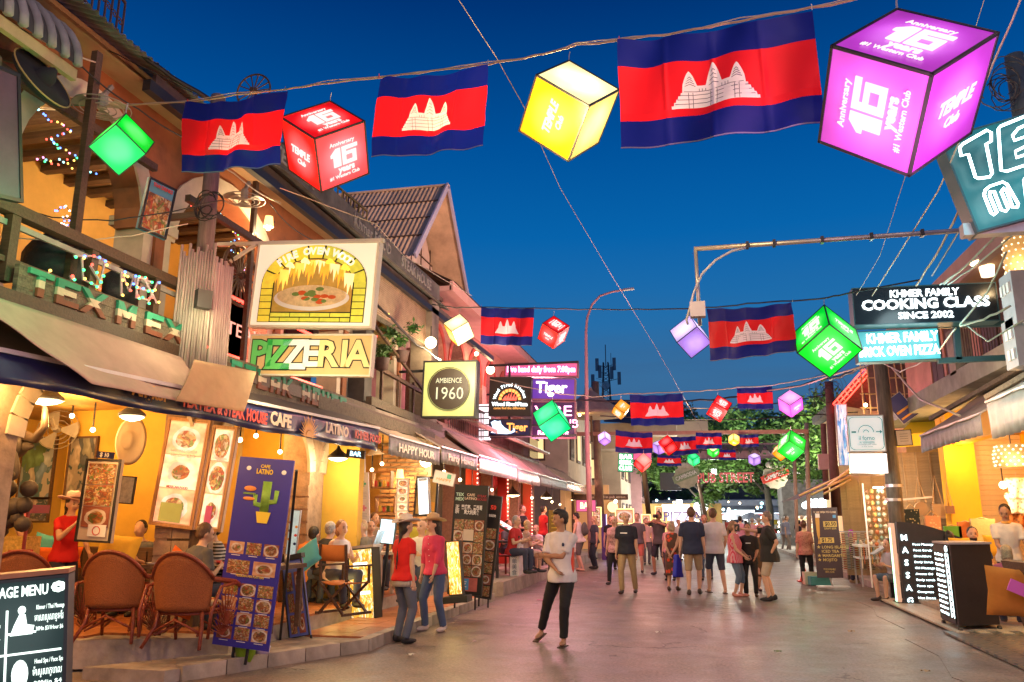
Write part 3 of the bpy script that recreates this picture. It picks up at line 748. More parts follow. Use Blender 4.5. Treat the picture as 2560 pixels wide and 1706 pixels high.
DIAG={'X':[((0,1),(1,0)),((0,0),(1,1))],'K':[((.3,.45),(1,1)),((.3,.5),(1,0))],'M':[((.1,1),(.5,.35)),((.9,1),(.5,.35))]}
def band_letter(par,ch,y,z,w,h,x):
 root=None
 mats=tri_text(None,0,0,0,0)
 for k,(lo,hi)in enumerate(((.64,1),(.34,.64),(0,.34))):
  mb=MB()
  for(a,b,c,d)in SEG.get(ch,[]):
   b2,d2=max(b,lo),min(d,hi)
   if d2>b2:mb.box((x,y+(a+c)/2*w,z+(b2+d2)/2*h),(.03,(c-a)*w,(d2-b2)*h-.001))
  for(p,q)in DIAG.get(ch,[]):
   (x0,y0),(x1,y1)=p,q
   if y0>y1:x0,y0,x1,y1=x1,y1,x0,y0
   b2,d2=max(y0,lo),min(y1,hi)
   if d2>b2:
    fx=lambda v:x0+(x1-x0)*(v-y0)/(y1-y0);hw_=.15
    mb.prism([(fx(b2)-hw_,b2),(fx(b2)+hw_,b2),(fx(d2)+hw_,d2),(fx(d2)-hw_,d2)],lambda u,v:(x-.015+.002*(x0>x1),y+u*w,z+v*h),(.03,0,0))
  if mb.v:link('letter_band',mb.mesh('letter'),mats[k],par)
sg=T('signboard','weathered plank signboard with letters TEX MEX in green, cream and rust on the balcony','sign')
pm=MB().box((0,0,0),(.05,2.42,.095)).mesh('plank');pm.materials.append(m_plank)
SBX=-5.5
q0,q1=QX(43,669,SBX),QX(475,818,SBX);q2=QX(38,742,SBX)
yc=(q0.y+q1.y)/2
for i in range(3):link('plank',pm,None,sg,(SBX,yc,3.47+i*.098),(0,random.uniform(-.01,.01),0))
Lw=(q1.y-q0.y)
ys=[QX(x_,y_,SBX).y for x_,y_ in((72,715),(142,740),(208,765),(292,790),(364,810),(415,840))]
for ch,y_ in zip('TEXMEX',ys):band_letter(sg,ch,y_-.06,3.475,.27,.23,SBX+.042)
sg2=T('signboard','weathered plank signboard lettered STEAK HOUSE behind the pizzeria sign','sign')
MB().box((-5.5,10.7,3.3),(.05,5.2,.5)).build('plank',m_plank,sg2)
for i,ch in enumerate('STEAKHOUSE'):band_letter(sg2,ch,8.62+i*.32+(.25 if i>4 else 0),3.25,.24,.26,-5.458)
MB().box((-5.52,13.8,3.32),(.16,5.6,.2)).build('ledge',m_plank,A)
MB().box((-5.6,13.8,3.5),(.1,5.6,.1)).build('ledge_rail',m_conc,A)
bp_=T('bamboo_post','tall timber utility post clad with grey bamboo poles beside the pizza sign','post')
pb=QX(520,870,-5.35);pt_=QX(548,236,-5.35)
px_,py_=-5.35,7.75
MB().tube([(px_-.01,py_,3.0),(px_+.0,py_,3.4),(px_,py_,6.55)],[.105,.1,.085],10).build('post',M('grey_timber',(.26,.19,.17),.8,.35,4,.4,tex='woodz',dirt=.3),bp_,smooth=True)
for i in range(13):
 z1=4.62+random.uniform(-.03,.03);x=px_-.2+i*.035
 MB().tube([(x,py_-.16+.012*(i%2),3.2+(.25 if i<3 else 0)),(x+.01,py_-.15,z1-.05*(i%3))],.0165,6).build('bamboo_pole',m_bamboo,bp_,smooth=True)
for i in range(8):
 y=py_-.12+i*.045
 MB().tube([(px_+.25,y,3.0),(px_+.24,y,4.45+random.uniform(-.04,.04))],.02,6).build('bamboo_pole',m_bamboo,bp_,smooth=True)
ml=T('flood_lamp','small square black flood lamp fixed to the bamboo post','lamp')
MB().box((px_+.26,py_-.33,3.92),(.1,.16,.2),Matrix.Rotation(R_(-35),3,'Z')).build('housing',m_black,ml)
MB().bar((px_+.24,py_-.24,3.9),(px_+.2,py_-.15,3.9),.03).build('arm',m_black,ml)
lamp((-4.95,7.1,3.75),(1,.95,.5),22,.08,'flood_lamp_light')
sl=T('tarpaulin','sagging faded pink tarpaulin hung over the awning at the left','tarpaulin')
s0=[QX(-80,690,-5.3),QX(200,800,-5.1),QX(480,905,-4.9),QX(482,925,-4.9)]
def sail(px_top,px_bot,xt,xb,mat,name,sag=.06,nu=60,nv=12):
 tp=[QX(*p,xt)for p in px_top];bt=[QX(*p,xb)for p in px_bot]
 def ev(P,u):
  k=len(P)-1;i=min(int(u*k),k-1);return P[i].lerp(P[i+1],u*k-i)
 def f(u,v):
  p=ev(tp,u).lerp(ev(bt,u),v);p.z-=sag*.6*math.sin(math.pi*v)*(1+.3*math.sin(u*9));p.x+=.01*math.sin(u*23+v*5)*v
  return p
 o=MB().grid(f,nu,nv).build(name,mat,None,smooth=True);so=o.modifiers.new('thickness','SOLIDIFY');so.thickness=.006;return o
m_pinkt=M('faded_pink_canvas',(.46,.3,.24),.9,.15,3,.3,dirt=.12)
o=sail([(-60,728),(180,805),(485,905)],[(-60,760),(230,960),(440,1003)],-5.42,-4.8,m_pinkt,'tarpaulin_cloth');o.parent=sl
o=sail([(485,900),(640,930)],[(440,1003),(608,1030)],-4.9,-4.7,M('tan_canvas',(.36,.22,.12),.9,.2,3,.3,dirt=.15),'hanging_flap',.03);o.parent=sl
# ---- awning A: dark roof canvas with blue printed valance
aw=T('awning','dark canvas awning with navy valance lettered TEX MEX & STEAK HOUSE CAFE LATINO','awning')
m_navy=M('navy_vinyl',(.012,.018,.09),.3,.2,3,.2)
YA0,YA1=4.2,12.3
def va(u,v):
 y=YA0+u*(YA1-YA0)
 return(-5.0+.02*math.sin(y*9)*v,y,2.82+(y-4.9)*.03-v*(.22+(y-4.2)*.018)-.012*math.sin(y*3.1))
o=MB().grid(va,80,4).build('valance',m_navy,aw,smooth=True);so=o.modifiers.new('t','SOLIDIFY');so.thickness=.004
o=MB().grid(lambda u,v:(-5.0-v*.75,YA0+u*(YA1-YA0),2.83+(YA0+u*(YA1-YA0)-4.9)*.03+v*.42-.06*math.sin(math.pi*v)*(.6+.4*abs(math.sin(u*14)))),60,8).build('canopy',M('dark_canvas',(.14,.11,.09),.8,.25,3,.3,dirt=.3),aw,smooth=True)
MB().bar((-4.99,YA0,2.81),(-4.99,YA1,3.05),.035).build('front_bar',m_white,aw)
for y in(4.3,6.9,9.6,12.25):MB().bar((-5.0,y,2.8+(y-4.9)*.03),(-5.9,y,3.15),.03).build('strut',m_steel,aw)
m_redp=M('red_print',(.6,.05,.03),.5,0,1,0);m_crp=M('cream_print',(.75,.6,.45),.5,0,1,0);m_orp=M('orange_print',(.75,.35,.05),.5,0,1,0);m_yep=M('yellow_print',(.8,.6,.05),.5,0,1,0)
def vtext(s,y,z,size,m,w=None,roll=0,par=aw,x=-4.955,**k):
 o=text(par,s,0,0,size,m,w=w,ext=.003,**k)
 sc=o.scale[0]
 o.matrix_local=Matrix.Translation((x,y,z))@Matrix.Rotation(R_(90),4,'Z')@Matrix.Rotation(R_(90),4,'X')@Matrix.Diagonal((sc,1,1,1));return o
yy=lambda px,py:QX(px,py,-4.97).y
vtext('Angkor',yy(372,1005),2.76,.17,m_orp,bold=.03)
y1_,y2_=yy(450,1010),yy(665,1050)
vtext('TEX MEX & STEAK HOUSE',(y1_+y2_)/2,2.76,.18,m_redp,w=(y2_-y1_),bold=.04)
y1_,y2_=yy(673,1050),yy(725,1070);vtext('CAFE',(y1_+y2_)/2,2.79,.22,m_crp,w=(y2_-y1_),bold=.04)
y1_,y2_=yy(812,1080),yy(868,1100);vtext('LATINO',(y1_+y2_)/2,2.84,.2,m_crp,w=(y2_-y1_),bold=.04)
y1_,y2_=yy(885,1095),yy(950,1110);vtext('KHMER FOOD',(y1_+y2_)/2,2.85,.17,m_redp,w=(y2_-y1_),bold=.04)
y1_,y2_=yy(968,1110),yy(1000,1125);vtext('Tiger',(y1_+y2_)/2,2.85,.22,m_orp,w=(y2_-y1_),bold=.04)
ysn=yy(770,1090)
sb=MB()
for i in range(17):
 a=math.pi*(i+.5)/17;r0,r1=.09,.3 if i%2 else .25
 c,s_=math.cos(a),math.sin(a)
 sb.prism([(c*r0-s_*.014,s_*r0+c*.014),(c*r0+s_*.014,s_*r0-c*.014),(c*r1,s_*r1)],lambda u,v:(-4.96,ysn+u,2.66+v),(.006,0,0))
sb.prism([(.085*math.cos(i*math.pi/10),.085*math.sin(i*math.pi/10))for i in range(11)],lambda u,v:(-4.96,ysn+u,2.66+v),(.009,0,0))
sb.build('sun_emblem',m_orp,aw)
def awning(label,y0,y1,mcan,mval,xf=-4.9,xb=-6.0,zf=2.95,zb=3.6,val=.3,txt=None,tm=None):
 t_=T('awning',label,'awning')
 o=MB().grid(lambda u,v:(xf-v*(xf-xb),y0+u*(y1-y0),zf+v*(zb-zf)-.05*math.sin(math.pi*v)-.02*abs(math.sin(u*math.pi*3))),30,6).build('canopy',mcan,t_,smooth=True)
 so=o.modifiers.new('t','SOLIDIFY');so.thickness=.01
 nn=int((y1-y0)*14)
 o=MB().grid(lambda u,v:(xf+.02+.018*math.sin(u*(y1-y0)*24)*v,y0+.01+u*(y1-y0-.02),zf-.005-v*val-(.02*abs(math.sin(u*(y1-y0)*12))if v==1 else 0)),nn,3).build('valance',mval,t_,smooth=True)
 so=o.modifiers.new('t','SOLIDIFY');so.thickness=.005
 MB().bar((xf+.02,y0,zf+.01),(xf+.02,y1,zf+.01),.03).build('front_bar',m_steel,t_)
 for y in(y0+.1,y1-.1):MB().bar((xf,y,zf),(xb,y,zb-.15),.03).build('strut',m_steel,t_)
 if txt:vtext(txt,(y0+y1)/2,zf-.17,.2,tm or m_txtc,par=t_,x=xf+.05,w=(y1-y0)*.7,bold=.02)
 return t_
m_tanc=M('tan_awning_canvas',(.42,.3,.22),.8,.2,3,.3,dirt=.25);m_greyv=M('grey_printed_vinyl',(.2,.2,.2),.5,.35,9,.3)
m_pinkc=M('salmon_awning_canvas',(.55,.38,.34),.75,.2,3,.3,dirt=.25);m_silv=M('silver_crinkled_vinyl',(.6,.52,.56),.22,.3,14,.6,metal=.4)
awning('long tan awning with grey printed valance behind the blue banner awning',12.45,15.2,m_tanc,m_greyv,txt='HAPPY HOUR',zf=2.95,zb=3.6)
awning('tan awning with grey lettered valance left of the silver valance',15.3,18.1,m_tanc,m_greyv,txt='Party Hawaii',zf=3.0,zb=3.75)
awning('salmon awning with bright silver crinkled valance',18.2,22.4,m_pinkc,m_silv,zf=3.05,zb=3.95,val=.38)
awning('salmon awning with silver valance, second past the street light cluster',22.5,25.8,m_pinkc,m_silv,zf=3.0,zb=3.95,val=.36)
awning('salmon awning with grey striped valance further along',25.9,31.5,m_pinkc,m_greyv,zf=3.0,zb=3.9,val=.32)
awning('far grey scalloped awning beside the street lamp',31.6,37.5,m_tanc,m_silv,zf=3.05,zb=3.8,val=.35)
awning('upper flat sloping tan sheet roof over the salmon awnings',19.5,30.0,M('sheet_tan',(.5,.38,.32),.7,.2,3,.2),m_tanc,xf=-5.3,xb=-6.4,zf=4.0,zb=4.35,val=.08)
# ------------------------------------------------------------ gabled tower behind house A
GT=T('gabled_tower','steep gabled tower with brown corrugated roof sheets rising above the left roofs','building')
gy=20.2                                      # front gable plane
ap=QY(1120,466,gy)                         # apex
m_cb=M('brown_corrugated',(.62,.44,.29),.6,.35,1.5,.15,dirt=.3)
el_=QY(1062,630,gy);er_=QY(1165,728,gy)
hwid=1.55
ridge0=Vector((ap.x,gy,ap.z));ridgeL=6.0
RX0,RX1=ap.x,ap.x-5.2
front=17.7;ez=7.9;backy=22.6
cs2=corr_sheet(.82,1.0,.025,.16);cs2.materials.append(m_cb)
dz=ap.z-ez;sl_len=math.hypot(gy-front,dz)
ang=math.atan2(dz,gy-front)
cs3=corr_sheet(.8,sl_len/4+.06,.02,.13);cs3.materials.append(m_cb)
for i in range(7):
 for j in range(4):
  o=link('roof_sheet',cs3,None,GT,(RX0-.4-i*.79,front+(gy-front)*j/4,ez+dz*j/4+.014*(3-j)*0+.02*j%.03))
  o.rotation_euler=(ang+.012,0,0)
for j in(1,2,3):MB().bar((RX0-.02,front+(gy-front)*j/4,ez+dz*j/4+.05),(RX1-.4,front+(gy-front)*j/4,ez+dz*j/4+.05),.05,.03).build('joint_strip',m_wood,GT)
MB().add([(RX0,gy,ap.z),(RX1,gy,ap.z),(RX1,backy,ez),(RX0,backy,ez)],[(0,1,2,3)]).build('rear_roof',m_cb,GT)
m_gs=M('pinkish_gable_sheet',(.6,.46,.4),.7,.2,2,.1,dirt=.25)
gx=RX0-.9
for k,(ya,yb_)in enumerate(((front+.35,gy),(gy,backy-.3))):
 pass
MB().add([(gx,front+.2,ez-.1),(gx,backy-.2,ez-.1),(gx,gy,ap.z-.12)],[(0,1,2)]).build('gable_wall',m_gs,GT)
for z_ in(ez+.45,ez+1.0):
 u=(z_-ez)/dz;MB().bar((gx+.02,front+.2+(gy-front)*u,z_),(gx+.02,backy-.2-(backy-gy)*u,z_),.03).build('joint_strip',m_wood,GT)
for y in(19.0,19.8,20.6,21.4):
 u=1-abs(y-gy)/2.4;MB().bar((gx+.015,y,ez-.1),(gx+.015,y,ez+dz*max(u,.1)),.025).build('joint_strip',m_wood,GT)
MB().bar((RX0,front-.05,ez-.02),(RX0,gy,ap.z+.03),.05,.16).build('barge_board',M('blue_grey_trim',(.4,.38,.5),.6,.1,5,0),GT)
MB().bar((RX0,backy+.05,ez-.02),(RX0,gy,ap.z+.03),.05,.16).build('barge_board',M('blue_grey_trim'),GT)
MB().bar((RX0+.03,gy,ap.z+.03),(RX1,gy,ap.z+.05),.1,.06).build('ridge_cap',m_cb,GT)
cw_=corr_sheet(3.9,2.4,.02,.13);cw_.materials.append(M('rosy_corrugated',(.55,.33,.25),.6,.25,2,.1,dirt=.3))
o=link('wall_sheet',cw_,None,GT,(gx-1.95,front+.45,6.0));o.rotation_euler=(R_(90),0,0)
MB().box((gx-.1,(front+backy)/2,6.9),(.16,backy-front-.8,2.6)).build('side_wall',m_gs,GT)
MB().add([(gx,front+.2,ez-.12),(gx,backy-.2,ez-.12),(gx+.55,backy,ez-.85),(gx+.55,front,ez-.85)],[(0,1,2,3)]).build('skirt_roof',m_cb,GT)
Bb=T('restaurant_building','dark timber and brick restaurant under the gabled tower, upstairs bamboo blinds','building')
m_blind=M('bamboo_blind',(.45,.3,.2),.7,.25,5,.2)
bl=MB()
for i in range(26):bl.box((-5.85,15.3,5.5+i*.042),(.012,3.6,.03))
bl.build('blind_slats',m_blind,Bb,kind='stuff')
MB().box((-5.88,15.3,5.45),(.04,3.7,.12)).build('blind_rail',m_plank,Bb)
MB().box((-6.3,13.8,5.0),(.9,.35,3.0)).build('corner_column',m_dconc,Bb)
MB().box((-5.95,17.25,4.85),(.5,.5,3.4)).build('corner_column',m_conc,Bb)
MB().box((-7.3,15.6,3.45),(3.4,4.4,.2)).build('upper_floor',m_wood,Bb)
MB().box((-9.2,15.6,5.0),(.2,4.6,3.4)).build('back_wall',M('maroon_wall',(.14,.03,.04),.8,.2,3,0),Bb)
MB().box((-7.4,15.6,6.75),(3.4,4.4,.1)).build('ceiling',m_wood,Bb)
for y in(14.2,15.1,16.0,16.8):MB().bar((-5.75,y,3.6),(-5.75,y,4.45),.05).build('baluster',m_wood,Bb)
MB().bar((-5.75,13.4,4.42),(-5.75,17.2,4.3),.07).build('hand_rail',m_wood,Bb)
MB().bar((-5.7,13.5,3.7),(-5.65,17.6,3.62),.12,.16).build('beam',m_plank,Bb)
for a,b in(((-5.8,12.4,5.6),(-5.5,16.9,4.0)),((-6.6,14.6,3.6),(-6.2,14.9,5.4))):MB().bar(a,b,.05).build('timber_brace',m_wood,Bb)
er=MB();MB().box((-5.75,20.6,6.3),(.1,4.6,.14)).build('eave_gutter',m_black,Bb)
# ------------------------------------------------------------ ground floor interior of house A
MB().box((-10.9,9.6,1.8),(.2,13.6,3.2)).build('ground_back_wall',m_yellow,A)
MB().box((-8.2,12.85,1.8),(5.4,.2,3.2)).build('ground_side_wall',m_yellow,A)
MB().box((-8.4,9.0,3.26),(5.0,12,.06)).build('ground_ceiling',m_ochre,A)
for c in(6.0,9.3,12.4):
 q=MB().box((-6.35,c,1.75),(.5,.5,3.0)).build('stone_column',M('stone_column',(.34,.24,.17),.9,.35,7,.6),A)
 for k in range(18):
  z_=.45+(k//2)*.2;s_=1 if k%2 else-1
  MB().box((-6.35+s_*.125,c-.255,z_),(.24,.03,.17)).build('stone',M('stone_column'),q)
 for s_ in(-1,1):
  n=8
  pts=[(s_*(.2+1.0*(1-math.cos(i/n*math.pi/2))),2.35+.9*math.sin(i/n*math.pi/2))for i in range(n+1)]
  mb=MB()
  for i in range(n):
   (u0,v0),(u1,v1)=pts[i],pts[i+1]
   mb.bar((-6.1,c+u0,v0),(-6.1,c+u1,v1),.05,.2)
  mb.build('curved_brace',m_ww,A)
MB().box((-9.3,8.8,1.25),(3.0,.1,1.9)).build('partition',M('low_partition',(.22,.14,.06),.7,.3,4,.2),A)if 0 else None
def picture(label,p,w,h,m,mf=None,rz=0,cat='picture',fr=.03):
 t_=T('framed_picture',label,cat,p,rz)
 MB().box((0,.01,0),(w,.03,h)).build('backing',mf or m_wood,t_)
 pic(t_,'print',0,0,w-2*fr,h-2*fr,m,-.008)
 q=MB()
 for s_ in(-1,1):q.box((s_*(w/2-fr/2),-.012,0),(fr,.02,h));q.box((0,-.012,s_*(h/2-fr/2)),(w-2*fr,.018,fr))
 q.build('frame',mf or m_wood,t_)
 return t_
m_blueart=print_mat('blue_painting',(.3,.4,.5),[(.2,.35,.55),(.5,.6,.65),(.1,.25,.3),(.15,.3,.15),(.6,.6,.55)],3,plate=False)
m_darkart=print_mat('dark_painting',(.3,.4,.5),[(.1,.12,.15),(.3,.3,.25),(.05,.1,.12),(.4,.35,.3)],4,plate=False)
MB().box((-7.9,10.6,1.8),(2.9,.12,3.1)).build('inner_wall',m_yellow,A)
for px,w,h,m,lb in(((93,1170),.62,.95,m_blueart,'large framed sea painting on the yellow wall behind the buffalo head'),((203,1170),.5,.95,m_darkart,'narrow framed dark painting on the yellow wall'),
      ((92,1275),.45,.38,m_darkart,'small framed photograph under the sea painting')):
 picture(lb,QY(px[0],px[1],10.5),w,h,m)
sh_=T('sideboard','brown wooden sideboard along the yellow restaurant wall','sideboard',(-8.2,10.25,.31))
MB().box((0,0,.45),(2.6,.35,.9)).build('cabinet',m_wood,sh_)
for i in range(5):MB().box((-1.04+i*.52,-.185,.45),(.48,.03,.8)).build('door',m_wood,sh_)
bf=T('buffalo_head','dark horned buffalo head trophy mounted at the far left','trophy',QY(30,1110,7.6))
MB().ell((0,0,0),(.16,.2,.18),None,14).ell((.1,-.12,-.2),(.1,.12,.24),Matrix.Rotation(R_(-25),3,'Y'),12).ell((.17,-.18,-.36),(.075,.09,.07)).build('head',M('buffalo_hide',(.05,.035,.025),.7,.3,9,.3),bf,smooth=True)
for s_ in(-1,1):
 MB().tube([(s_*.1,.02,.1),(s_*.3,0,.05),(s_*.42,-.02,.18),(s_*.4,-.02,.38),(s_*.34,0,.48)],[.06,.055,.045,.03,.006],8).build('horn',M('horn',(.09,.06,.04),.4,.2,9,.1),bf,smooth=True)
 MB().ell((s_*.2,0,-.03),(.1,.03,.05)).build('ear',M('buffalo_hide'),bf,smooth=True)
bs=T('carved_ornament','dark carved root ornament below the buffalo head','ornament',QY(40,1270,7.7))
q=MB()
for i in range(14):q.ell((random.uniform(-.16,.16),random.uniform(-.05,.05),random.uniform(-.25,.3)),(random.uniform(.06,.11),)*3,None,8)
q.build('carving',M('buffalo_hide'),bs,smooth=True)
cht=T('cowboy_hat','cream cowboy hat hung on the stone column','hat',QY(327,1102,8.9))
hm_=MB().lathe([(.23,0),(.19,.02),(.1,.01),(.09,.07),(.07,.11),(.01,.1)],(0,0,0),24,1,1.35,Matrix.Rotation(R_(90),3,'X')@Matrix.Rotation(R_(0),3,'Z'))
hm_.build('brim_and_crown',M('hat_felt',(.62,.5,.36),.9,.1,9,.1),cht,smooth=True)
picture('tall poster of three Mexican dishes with a no-smoking notice on the column',QY(255,1252,8.55),.1,.1,FOODS(0))if 0 else None
def panel_poster(name,label,px,p0,n,cols_,rows_,mf,mbk,prints,gap=.03,t=.05,mg=.05,cat='poster',top=0,bottom=0,fr=.025,skip=()):
 m,w,h=frame4(px,p0,n)
 o=T(name,label,cat,mat=m)
 MB().box((0,t/2,0),(w,t,h)).build('board',mbk,o)
 if fr:
  q=MB()
  for s_ in(-1,1):q.box((s_*(w/2-fr/2),-.008,0),(fr,.022,h));q.box((0,-.008,s_*(h/2-fr/2)),(w-2*fr,.02,fr))
  q.build('frame',mf,o)
 W_=w-2*mg;H_=h*(1-top-bottom)-2*mg;z1=h/2-mg-h*top
 for r in range(rows_):
  for c in range(cols_):
   if(r,c)in skip:continue
   cw=W_/cols_;ch=H_/rows_
   pic(o,'dish_photo',-W_/2+cw*(c+.5),z1-ch*(r+.5),cw-gap,ch-gap,prints[(r*cols_+c)%len(prints)],-.012)
 return o,w,h
PY=(0,8.4,0)
o,w,h=panel_poster('menu_poster','tall poster of Mexican dishes with a no-smoking notice on the stone column',((215,1146),(302,1150),(278,1358),(190,1355)),PY,(0,1,0),1,3,m_black,M('cream_board',(.6,.5,.38),.6,.1,4,0),[FOODS(3),FOODS(1),FOODS(2)],gap=.01,bottom=.12)
ns_=MB().box((.05,-.018,-h*.36),(w*.5,.012,h*.14)).build('notice',m_txtwp,o)
MB().tube([(.05+.05*math.cos(a*.4),-.03,-h*.36+.05*math.sin(a*.4))for a in range(17)],.005,4).build('ring',m_redp,ns_)
o,w,h=board('tin_sign','small grey framed drawing pinned on the stone column','sign',((300,1190),(338,1192),(334,1262),(296,1258)),(0,8.7,0),(0,1,0),M('grey_print',(.4,.4,.38),.6,.4,14,0),m_black,.02,.012)
o,w,h=board('bar_sign','small navy 10 sign on top of the dish poster','sign',((243,1128),(284,1132),(283,1148),(242,1145)),(0,8.5,0),(0,1,0),m_navy,m_navy,.02,0)
text(o,'$ 10',0,0,.07,m_txtwp,bold=.03)
o1,w,h=panel_poster('menu_poster','wide wooden framed lit poster of Italian oven wood pizza dishes',((414,1038),(520,1055),(492,1322),(382,1316)),(0,8.9,0),(0,1,0),1,3,M('honey_wood',(.4,.2,.08),.5,.3,5,.2,tex='woodz'),M('pale_print',(.85,.62,.42),.6,.05,4,0),[FOODL(0),FOODL(1),FOODL(0)],gap=.015,mg=.045,fr=.04)
text(o1,'ITALIAN OVEN\nWOOD PIZZA',0,h*.17,.055,m_txtwp,bold=.02,y=-.02)
text(o1,'MEXICAN FOOD',0,-h*.14,.04,m_redp,bold=.02,y=-.02)
MB().box((-.03,-.02,-h*.37),(w*.5,.008,h*.17)).build('paper_note',M('green_paper',(.42,.5,.18),.7,.1,5,0),o1)
o2,w,h=panel_poster('menu_poster','narrow wooden framed lit poster of pizza and drinks',((525,1060),(588,1070),(560,1330),(498,1326)),(0,8.9,0),(0,1,0),1,3,M('honey_wood'),M('pale_print'),[FOODL(1),FOODL(0),FOODL(1)],gap=.015,mg=.045,fr=.035)
text(o2,'ITALIAN OVEN\nWOOD PIZZA',0,h*.17,.03,m_txtwp,bold=.02,y=-.02)
MB().box((-.02,-.02,-h*.36),(w*.25,.008,h*.18)).build('pink_sticker',M('pink_paper',(.6,.1,.3),.6,.1,5,0),o2)
for y in(8.95,):MB().box((-6.2,y+.2,.9),(.45,.2,1.2)).build('plank_plinth',m_woodz,A)
# ---- upper floor food poster
o,w,h=panel_poster('food_poster','upright framed poster of tall drinks and noodles hanging on the balcony front',((365,438),(432,472),(423,603),(352,573)),(-5.8,7.2,0),(.93,-.37,0),1,1,m_black,M('sky_print',(.1,.3,.45),.5,.2,3,0),[FOODS(1)],gap=.02,mg=.02,t=.04,fr=.02,top=.22)
text(o,'THAI DRINKS',0,h*.38,.06,m_redp,bold=.03,w=w*.7,y=-.03)
def fan(label,p,r=.28,down=True):
 t_=T('wall_fan',label,'fan',p)
 m_f=M('fan_metal',(.3,.27,.22),.4,.2,5,0)
 for rr in(r,r*.75,r*.5,r*.25):MB().tube([(rr*math.cos(a*math.pi/10),rr*math.sin(a*math.pi/10),-.04*(1-rr/r))for a in range(21)],.006,4).build('guard_ring',m_f,t_)
 MB().cyl((0,0,0),(0,0,.14),.05).build('motor',m_f,t_)
 for k in range(3):
  a=k*2.1;MB().grid(lambda u,v:((.05+u*r*.8)*math.cos(a+(v-.5)*.9),(.05+u*r*.8)*math.sin(a+(v-.5)*.9),.02*(v-.5)),4,3).build('blade',m_f,t_,smooth=True)
 MB().bar((0,0,.14),(0,.1,.3),.04).build('bracket',m_f,t_)
 return t_
fan('wall fan under the eave above the green cube lantern',QX(255,270,-5.8));fan('wall fan under the eave above the pizza sign',QX(610,500,-5.8))
fan('wall fan on the yellow restaurant wall inside',QY(145,1075,10.3),.3).rotation_euler=(R_(80),0,R_(20))
sp_=T('sombrero','black sombrero with gold trim hung under the eave at the far left','hat',QX(95,205,-5.6))
MB().lathe([(.3,.06),(.29,.02),(.2,-.03),(.1,-.01),(.08,.12),(.02,.2)],(0,0,0),24,1,1,Matrix.Rotation(R_(60),3,'Y')).build('felt',M('black_felt',(.015,.015,.02),.9,.2,9,.1),sp_,smooth=True)
MB().tube([tuple(Matrix.Rotation(R_(60),3,'Y')@Vector((.3*math.cos(a*math.pi/14),.3*math.sin(a*math.pi/14),.06)))for a in range(29)],.008,4).build('trim',M('gold_trim',(.4,.28,.1),.5,.1,5,0),sp_)
bd,w,h=board('dark_banner','tall dark banner frame with mauve side at the upper left edge','sign',((-70,120),(55,205),(48,490),(-75,495)),(-5.3,0,0),(1,0,0),M('mauve_panel',(.1,.05,.09),.6,.4,2,.1),m_black,.06,.03)
def tub_chair(label,p,rz,m,group=None):
 t_=T('tub_chair',label,'chair',p,rz,group)
 MB().lathe([(.28,.3),(.29,.42),(.27,.43),(.26,.31)],n=16).build('seat',m,t_,smooth=True)
 mb=MB();mb.grid(lambda u,v:(.3*math.cos(math.pi*(1.05*u-.02)),.3*math.sin(math.pi*(1.05*u-.02)),.4+v*(.25+.25*math.sin(math.pi*u))),16,3)
 o=mb.build('backrest',m,t_,smooth=True);so=o.modifiers.new('t','SOLIDIFY');so.thickness=.04
 for sx_ in(-.2,.2):
  for sy in(-.2,.2):MB().cyl((sx_,sy,0),(sx_,sy,.32),.018).build('leg',m,t_)
 return t_
m_bw=M('black_wicker',(.015,.015,.018),.6,.3,30,.4)
tub_chair('black wicker tub chair on the balcony at the far left',(-6.05,4.75,3.46),R_(-90),m_bw)
tub_chair('black wicker tub chair on the balcony behind the fairy-light letters',(-6.1,6.4,3.46),R_(-110),m_bw)
tub_chair('black wicker tub chair on the balcony beside the bamboo post',(-6.1,7.2,3.46),R_(-60),m_bw)
bt=T('plastic_basin','grey plastic basin at the end of the TEX MEX board','basin',(-5.75,4.45,3.46))
MB().lathe([(.16,0),(.24,.26),(.26,.26),(.26,.28),(.22,.27),(.15,.03)]).build('basin_shell',M('grey_plastic',(.12,.14,.2),.5,.1,5,0),bt,smooth=True)
for k,(a,b,w_,lb)in enumerate((((-6.0,3.4,5.62),(-6.0,7.6,5.62),.07,'dark timber beam across the first arch'),((-5.75,7.9,5.35),(-5.75,12.6,5.35),.07,'dark timber beam across the arches behind the pizza sign'),((-5.8,6.3,3.5),(-5.8,6.3,6.3),.07,'slim dark post between the food poster and the green lantern'),((-5.8,4.75,3.5),(-5.8,4.75,6.3),.06,'slim dark post at the far left of the balcony'),((-5.35,7.75,5.05),(-6.2,7.75,5.05),.06,'short bracket from the bamboo post to the wall'),((-5.9,9.6,3.5),(-5.9,9.6,6.3),.06,'slim post behind the pizza sign'))):
 MB().bar(a,b,w_,w_*1.2).build('timber',m_wood,None,label=lb,cat='timber')
for k in range(5):
 pts_=[(-5.72,4+k*1.9,6.1-.1*(k%2)),(-5.74,5+k*1.9,5.9+.08*(k%3)),(-5.72,6.2+k*1.9,6.12)]
 wire('cable',['first','second','third','fourth','fifth'][k]+' sagging cable under the left eave counting from the camera',pts_,.009,m_bcable if k%2 else m_wcable,.05)
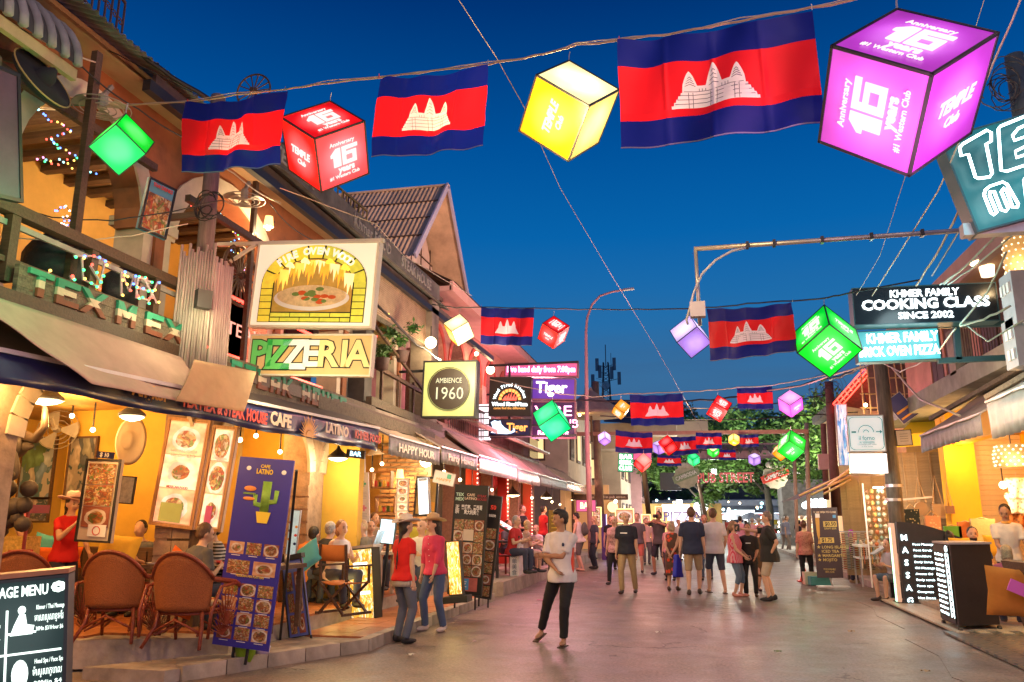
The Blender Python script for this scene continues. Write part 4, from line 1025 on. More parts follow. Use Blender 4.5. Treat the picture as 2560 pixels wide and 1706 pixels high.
# ---- fairy lights (each bulb a lit bead), strings
FL=[nosamp(E('fairy_%d'%i,c,4.5))for i,c in enumerate([(1,.08,.05),(.05,1,.25),(.1,.25,1),(1,.6,.1),(1,.25,.6),(.3,.9,1)])]
def fairy(label,pts,n,r=.012,jit=.02,cols_=None):
 t_=T('fairy_lights',label,'string lights')
 pts=[Vector(p)for p in pts];P=[]
 k=len(pts)-1
 for i in range(n):
  u=i/(n-1)*k;j=min(int(u),k-1);p=pts[j].lerp(pts[j+1],u-j)
  P.append(p+Vector([random.uniform(-jit,jit)for _ in range(3)]))
 MB().tube(P,.004,4).build('wire',m_bcable,t_)
 for i,p in enumerate(P):
  me='fairy_bulb'
  if me not in globals().get('_fb',{}):
   globals().setdefault('_fb',{})[me]=MB().ell((0,0,0),(1,1,1),None,6)
  o=link('bulb',_fb[me].mesh('bulb',True),(cols_ or FL)[random.randrange(len(cols_ or FL))],t_,p);o.scale=(r,r,r)
 return t_
fairy('coloured fairy lights wrapped round the arch ceiling upper left',[QX(*p,-6.6)for p in((85,262),(130,300),(180,330),(120,345),(150,370),(205,400),(90,400),(160,410),(240,440))],46)
fairy('coloured fairy lights in the second arch above the bamboo post',[QX(*p,-6.5)for p in((435,498),(475,515),(560,540),(580,575),(600,590),(570,620),(620,650),(600,690))],34)
fairy('blue and white fairy lights on the mauve niche',[QX(*p,-7.2)for p in((140,530),(160,515),(195,540),(150,545),(190,560),(150,560),(200,570),(135,580))],26,cols_=[FL[2],nosamp(E('fairy_w',(1,.6,.5),8))])
def strokes(label,S_,n,x=-5.55):
 t_=T('light_letters',label,'light sign')
 for st in S_:
  pts=[QX(*p,x)for p in st]
  MB().tube(pts,.012,5).build('letter_tube',M('pale_tube',(.5,.35,.4),.4,0,1,0),t_)
  k=len(pts)-1;m_=max(3,int(sum((pts[i+1]-pts[i]).length for i in range(k))/.075))
  for i in range(m_):
   u=i/(m_-1)*k;j=min(int(u),k-1);p=pts[j].lerp(pts[j+1],u-j)+Vector((.02,random.uniform(-.01,.01),random.uniform(-.015,.015)))
   o=link('bulb',_fb['fairy_bulb'].mesh('bulb',True),FL[random.randrange(4)],t_,p);o.scale=(.0145,)*3
strokes('letters spelling MEX in coloured bulbs on the balcony railing',[((303,740),(303,680),(315,690)),((308,690),(322,728),(335,690),(345,745)),((345,692),(340,745),(368,750)),((345,692),(375,705)),((343,718),(368,728)),((362,700),(392,758)),((394,705),(368,760))],8)
strokes('tangle of coloured bulbs spelling TEX at the left of the balcony',[((185,640),(230,640),(260,650)),((205,645),(208,700),(240,715)),((225,665),(250,705)),((262,660),(245,725)),((175,690),(180,700)),((120,680),(122,695))],8)
# ------------------------------------------------------------ pizza sign + pizzeria
m_lime=M('sign_white_frame',(.7,.68,.55),.5,.1,5,0)
PZ=9.3
m_sbk=M('sign_white_print',(.8,.78,.68),.5,.05,3,0,e=(.95,.9,.6),es=.5)
o,w,h=board('pizza_sign','large white sign with a brick oven arch, flames and a pizza','sign',((642,607),(951,604),(929,820),(626,820)),(0,PZ,0),(0,1,0),m_sbk,m_lime,.12,.03)
m_br=[nosamp(M('yellow_brick_print_%d'%i,c,.5,.25,12,0,e=c,es=.5))for i,c in enumerate([(.75,.62,.05),(.6,.6,.06)])]
m_brk=M('black_print',(.02,.02,.015),.5,0,1,0)
aw_,ah=w*.43,h*.46
arc=[(-aw_,-h*.44),(aw_,-h*.44)]+[(aw_*math.cos(a),h*.0+ah*math.sin(a))for a in[i*math.pi/24 for i in range(25)]]
MB().prism(arc,lambda u,v:(u,-.010,v),(0,-.004,0)).build('arch_outline',m_brk,o)
def bq(u0,v0,u1,v1,k):
 MB().box(((u0+u1)/2,-.018,(v0+v1)/2),(u1-u0-.012,.006,v1-v0-.012)).build('brick',m_br[k],o)
bw_=w*.105
for r in range(6):
 z0=-h*.44+r*h*.078;
 for s_ in(-1,1):
  u0,u1=sorted((s_*aw_,s_*(aw_-bw_)));bq(u0+.005,z0,u1-.005,z0+h*.078,0 if s_<0 else 1)
for r in range(2):
 n=4;span=2*(aw_-bw_)
 for c in range(n+r):
  u0=-(aw_-bw_)+span*(c-.5*r)/n;u1=u0+span/n
  u0=max(u0,-(aw_-bw_));u1=min(u1,aw_-bw_)
  bq(u0,-h*.44+(1-r)*h*.055+.004,u1,-h*.44+(2-r)*h*.055,1)
for k in range(9):
 a0,a1=math.pi*(k+.06)/9,math.pi*(k+.94)/9
 pts=[]
 for t_ in range(4):a=a0+(a1-a0)*t_/3;pts.append(((aw_-.015)*math.cos(a),(ah-.015)*math.sin(a)+h*.01))
 for t_ in range(3,-1,-1):a=a0+(a1-a0)*t_/3;pts.append(((aw_-bw_)*math.cos(a),(ah-bw_*1.05)*math.sin(a)+h*.01))
 MB().prism(pts,lambda u,v:(u,-.017,v),(0,-.005,0)).build('brick',m_br[k<4],o)
iw,ih=aw_-bw_-.01,ah-bw_*1.05-.01
mouth=[(-iw,-h*.32),(iw,-h*.32)]+[(iw*math.cos(a),h*.01+ih*math.sin(a))for a in[i*math.pi/20 for i in range(21)]]
fm_=print_mat('flame_print',(0,0,0),[(.02,.02,.03),(.9,.5,.05),(.95,.8,.25),(.05,.04,.03),(.9,.6,.1)],3,em=.8,plate=False)
t=fm_.node_tree;vn=[n for n in t.nodes if n.type=='TEX_VORONOI'][0]
wv=[n for n in t.nodes if n.type=='VECT_MATH' and n.operation=='MULTIPLY_ADD']
q=MB().prism(mouth,lambda u,v:(u,-.016,v),(0,-.003,0));me=q.mesh('mouth')
link('oven_mouth',me,M('ember_print',(.3,.15,.03),.5,.7,3,0,e=(.8,.45,.06),es=.35),o)
for k in range(15):
 u=-iw*.9+k*iw*.128;hh_=ih*(.8+.35*math.sin(k*2.3));top=math.sqrt(max(.05,1-(u/iw)**2))*ih
 b_=top-hh_*.95
 pts=[(u-.07,top*.97),(u-.05,b_+.12),(u-.02,b_+.2),(u+.0,b_),(u+.03,b_+.18),(u+.06,b_+.1),(u+.075,top*.9)]
 MB().prism(pts,lambda a,b:(a,-.021-.001*(k%3),b),(0,-.001,0)).build('flame',nosamp(M('flame_%d'%(k%3),[(.9,.45,.04),(.95,.75,.15),(.95,.85,.45)][k%3],.5,.3,7,0,e=[(.9,.4,.03),(1,.7,.1),(1,.85,.4)][k%3],es=.7)),o)
pl_=MB().prism([(iw*.96*math.cos(a*math.pi/16),-h*.165+h*.145*math.sin(a*math.pi/16))for a in range(32)],lambda u,v:(u,-.026,v),(0,-.003,0)).build('plate',m_txtwp,o)
uvm=MB().prism([(iw*.88*math.cos(a*math.pi/16),-h*.14+h*.125*math.sin(a*math.pi/16))for a in range(32)],lambda u,v:(u,-.03,v),(0,-.003,0)).build('pizza',M('cheese_print',(.8,.62,.35),.5,.3,16,0),o)
for k in range(16):
 a=random.uniform(0,6.28);r_=random.uniform(.1,.85)
 MB().ell((iw*.75*r_*math.cos(a),-.034,-h*.14+h*.11*r_*math.sin(a)),(.06,.002,.028),None,8).build('topping',M(*[('tomato_print',(.6,.1,.02),.5,0),('basil_print',(.15,.25,.06),.5,0)][k%2],1,0),o)
txt='FIRE OVEN WOOD'
for i,ch in enumerate(txt):
 if ch==' ':continue
 a=math.pi*(.78-.56*i/(len(txt)-1))
 r1=(aw_+iw)/2;r2=(ah+ih)/2
 text(o,ch,r1*math.cos(a),r2*math.sin(a)+h*.01,.135,nosamp(M('lit_white_print',(.8,.8,.7),.5,0,1,0,e=(1,1,.8),es=.55)),y=-.03,bold=.05,roll=(a-math.pi/2)*.8)
for s_ in(-1,1):MB().tube([(s_*w*.4,.05,h/2),(s_*w*.4,.05,h/2+.05)],.008,5).build('hook',m_steel,o)
MB().bar(QY(545,612,PZ+.05),QY(960,602,PZ+.05),.05).build('sign_support',m_lime,None,label='pale steel arm carrying the pizza sign from the bamboo post',cat='bracket')
MB().bar(QY(560,665,PZ+.05),QY(640,612,PZ+.05),.04).build('sign_support',m_lime,None,label='diagonal steel brace under the pizza sign arm',cat='bracket')
m_tan=M('tan_gradient_print',(.62,.42,.16),.5,.15,1.5,0,e=(.9,.6,.25),es=.22)
o,w,h=board('pizzeria_sign','orange sign lettered PIZZERIA in green, white and yellow below the pizza sign','sign',((624,835),(932,837),(930,941),(620,940)),(0,PZ,0),(0,1,0),m_tan,m_lime,.1,.022)
gl=(.12,.55,.12);
xs=[-.43,-.345,-.27,-.14,-.005,.13,.265,.37];
for i,ch in enumerate('PIZZERIA'):
 c=[gl,gl,gl,(.85,.85,.75),(.85,.85,.75),(.75,.62,.25),(.75,.62,.25),(.75,.62,.25)][i]
 sz=h*.86*(1.12 if ch=='Z' else 1)
 text(o,ch,xs[i]*w+.03,(-.03 if ch=='Z' else .0)*h,sz,m_brk,y=-.012,bold=.06)
 text(o,ch,xs[i]*w+.03,(-.03 if ch=='Z' else .0)*h,sz,nosamp(M('pz_%d'%int(c[0]*99),c,.5,.1,5,0,e=c,es=.3)),y=-.018,bold=.03)
lamp((-4.6,8.5,3.3),(1,.93,.55),26,.06,'sign_spot_light')
# ------------------------------------------------------------ Ambience 1960 sign
o,w,h=board('round_logo_sign','square glowing yellow-green box sign with a dark disc lettered AMBIENCE 1960','sign',((1058,903),(1193,901),(1189,1045),(1053,1045)),(0,15.4,0),(0,1,0),E('yellow_green_lit',(.62,.62,.2),.75,.25,(.3,.3,.1)),m_black,.25,.035)
MB().lathe([(w*.37,0),(w*.37,.012)],(0,-.02,0),32,m=Matrix.Rotation(R_(90),3,'X')).build('disc',M('dark_disc',(.03,.02,.012),.5,.1,5,0),o)
MB().tube([(w*.385*math.cos(a*math.pi/16),-.03,w*.385*math.sin(a*math.pi/16))for a in range(33)],.008,4).build('ring',m_brk,o)
m_ylit=nosamp(E('pale_yellow_lit',(.9,.85,.5),1.2))
text(o,'AMBIENCE',0,.14*h,.15,m_ylit,y=-.04,w=w*.48);text(o,'1960',0,-.09*h,.36,m_ylit,y=-.04,w=w*.5)
MB().bar((-5.9,15.55,4.6),(-4.9,15.55,4.6),.05).build('sign_support',m_black,None,label='black bracket behind the round logo sign',cat='bracket')
# ------------------------------------------------------------ cluster of neon signs
TY=22.0
m_pnk=nosamp(E('pink_neon',(1,.35,.6),6));m_pnkb=E('pink_lit_panel',(.9,.12,.3),1.0,.2,(.3,.05,.1));m_dkp=M('dark_purple_panel',(.03,.012,.04),.4,.1,3,0,e=(.12,.02,.15),es=.3)
m_pstl=M('pinkish_steel',(.3,.12,.16),.5,.2,5,.05)
lv,w,h=board('live_band_sign','pink neon strip sign reading Live band daily from 7.00pm','sign',((1262,907),(1445,907),(1445,942),(1262,942)),(0,TY,0),(0,1,0),m_pnkb,m_pstl,.25,.03)
text(lv,'Live band daily from 7:00pm',0,0,h*.6,m_pnk,w=w*.93,bold=.03,y=-.03)
tg,w,h=board('beer_sign','purple lit beer sign reading Tiger in white letters','sign',((1329,945),(1438,948),(1438,1000),(1329,1000)),(0,TY,0),(0,1,0),M('violet_panel',(.08,.02,.2),.4,.1,3,0,e=(.15,.05,.45),es=.8),m_pstl,.25,.03)
text(tg,'Tiger',-.05,.03,h*.75,nosamp(E('warm_white_neon',(1,.85,.75),4)),w=w*.72,bold=.02,y=-.03)
vb,w,h=board('neon_sign','dark box with large pink neon letters behind the teal lantern','sign',((1329,1004),(1440,1004),(1438,1096),(1329,1096)),(0,TY,0),(0,1,0),m_dkp,m_pstl,.25,.03)
text(vb,'VIBE',0,h*.22,h*.4,m_pnk,w=w*.85,y=-.04);text(vb,'CLUB',.3,-h*.12,h*.32,m_pnk,y=-.04);text(vb,'Restaurant',0,-h*.36,h*.16,m_pnk,w=w*.7,y=-.04,bold=.03)
wp,w,h=board('oven_logo_sign','black sign with red flames in an orange brick arch reading Wood Fired Pizza','sign',((1223,943),(1328,943),(1328,1041),(1223,1041)),(0,TY-.35,0),(0,1,0),m_brk,m_black,.2,.03)
mo=nosamp(E('orange_lit',(1,.4,.08),2));mr_=nosamp(E('red_lit',(1,.1,.06),2.2))
for k in range(9):
 a0,a1=math.pi*(k+.1)/9,math.pi*(k+.9)/9;r0,r1=w*.2,w*.27
 MB().prism([(r*math.cos(a),-h*.1+r*math.sin(a))for r,a in((r0,a0),(r1,a0),(r1,a1),(r0,a1))],lambda u,v:(u,-.02,v),(0,-.01,0)).build('brick',mo,wp)
for k in range(5):
 u=(k-2)*w*.065;MB().prism([(u-w*.05,-h*.1),(u+w*.03,-h*.1),(u+w*.05,h*(.03+.05*(2-abs(k-2)))),(u,-h*.02)],lambda a,b:(a,-.02,b),(0,-.01,0)).build('flame',mr_,wp)
for i,ch in enumerate('Wood Fired Kitchen'):
 a=math.pi*(.93-.86*i/17);text(wp,ch,w*.36*math.cos(a),-h*.1+w*.36*math.sin(a),w*.1,m_txtw,y=-.03,roll=a-math.pi/2,bold=.03)
text(wp,'Wood Fired Pizza',0,-h*.2,.14,m_txtw,w=w*.85,bold=.05,y=-.03);text(wp,'come find the difference',0,-h*.3,.1,mo,w=w*.75,y=-.03)
t2,w,h=board('beer_sign','low dark beer sign with a white tiger and orange letters reading Tiger','sign',((1222,1048),(1327,1048),(1327,1091),(1222,1091)),(0,TY-.35,0),(0,1,0),m_navy,m_black,.2,.03)
text(t2,'Tiger',w*.18,0,h*.65,mo,w=w*.5,bold=.03,y=-.03)
tgm=nosamp(E('pale_blue_lit',(.6,.8,1),2.2))
mb=MB();mb.prism([(-.45,.3),(-.36,.42),(-.28,.36),(-.22,.4),(-.2,.2),(-.12,0),(.02,-.2),(.08,-.3),(-.05,-.38),(-.3,-.35),(-.44,-.3),(-.4,0)],lambda u,v:(u*w,-.02,v*h),(0,-.01,0));mb.tube([(0.02*w,-.03,-.3*h),(.12*w,-.03,-.2*h),(.1*w,-.03,-.08*h)],.03,5)
mb.build('tiger_emblem',tgm,t2)
sidep=T('lit_side_panel','white lit louvre panel at the left of the neon cluster','sign',QY(1210,1055,TY-.2))
MB().box((0,.1,0),(.3,.2,1.0)).build('panel',E('white_pink_lit',(1,.8,.85),1.6),sidep)
for i in range(6):MB().box((0,-.02,-.42+i*.17),(.32,.02,.03)).build('slat',m_black,sidep)
fr_=T('neon_sign_support','black steel frame carrying the neon signs','bracket')
for a,b in(((-5.9,TY-.1,4.15),(-3.1,TY-.1,4.15)),((-5.6,TY-.1,3.85),(-3.1,TY-.1,3.85)),((-5.6,TY-.1,5.9),(-3.0,TY-.1,5.9)),((-5.0,TY-.05,3.9),(-5.0,TY-.05,5.9))):MB().bar(a,b,.06).build('bar',m_black,fr_)
lamp((-4.2,TY-.2,3.45),(1,.3,.42),260,.3,'neon_glow')
lamp((-4.4,TY+1.5,5.2),(1,.35,.45),420,.4,'neon_glow')
lamp((-3.0,TY-1.2,3.4),(1,.5,.5),130,.3,'neon_glow')
# ------------------------------------------------------------ pink lit building C (arches)
C3=T('restaurant_building','pink lit brick building with red arches and long balcony behind the neon signs','building')
m_pbrick=M('rosy_brick',(.4,.2,.15),.8,.3,16,.5);m_pp=M('pink_plaster',(.5,.28,.25),.8,.12,3,.1)
cols3=[18.2,20.1,22.0,23.9,25.8,27.7,29.6]
arch_wall(C3,-6.3,18,30,3.6,7.0,cols3,m_pbrick,M('red_arch',(.4,.05,.03),.7,.15,4,0),cw=.5,rise=.9)
for c in cols3:MB().box((-6.45,c,4.6),(.4,.5,2.1)).build('pier',m_pbrick,C3)
MB().box((-8.6,24,5.2),(.2,12,3.2)).build('back_wall',m_pp,C3)
MB().box((-6.6,24,7.05),(2.2,12.4,.12)).build('soffit',m_pp,C3)
MB().box((-5.5,24,7.1),(.08,12.4,.25)).build('fascia',m_pp,C3)
MB().box((-7.0,24,3.6),(2.6,12.2,.2)).build('floor',m_wood,C3)
for i in range(12):MB().add([(-5.45,18+i*1.03,7.25),(-5.45,19.01+i*1.03,7.25),(-7.8,19.01+i*1.03,8.5),(-7.8,18+i*1.03,8.5)],[(0,1,2,3)]).build('roof_sheet',m_corr,C3)
ir=MB()
for i in range(70):
 y=18.4+i*.165;ir.bar((-5.7,y,3.75),(-5.7,y,4.5),.016)
ir.build('iron_balusters',m_rust,C3,kind='stuff')
MB().bar((-5.7,18.3,4.52),(-5.7,30,4.52),.05).build('hand_rail',m_rust,C3)
lamp((-5.7,19.0,5.4),(1,.5,.35),50,.1)
def globe(label,p,r=.12,pw=25,col=WARMW,m=None,cord=.25):
 t_=T('globe_lamp',label,'lamp',p)
 MB().ell((0,0,0),(r,r,r),None,16).build('globe',m or m_bulb,t_,smooth=True)
 MB().cyl((0,0,r*.9),(0,0,r+cord),.012).build('stem',m_black,t_)
 if pw:lamp(Vector(p)+Vector((.0,-.0,-(r+.05))),col,pw,r)
 return t_
globe('round white globe lamp at the corner of the blinds',QX(1077,857,-5.6),.13,30)
globe('half hidden globe lamp right of the round logo sign',QX(1226,925,-5.9),.13,20)
globe('small warm bulb hanging under the pink balcony',QX(1191,885,-6.0),.06,12)
for k,p in enumerate(((1300,1100),(1600,1130),(1560,1125))):pass
# ------------------------------------------------------------ ground floors of B, C and beyond (left side)
m_brw=M('warm_brick',(.42,.24,.12),.8,.35,6,.5)
Bg=Bb
brm=MB().box((0,0,0),(.2,.06,.062)).mesh('brick');brm.materials.append(m_brw)
MB().box((-8.0,17.9,1.7),(4.0,.2,3.2)).build('ground_party_wall',m_ochre,Bb)
MB().box((-9.0,15.3,1.7),(.2,5,3.2)).build('ground_back_wall',m_ochre,Bb)
MB().box((-7.0,14.9,3.3),(3.0,5.6,.08)).build('ground_ceiling',m_ochre,Bb)
for cx_,cy_,w_ in((-6.7,14.3,1.15),(-6.2,16.9,1.2)):
 MB().box((cx_,cy_+.08,1.75),(w_-.02,.12,3.0)).build('pier_core',m_mortar,Bb)
 nr=30;nc=int(w_/.215)
 for r in range(nr):
  for c in range(nc):link('brick',brm,None,Bb,(cx_-w_/2+.1+c*.215+(.05 if r%2 else-.03),cy_+random.uniform(-.004,.004),.35+r*.096+.02))
for y in(13.0,13.55):
 MB().box((-6.2,y,1.75),(.14,.14,3.0)).build('iron_column',m_black,Bb)
MB().box((-7.2,13.1,2.0),(1.9,.08,.12)).build('lintel',m_black,Bb);MB().box((-7.2,13.1,1.3),(1.9,.06,.08)).build('glazing_bar',m_black,Bb)
for x_ in(-7.9,-7.3,-6.7):MB().box((x_,13.1,1.7),(.08,.08,3.0)).build('mullion',m_black,Bb)
for k in range(6):   # tilted dark roof braces of the shopfront
 MB().bar((-7.9+k*.3,13.05,2.2),(-7.5+k*.3,13.05,3.1),.05).build('brace',m_wood,Bb)
shf=T('wall_shelf','orange lit wooden box shelves on the brick restaurant wall','shelf',QY(965,1262,15.6))
for k,(dx,dz)in enumerate(((0,0),(-.1,.5),(.15,0.0))):
 if k==2:continue
 for a,b,c,d in((0,-.16,.4,.03),(0,.16,.4,.03),(-.2,0,.03,.33),(.2,0,.03,.33)):MB().box((dx+a,0,dz+b),(c,.16,d)).build('shelf_board',M('honey_wood'),shf)
 for j in range(4):MB().cyl((dx-.13+j*.09,0,dz-.14),(dx-.13+j*.09,0,dz-.02-.03*(j%2)),.03).build('jar',[m_yep,m_redp,m_leaf][(j+k)%3],shf)
def wall_lamp(label,p,pw=14,sc=1,col=WARM):
 t_=T('wall_lamp',label,'lamp',p)
 MB().cyl((0,0,.08*sc),(0,0,-.08*sc),.055*sc,.075*sc).build('shade',M('warm_shade',(.7,.55,.3),.6,0,1,0,e=(1,.6,.22),es=2.2),t_)
 MB().ell((0,0,-.1*sc),(.035*sc,)*3).build('bulb',m_bulb,t_)
 MB().bar((0,0,.05),(0,.15,.05),.02).build('arm',m_black,t_)
 lamp(Vector(p)+Vector((0,-.05,-.2)),col,pw,.05)
for k,(p,lb)in enumerate((((888,1195),'top lantern of three on the brick pier'),((886,1242),'middle lantern of three on the brick pier'),((884,1288),'bottom lantern of three on the brick pier'))):wall_lamp(lb,QY(*p,14.1),9)
wall_lamp('square lit wall lantern above the narrow dish poster',QY(1000,1185,16.7),24,1.2)
wall_lamp('square lit wall lantern beside the lit white menu',QY(1080,1222,16.6),24,1.2)
globe('warm globe lamp under the grey awning',QX(1065,1153,-5.6),.13,34,cord=.2)
globe('tiny filament bulb over the shelves',QX(970,1205,-7.0),.035,8,cord=.8)
def pendant(label,p,r=.2,pw=30,cord=.4,lit=True,m=None,col=WARMW):
 t_=T('pendant_lamp',label,'lamp',p)
 MB().lathe([(r,0),(r*.95,.03),(r*.45,r*.6),(r*.2,r*.85),(r*.12,r*1.1)],n=20).build('lamp_shade',m or m_shade,t_,smooth=True)
 if lit:MB().lathe([(r*.9,-.012),(r*.6,-.04),(.01,-.06)],n=16).build('diffuser',m_bulb,t_,smooth=True)
 MB().cyl((0,0,r),(0,0,r+cord),.008,n=5).build('cord',m_black,t_)
 if lit:lamp(Vector(p)+Vector((0,0,-.12)),col,pw,r*.5)
 return t_
pendant('grey enamel pendant lamp over the left dining area',QX(112,1000,-7.0),.2,55,.3,True,M('grey_enamel',(.2,.2,.2),.4,.1,5,0),WARM)
pendant('grey enamel pendant lamp beside the cowboy hat on the column',QX(330,1040,-5.9),.14,30,.2,True,M('grey_enamel'),WARM)
pendant('bright white pendant lamp under the navy valance',QX(845,1145,-5.6),.17,60,.25)
pendant('upper white pendant lamp tucked behind the valance',QX(830,1120,-6.2),.17,30,.15)
pendant('wide dark pendant lamp hanging over the terrace tables',QX(1282,1238,-5.5),.24,30,1.0)
pendant('dark pendant lamp over the second terrace',QX(1366,1244,-5.6),.24,25,1.0)
pendant('small far dark pendant lamp near the street lamp',QX(1424,1250,-5.6),.24,25,1.0)
globe('bare bright bulb at the far left under the tarpaulin',QX(8,935,-5.9),.06,45,WARM)
lamp((-7.6,6.4,2.7),WARM,150,.15);lamp((-8.0,9.0,2.85),WARM,140,.15);lamp((-6.9,11.6,2.8),WARM,70,.15)
lamp((-7.2,15.4,2.8),WARM,60,.15)
for y_,c_ in((5.0,WARMW),(7.2,WARMW),(9.6,WARMW),(12.2,WARM)):
 globe('warm bulb under the upstairs ceiling, number %s along'%{5.0:'one',7.2:'two',9.6:'three',12.2:'four'}[y_]if 0 else{5.0:'warm bulb upstairs behind the first arch',7.2:'warm bulb upstairs behind the second arch',9.6:'warm bulb upstairs behind the third arch',12.2:'warm bulb upstairs behind the fourth arch'}[y_],(-7.6,y_,6.2),.05,48,c_)
wall_lamp('bare strip lamp lighting the orange column above the pizza sign',QX(672,555,-5.85),60,1.0,WARMW)
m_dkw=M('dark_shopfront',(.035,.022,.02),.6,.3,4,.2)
ledc=[]
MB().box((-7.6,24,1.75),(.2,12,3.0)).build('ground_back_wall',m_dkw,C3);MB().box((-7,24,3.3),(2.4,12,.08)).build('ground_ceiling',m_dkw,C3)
MB().box((-7,30,1.75),(2.2,.2,3.0)).build('ground_end_wall',m_pbrick,C3)
for i,y in enumerate((21.0,24.6,28.4)):
 q=MB().box((-5.8,y,1.7),(.3,.3,2.9)).build('led_column',m_redp,C3)
 mb=MB()
 for k in range(22):mb.ell((-5.62,y-.16,.5+k*.12),(.022,)*3,None,6)
 mb.build('led_strip',nosamp(E('white_red_led',(1,.35,.25),7)),q)
 lamp((-5.4,y-.4,1.9),(1,.12,.08),10,.2)
for y in(19.2,22.8,26.5):MB().box((-5.85,y,1.7),(.3,.4,2.9)).build('brick_pier',m_pbrick,C3)
rd=T('red_disc_sign','round red lacquer sign under the silver valance','sign',QX(1215,1205,-5.9),R_(35))
MB().lathe([(.34,0),(.36,.03),(.3,.05)],m=Matrix.Rotation(R_(90),3,'X'),n=24).build('disc',M('red_lacquer',(.35,.02,.015),.25,.2,5,.1),rd)
MB().lathe([(.25,0),(.25,.02)],(0,-.055,0),m=Matrix.Rotation(R_(90),3,'X'),n=24).build('inner_disc',m_redp,rd)
lamp((-6.4,20.3,2.6),WARM,35,.2);lamp((-6.3,26.4,2.5),WARM,50,.2);lamp((-6.3,31,2.6),WARM,60,.2)
brr=T('bar_counter','back bar with rows of bottles lit in yellow beyond the red columns','bar',(-6.9,29.3,.28))
MB().box((0,0,.55),(1.4,.4,1.1)).build('counter',m_wood,brr)
for r in range(2):
 MB().box((0,.1,1.2+r*.4),(1.5,.2,.03)).build('shelf',m_wood,brr)
 for k in range(10):MB().lathe([(.03,0),(.032,.15),(.012,.2),(.012,.26)],(-.65+k*.14,.08,1.22+r*.4),8).build('bottle',[m_leaf,m_yep,m_orp][k%3],brr,smooth=True)
o,w,h=board('neon_sign','small glowing red bar sign over the bottles','sign',((1440,1250),(1490,1250),(1490,1280),(1440,1280)),(0,29.6,0),(0,1,0),m_pnkb,m_black,.1,.02)
text(o,'BAR',0,0,h*.7,nosamp(E('orange_neon',(1,.5,.2),5)),w=w*.6,bold=.03)
rn2=T('red_neon_sign','red neon lettering STEAK glowing upstairs behind the bamboo post','neon sign')
MB().box((-7.6,10.4,4.0),(.1,2.6,.9)).build('backing',M('maroon_wall'),rn2)
for z_ in(4.42,3.62):MB().bar((-6.0,8.6,z_+.12),(-6.0,12.2,z_+.12),.035).build('neon_tube',m_redlit,rn2)
vtext('STEAK HOUSE',10.3,4.1,.26,nosamp(E('pink_white_tube',(1,.35,.25),1.6)),par=rn2,x=-5.98,w=2.4)
lamp((-6.6,10.0,4.3),(1,.08,.05),30,.3)
rb_=random.Random(12)
for k,(px,py,y_)in enumerate(((60,1010,9.5),(180,1040,10),(232,1075,9.8),(600,1100,9.8),(640,1090,11),(700,1130,11.5),(745,1120,12.2),(790,1165,12.6),(930,1175,14.5),(955,1160,14),(1110,1180,15.6),(1150,1200,16),(1180,1235,18),(1230,1225,20),(1330,1245,22),(1380,1255,25),(1400,1262,28))):
 globe('small hanging bulb, %s'%['leftmost near the wall fan','above the sea painting','beside the cowboy hat','right of the wooden menu board','over the blue banner','past the blue banner','by the green plant','under the navy valance end','above the shelves','left of the shelves bulb','right of the lit menu panel','beside the hanging white sign','by the red disc sign','near the first red column','near the second red column','near the third red column','farthest on the terrace'][k],QY(px,py,y_),.035,9 if k%2 else 0,WARM,cord=.5)
# ================================================================ RIGHT SIDE
RB=T('shop_building','terracotta two-storey building with dark shutters and yellow ground floor on the right','building')
RX=5.3
m_terra=M('terracotta_wall',(.5,.24,.17),.8,.2,3,.15,dirt=.2);m_shut=M('dark_brown_shutter',(.07,.035,.03),.6,.3,5,.2)
m_yw=M('bright_yellow_wall',(.8,.42,.01),.65,.12,2,.1,dirt=.08)
y0r,y1r=8.0,22.0
zt=QX(2400,640,RX-.55).z-.42;zl=QX(2480,935,RX).z
MB().box((RX+.3,15,(zl+zt)/2),(.3,14,zt-zl)).build('upper_wall',m_terra,RB)
MB().box((RX-.15,15.4,zt+.05),(.6,13.2,.1)).build('soffit',M('dim_soffit',(.4,.25,.15),.8,.2,3,.1),RB)
MB().box((RX-.5,15.4,zt+.2),(.12,13.2,.42)).build('parapet',M('pinkish_plaster',(.36,.24,.2),.8,.15,3,.1,dirt=.15),RB)
MB().box((RX-.2,14,zl-.12),(.9,16,.34)).build('ledge',M('greenish_ledge',(.3,.3,.24),.8,.25,3,.2,dirt=.35),RB)
shm=MB().box((0,0,0),(.05,.42,1.9)).mesh('shutter');shm.materials.append(m_shut)
cm_=MB().box((0,0,0),(.08,.16,2.2)).mesh('pilaster');cm_.materials.append(m_terra)
for i in range(9):
 y=11.3+i*1.1
 if i%3!=2:
  link('shutter',shm,None,RB,(RX+.13,y,zl+1.2));link('shutter',shm,None,RB,(RX+.13,y+.46,zl+1.2))
 link('pilaster',cm_,None,RB,(RX+.12,y-.45,zl+1.25))
rr_=T('balcony_railing','iron balcony railing with plants on the terracotta building','railing')
q=MB()
for i in range(44):q.bar((RX-.55,9.6+i*.13,zl+.05),(RX-.55,9.6+i*.13,zl+.8),.015)
q.build('balusters',m_rust,rr_,kind='stuff');MB().bar((RX-.55,9.5,zl+.82),(RX-.55,15.4,zl+.82),.05).build('hand_rail',m_rust,rr_)
MB().box((RX-.5,15.6,zl+.4),(.3,.35,.8)).build('concrete_pier',m_conc,rr_)
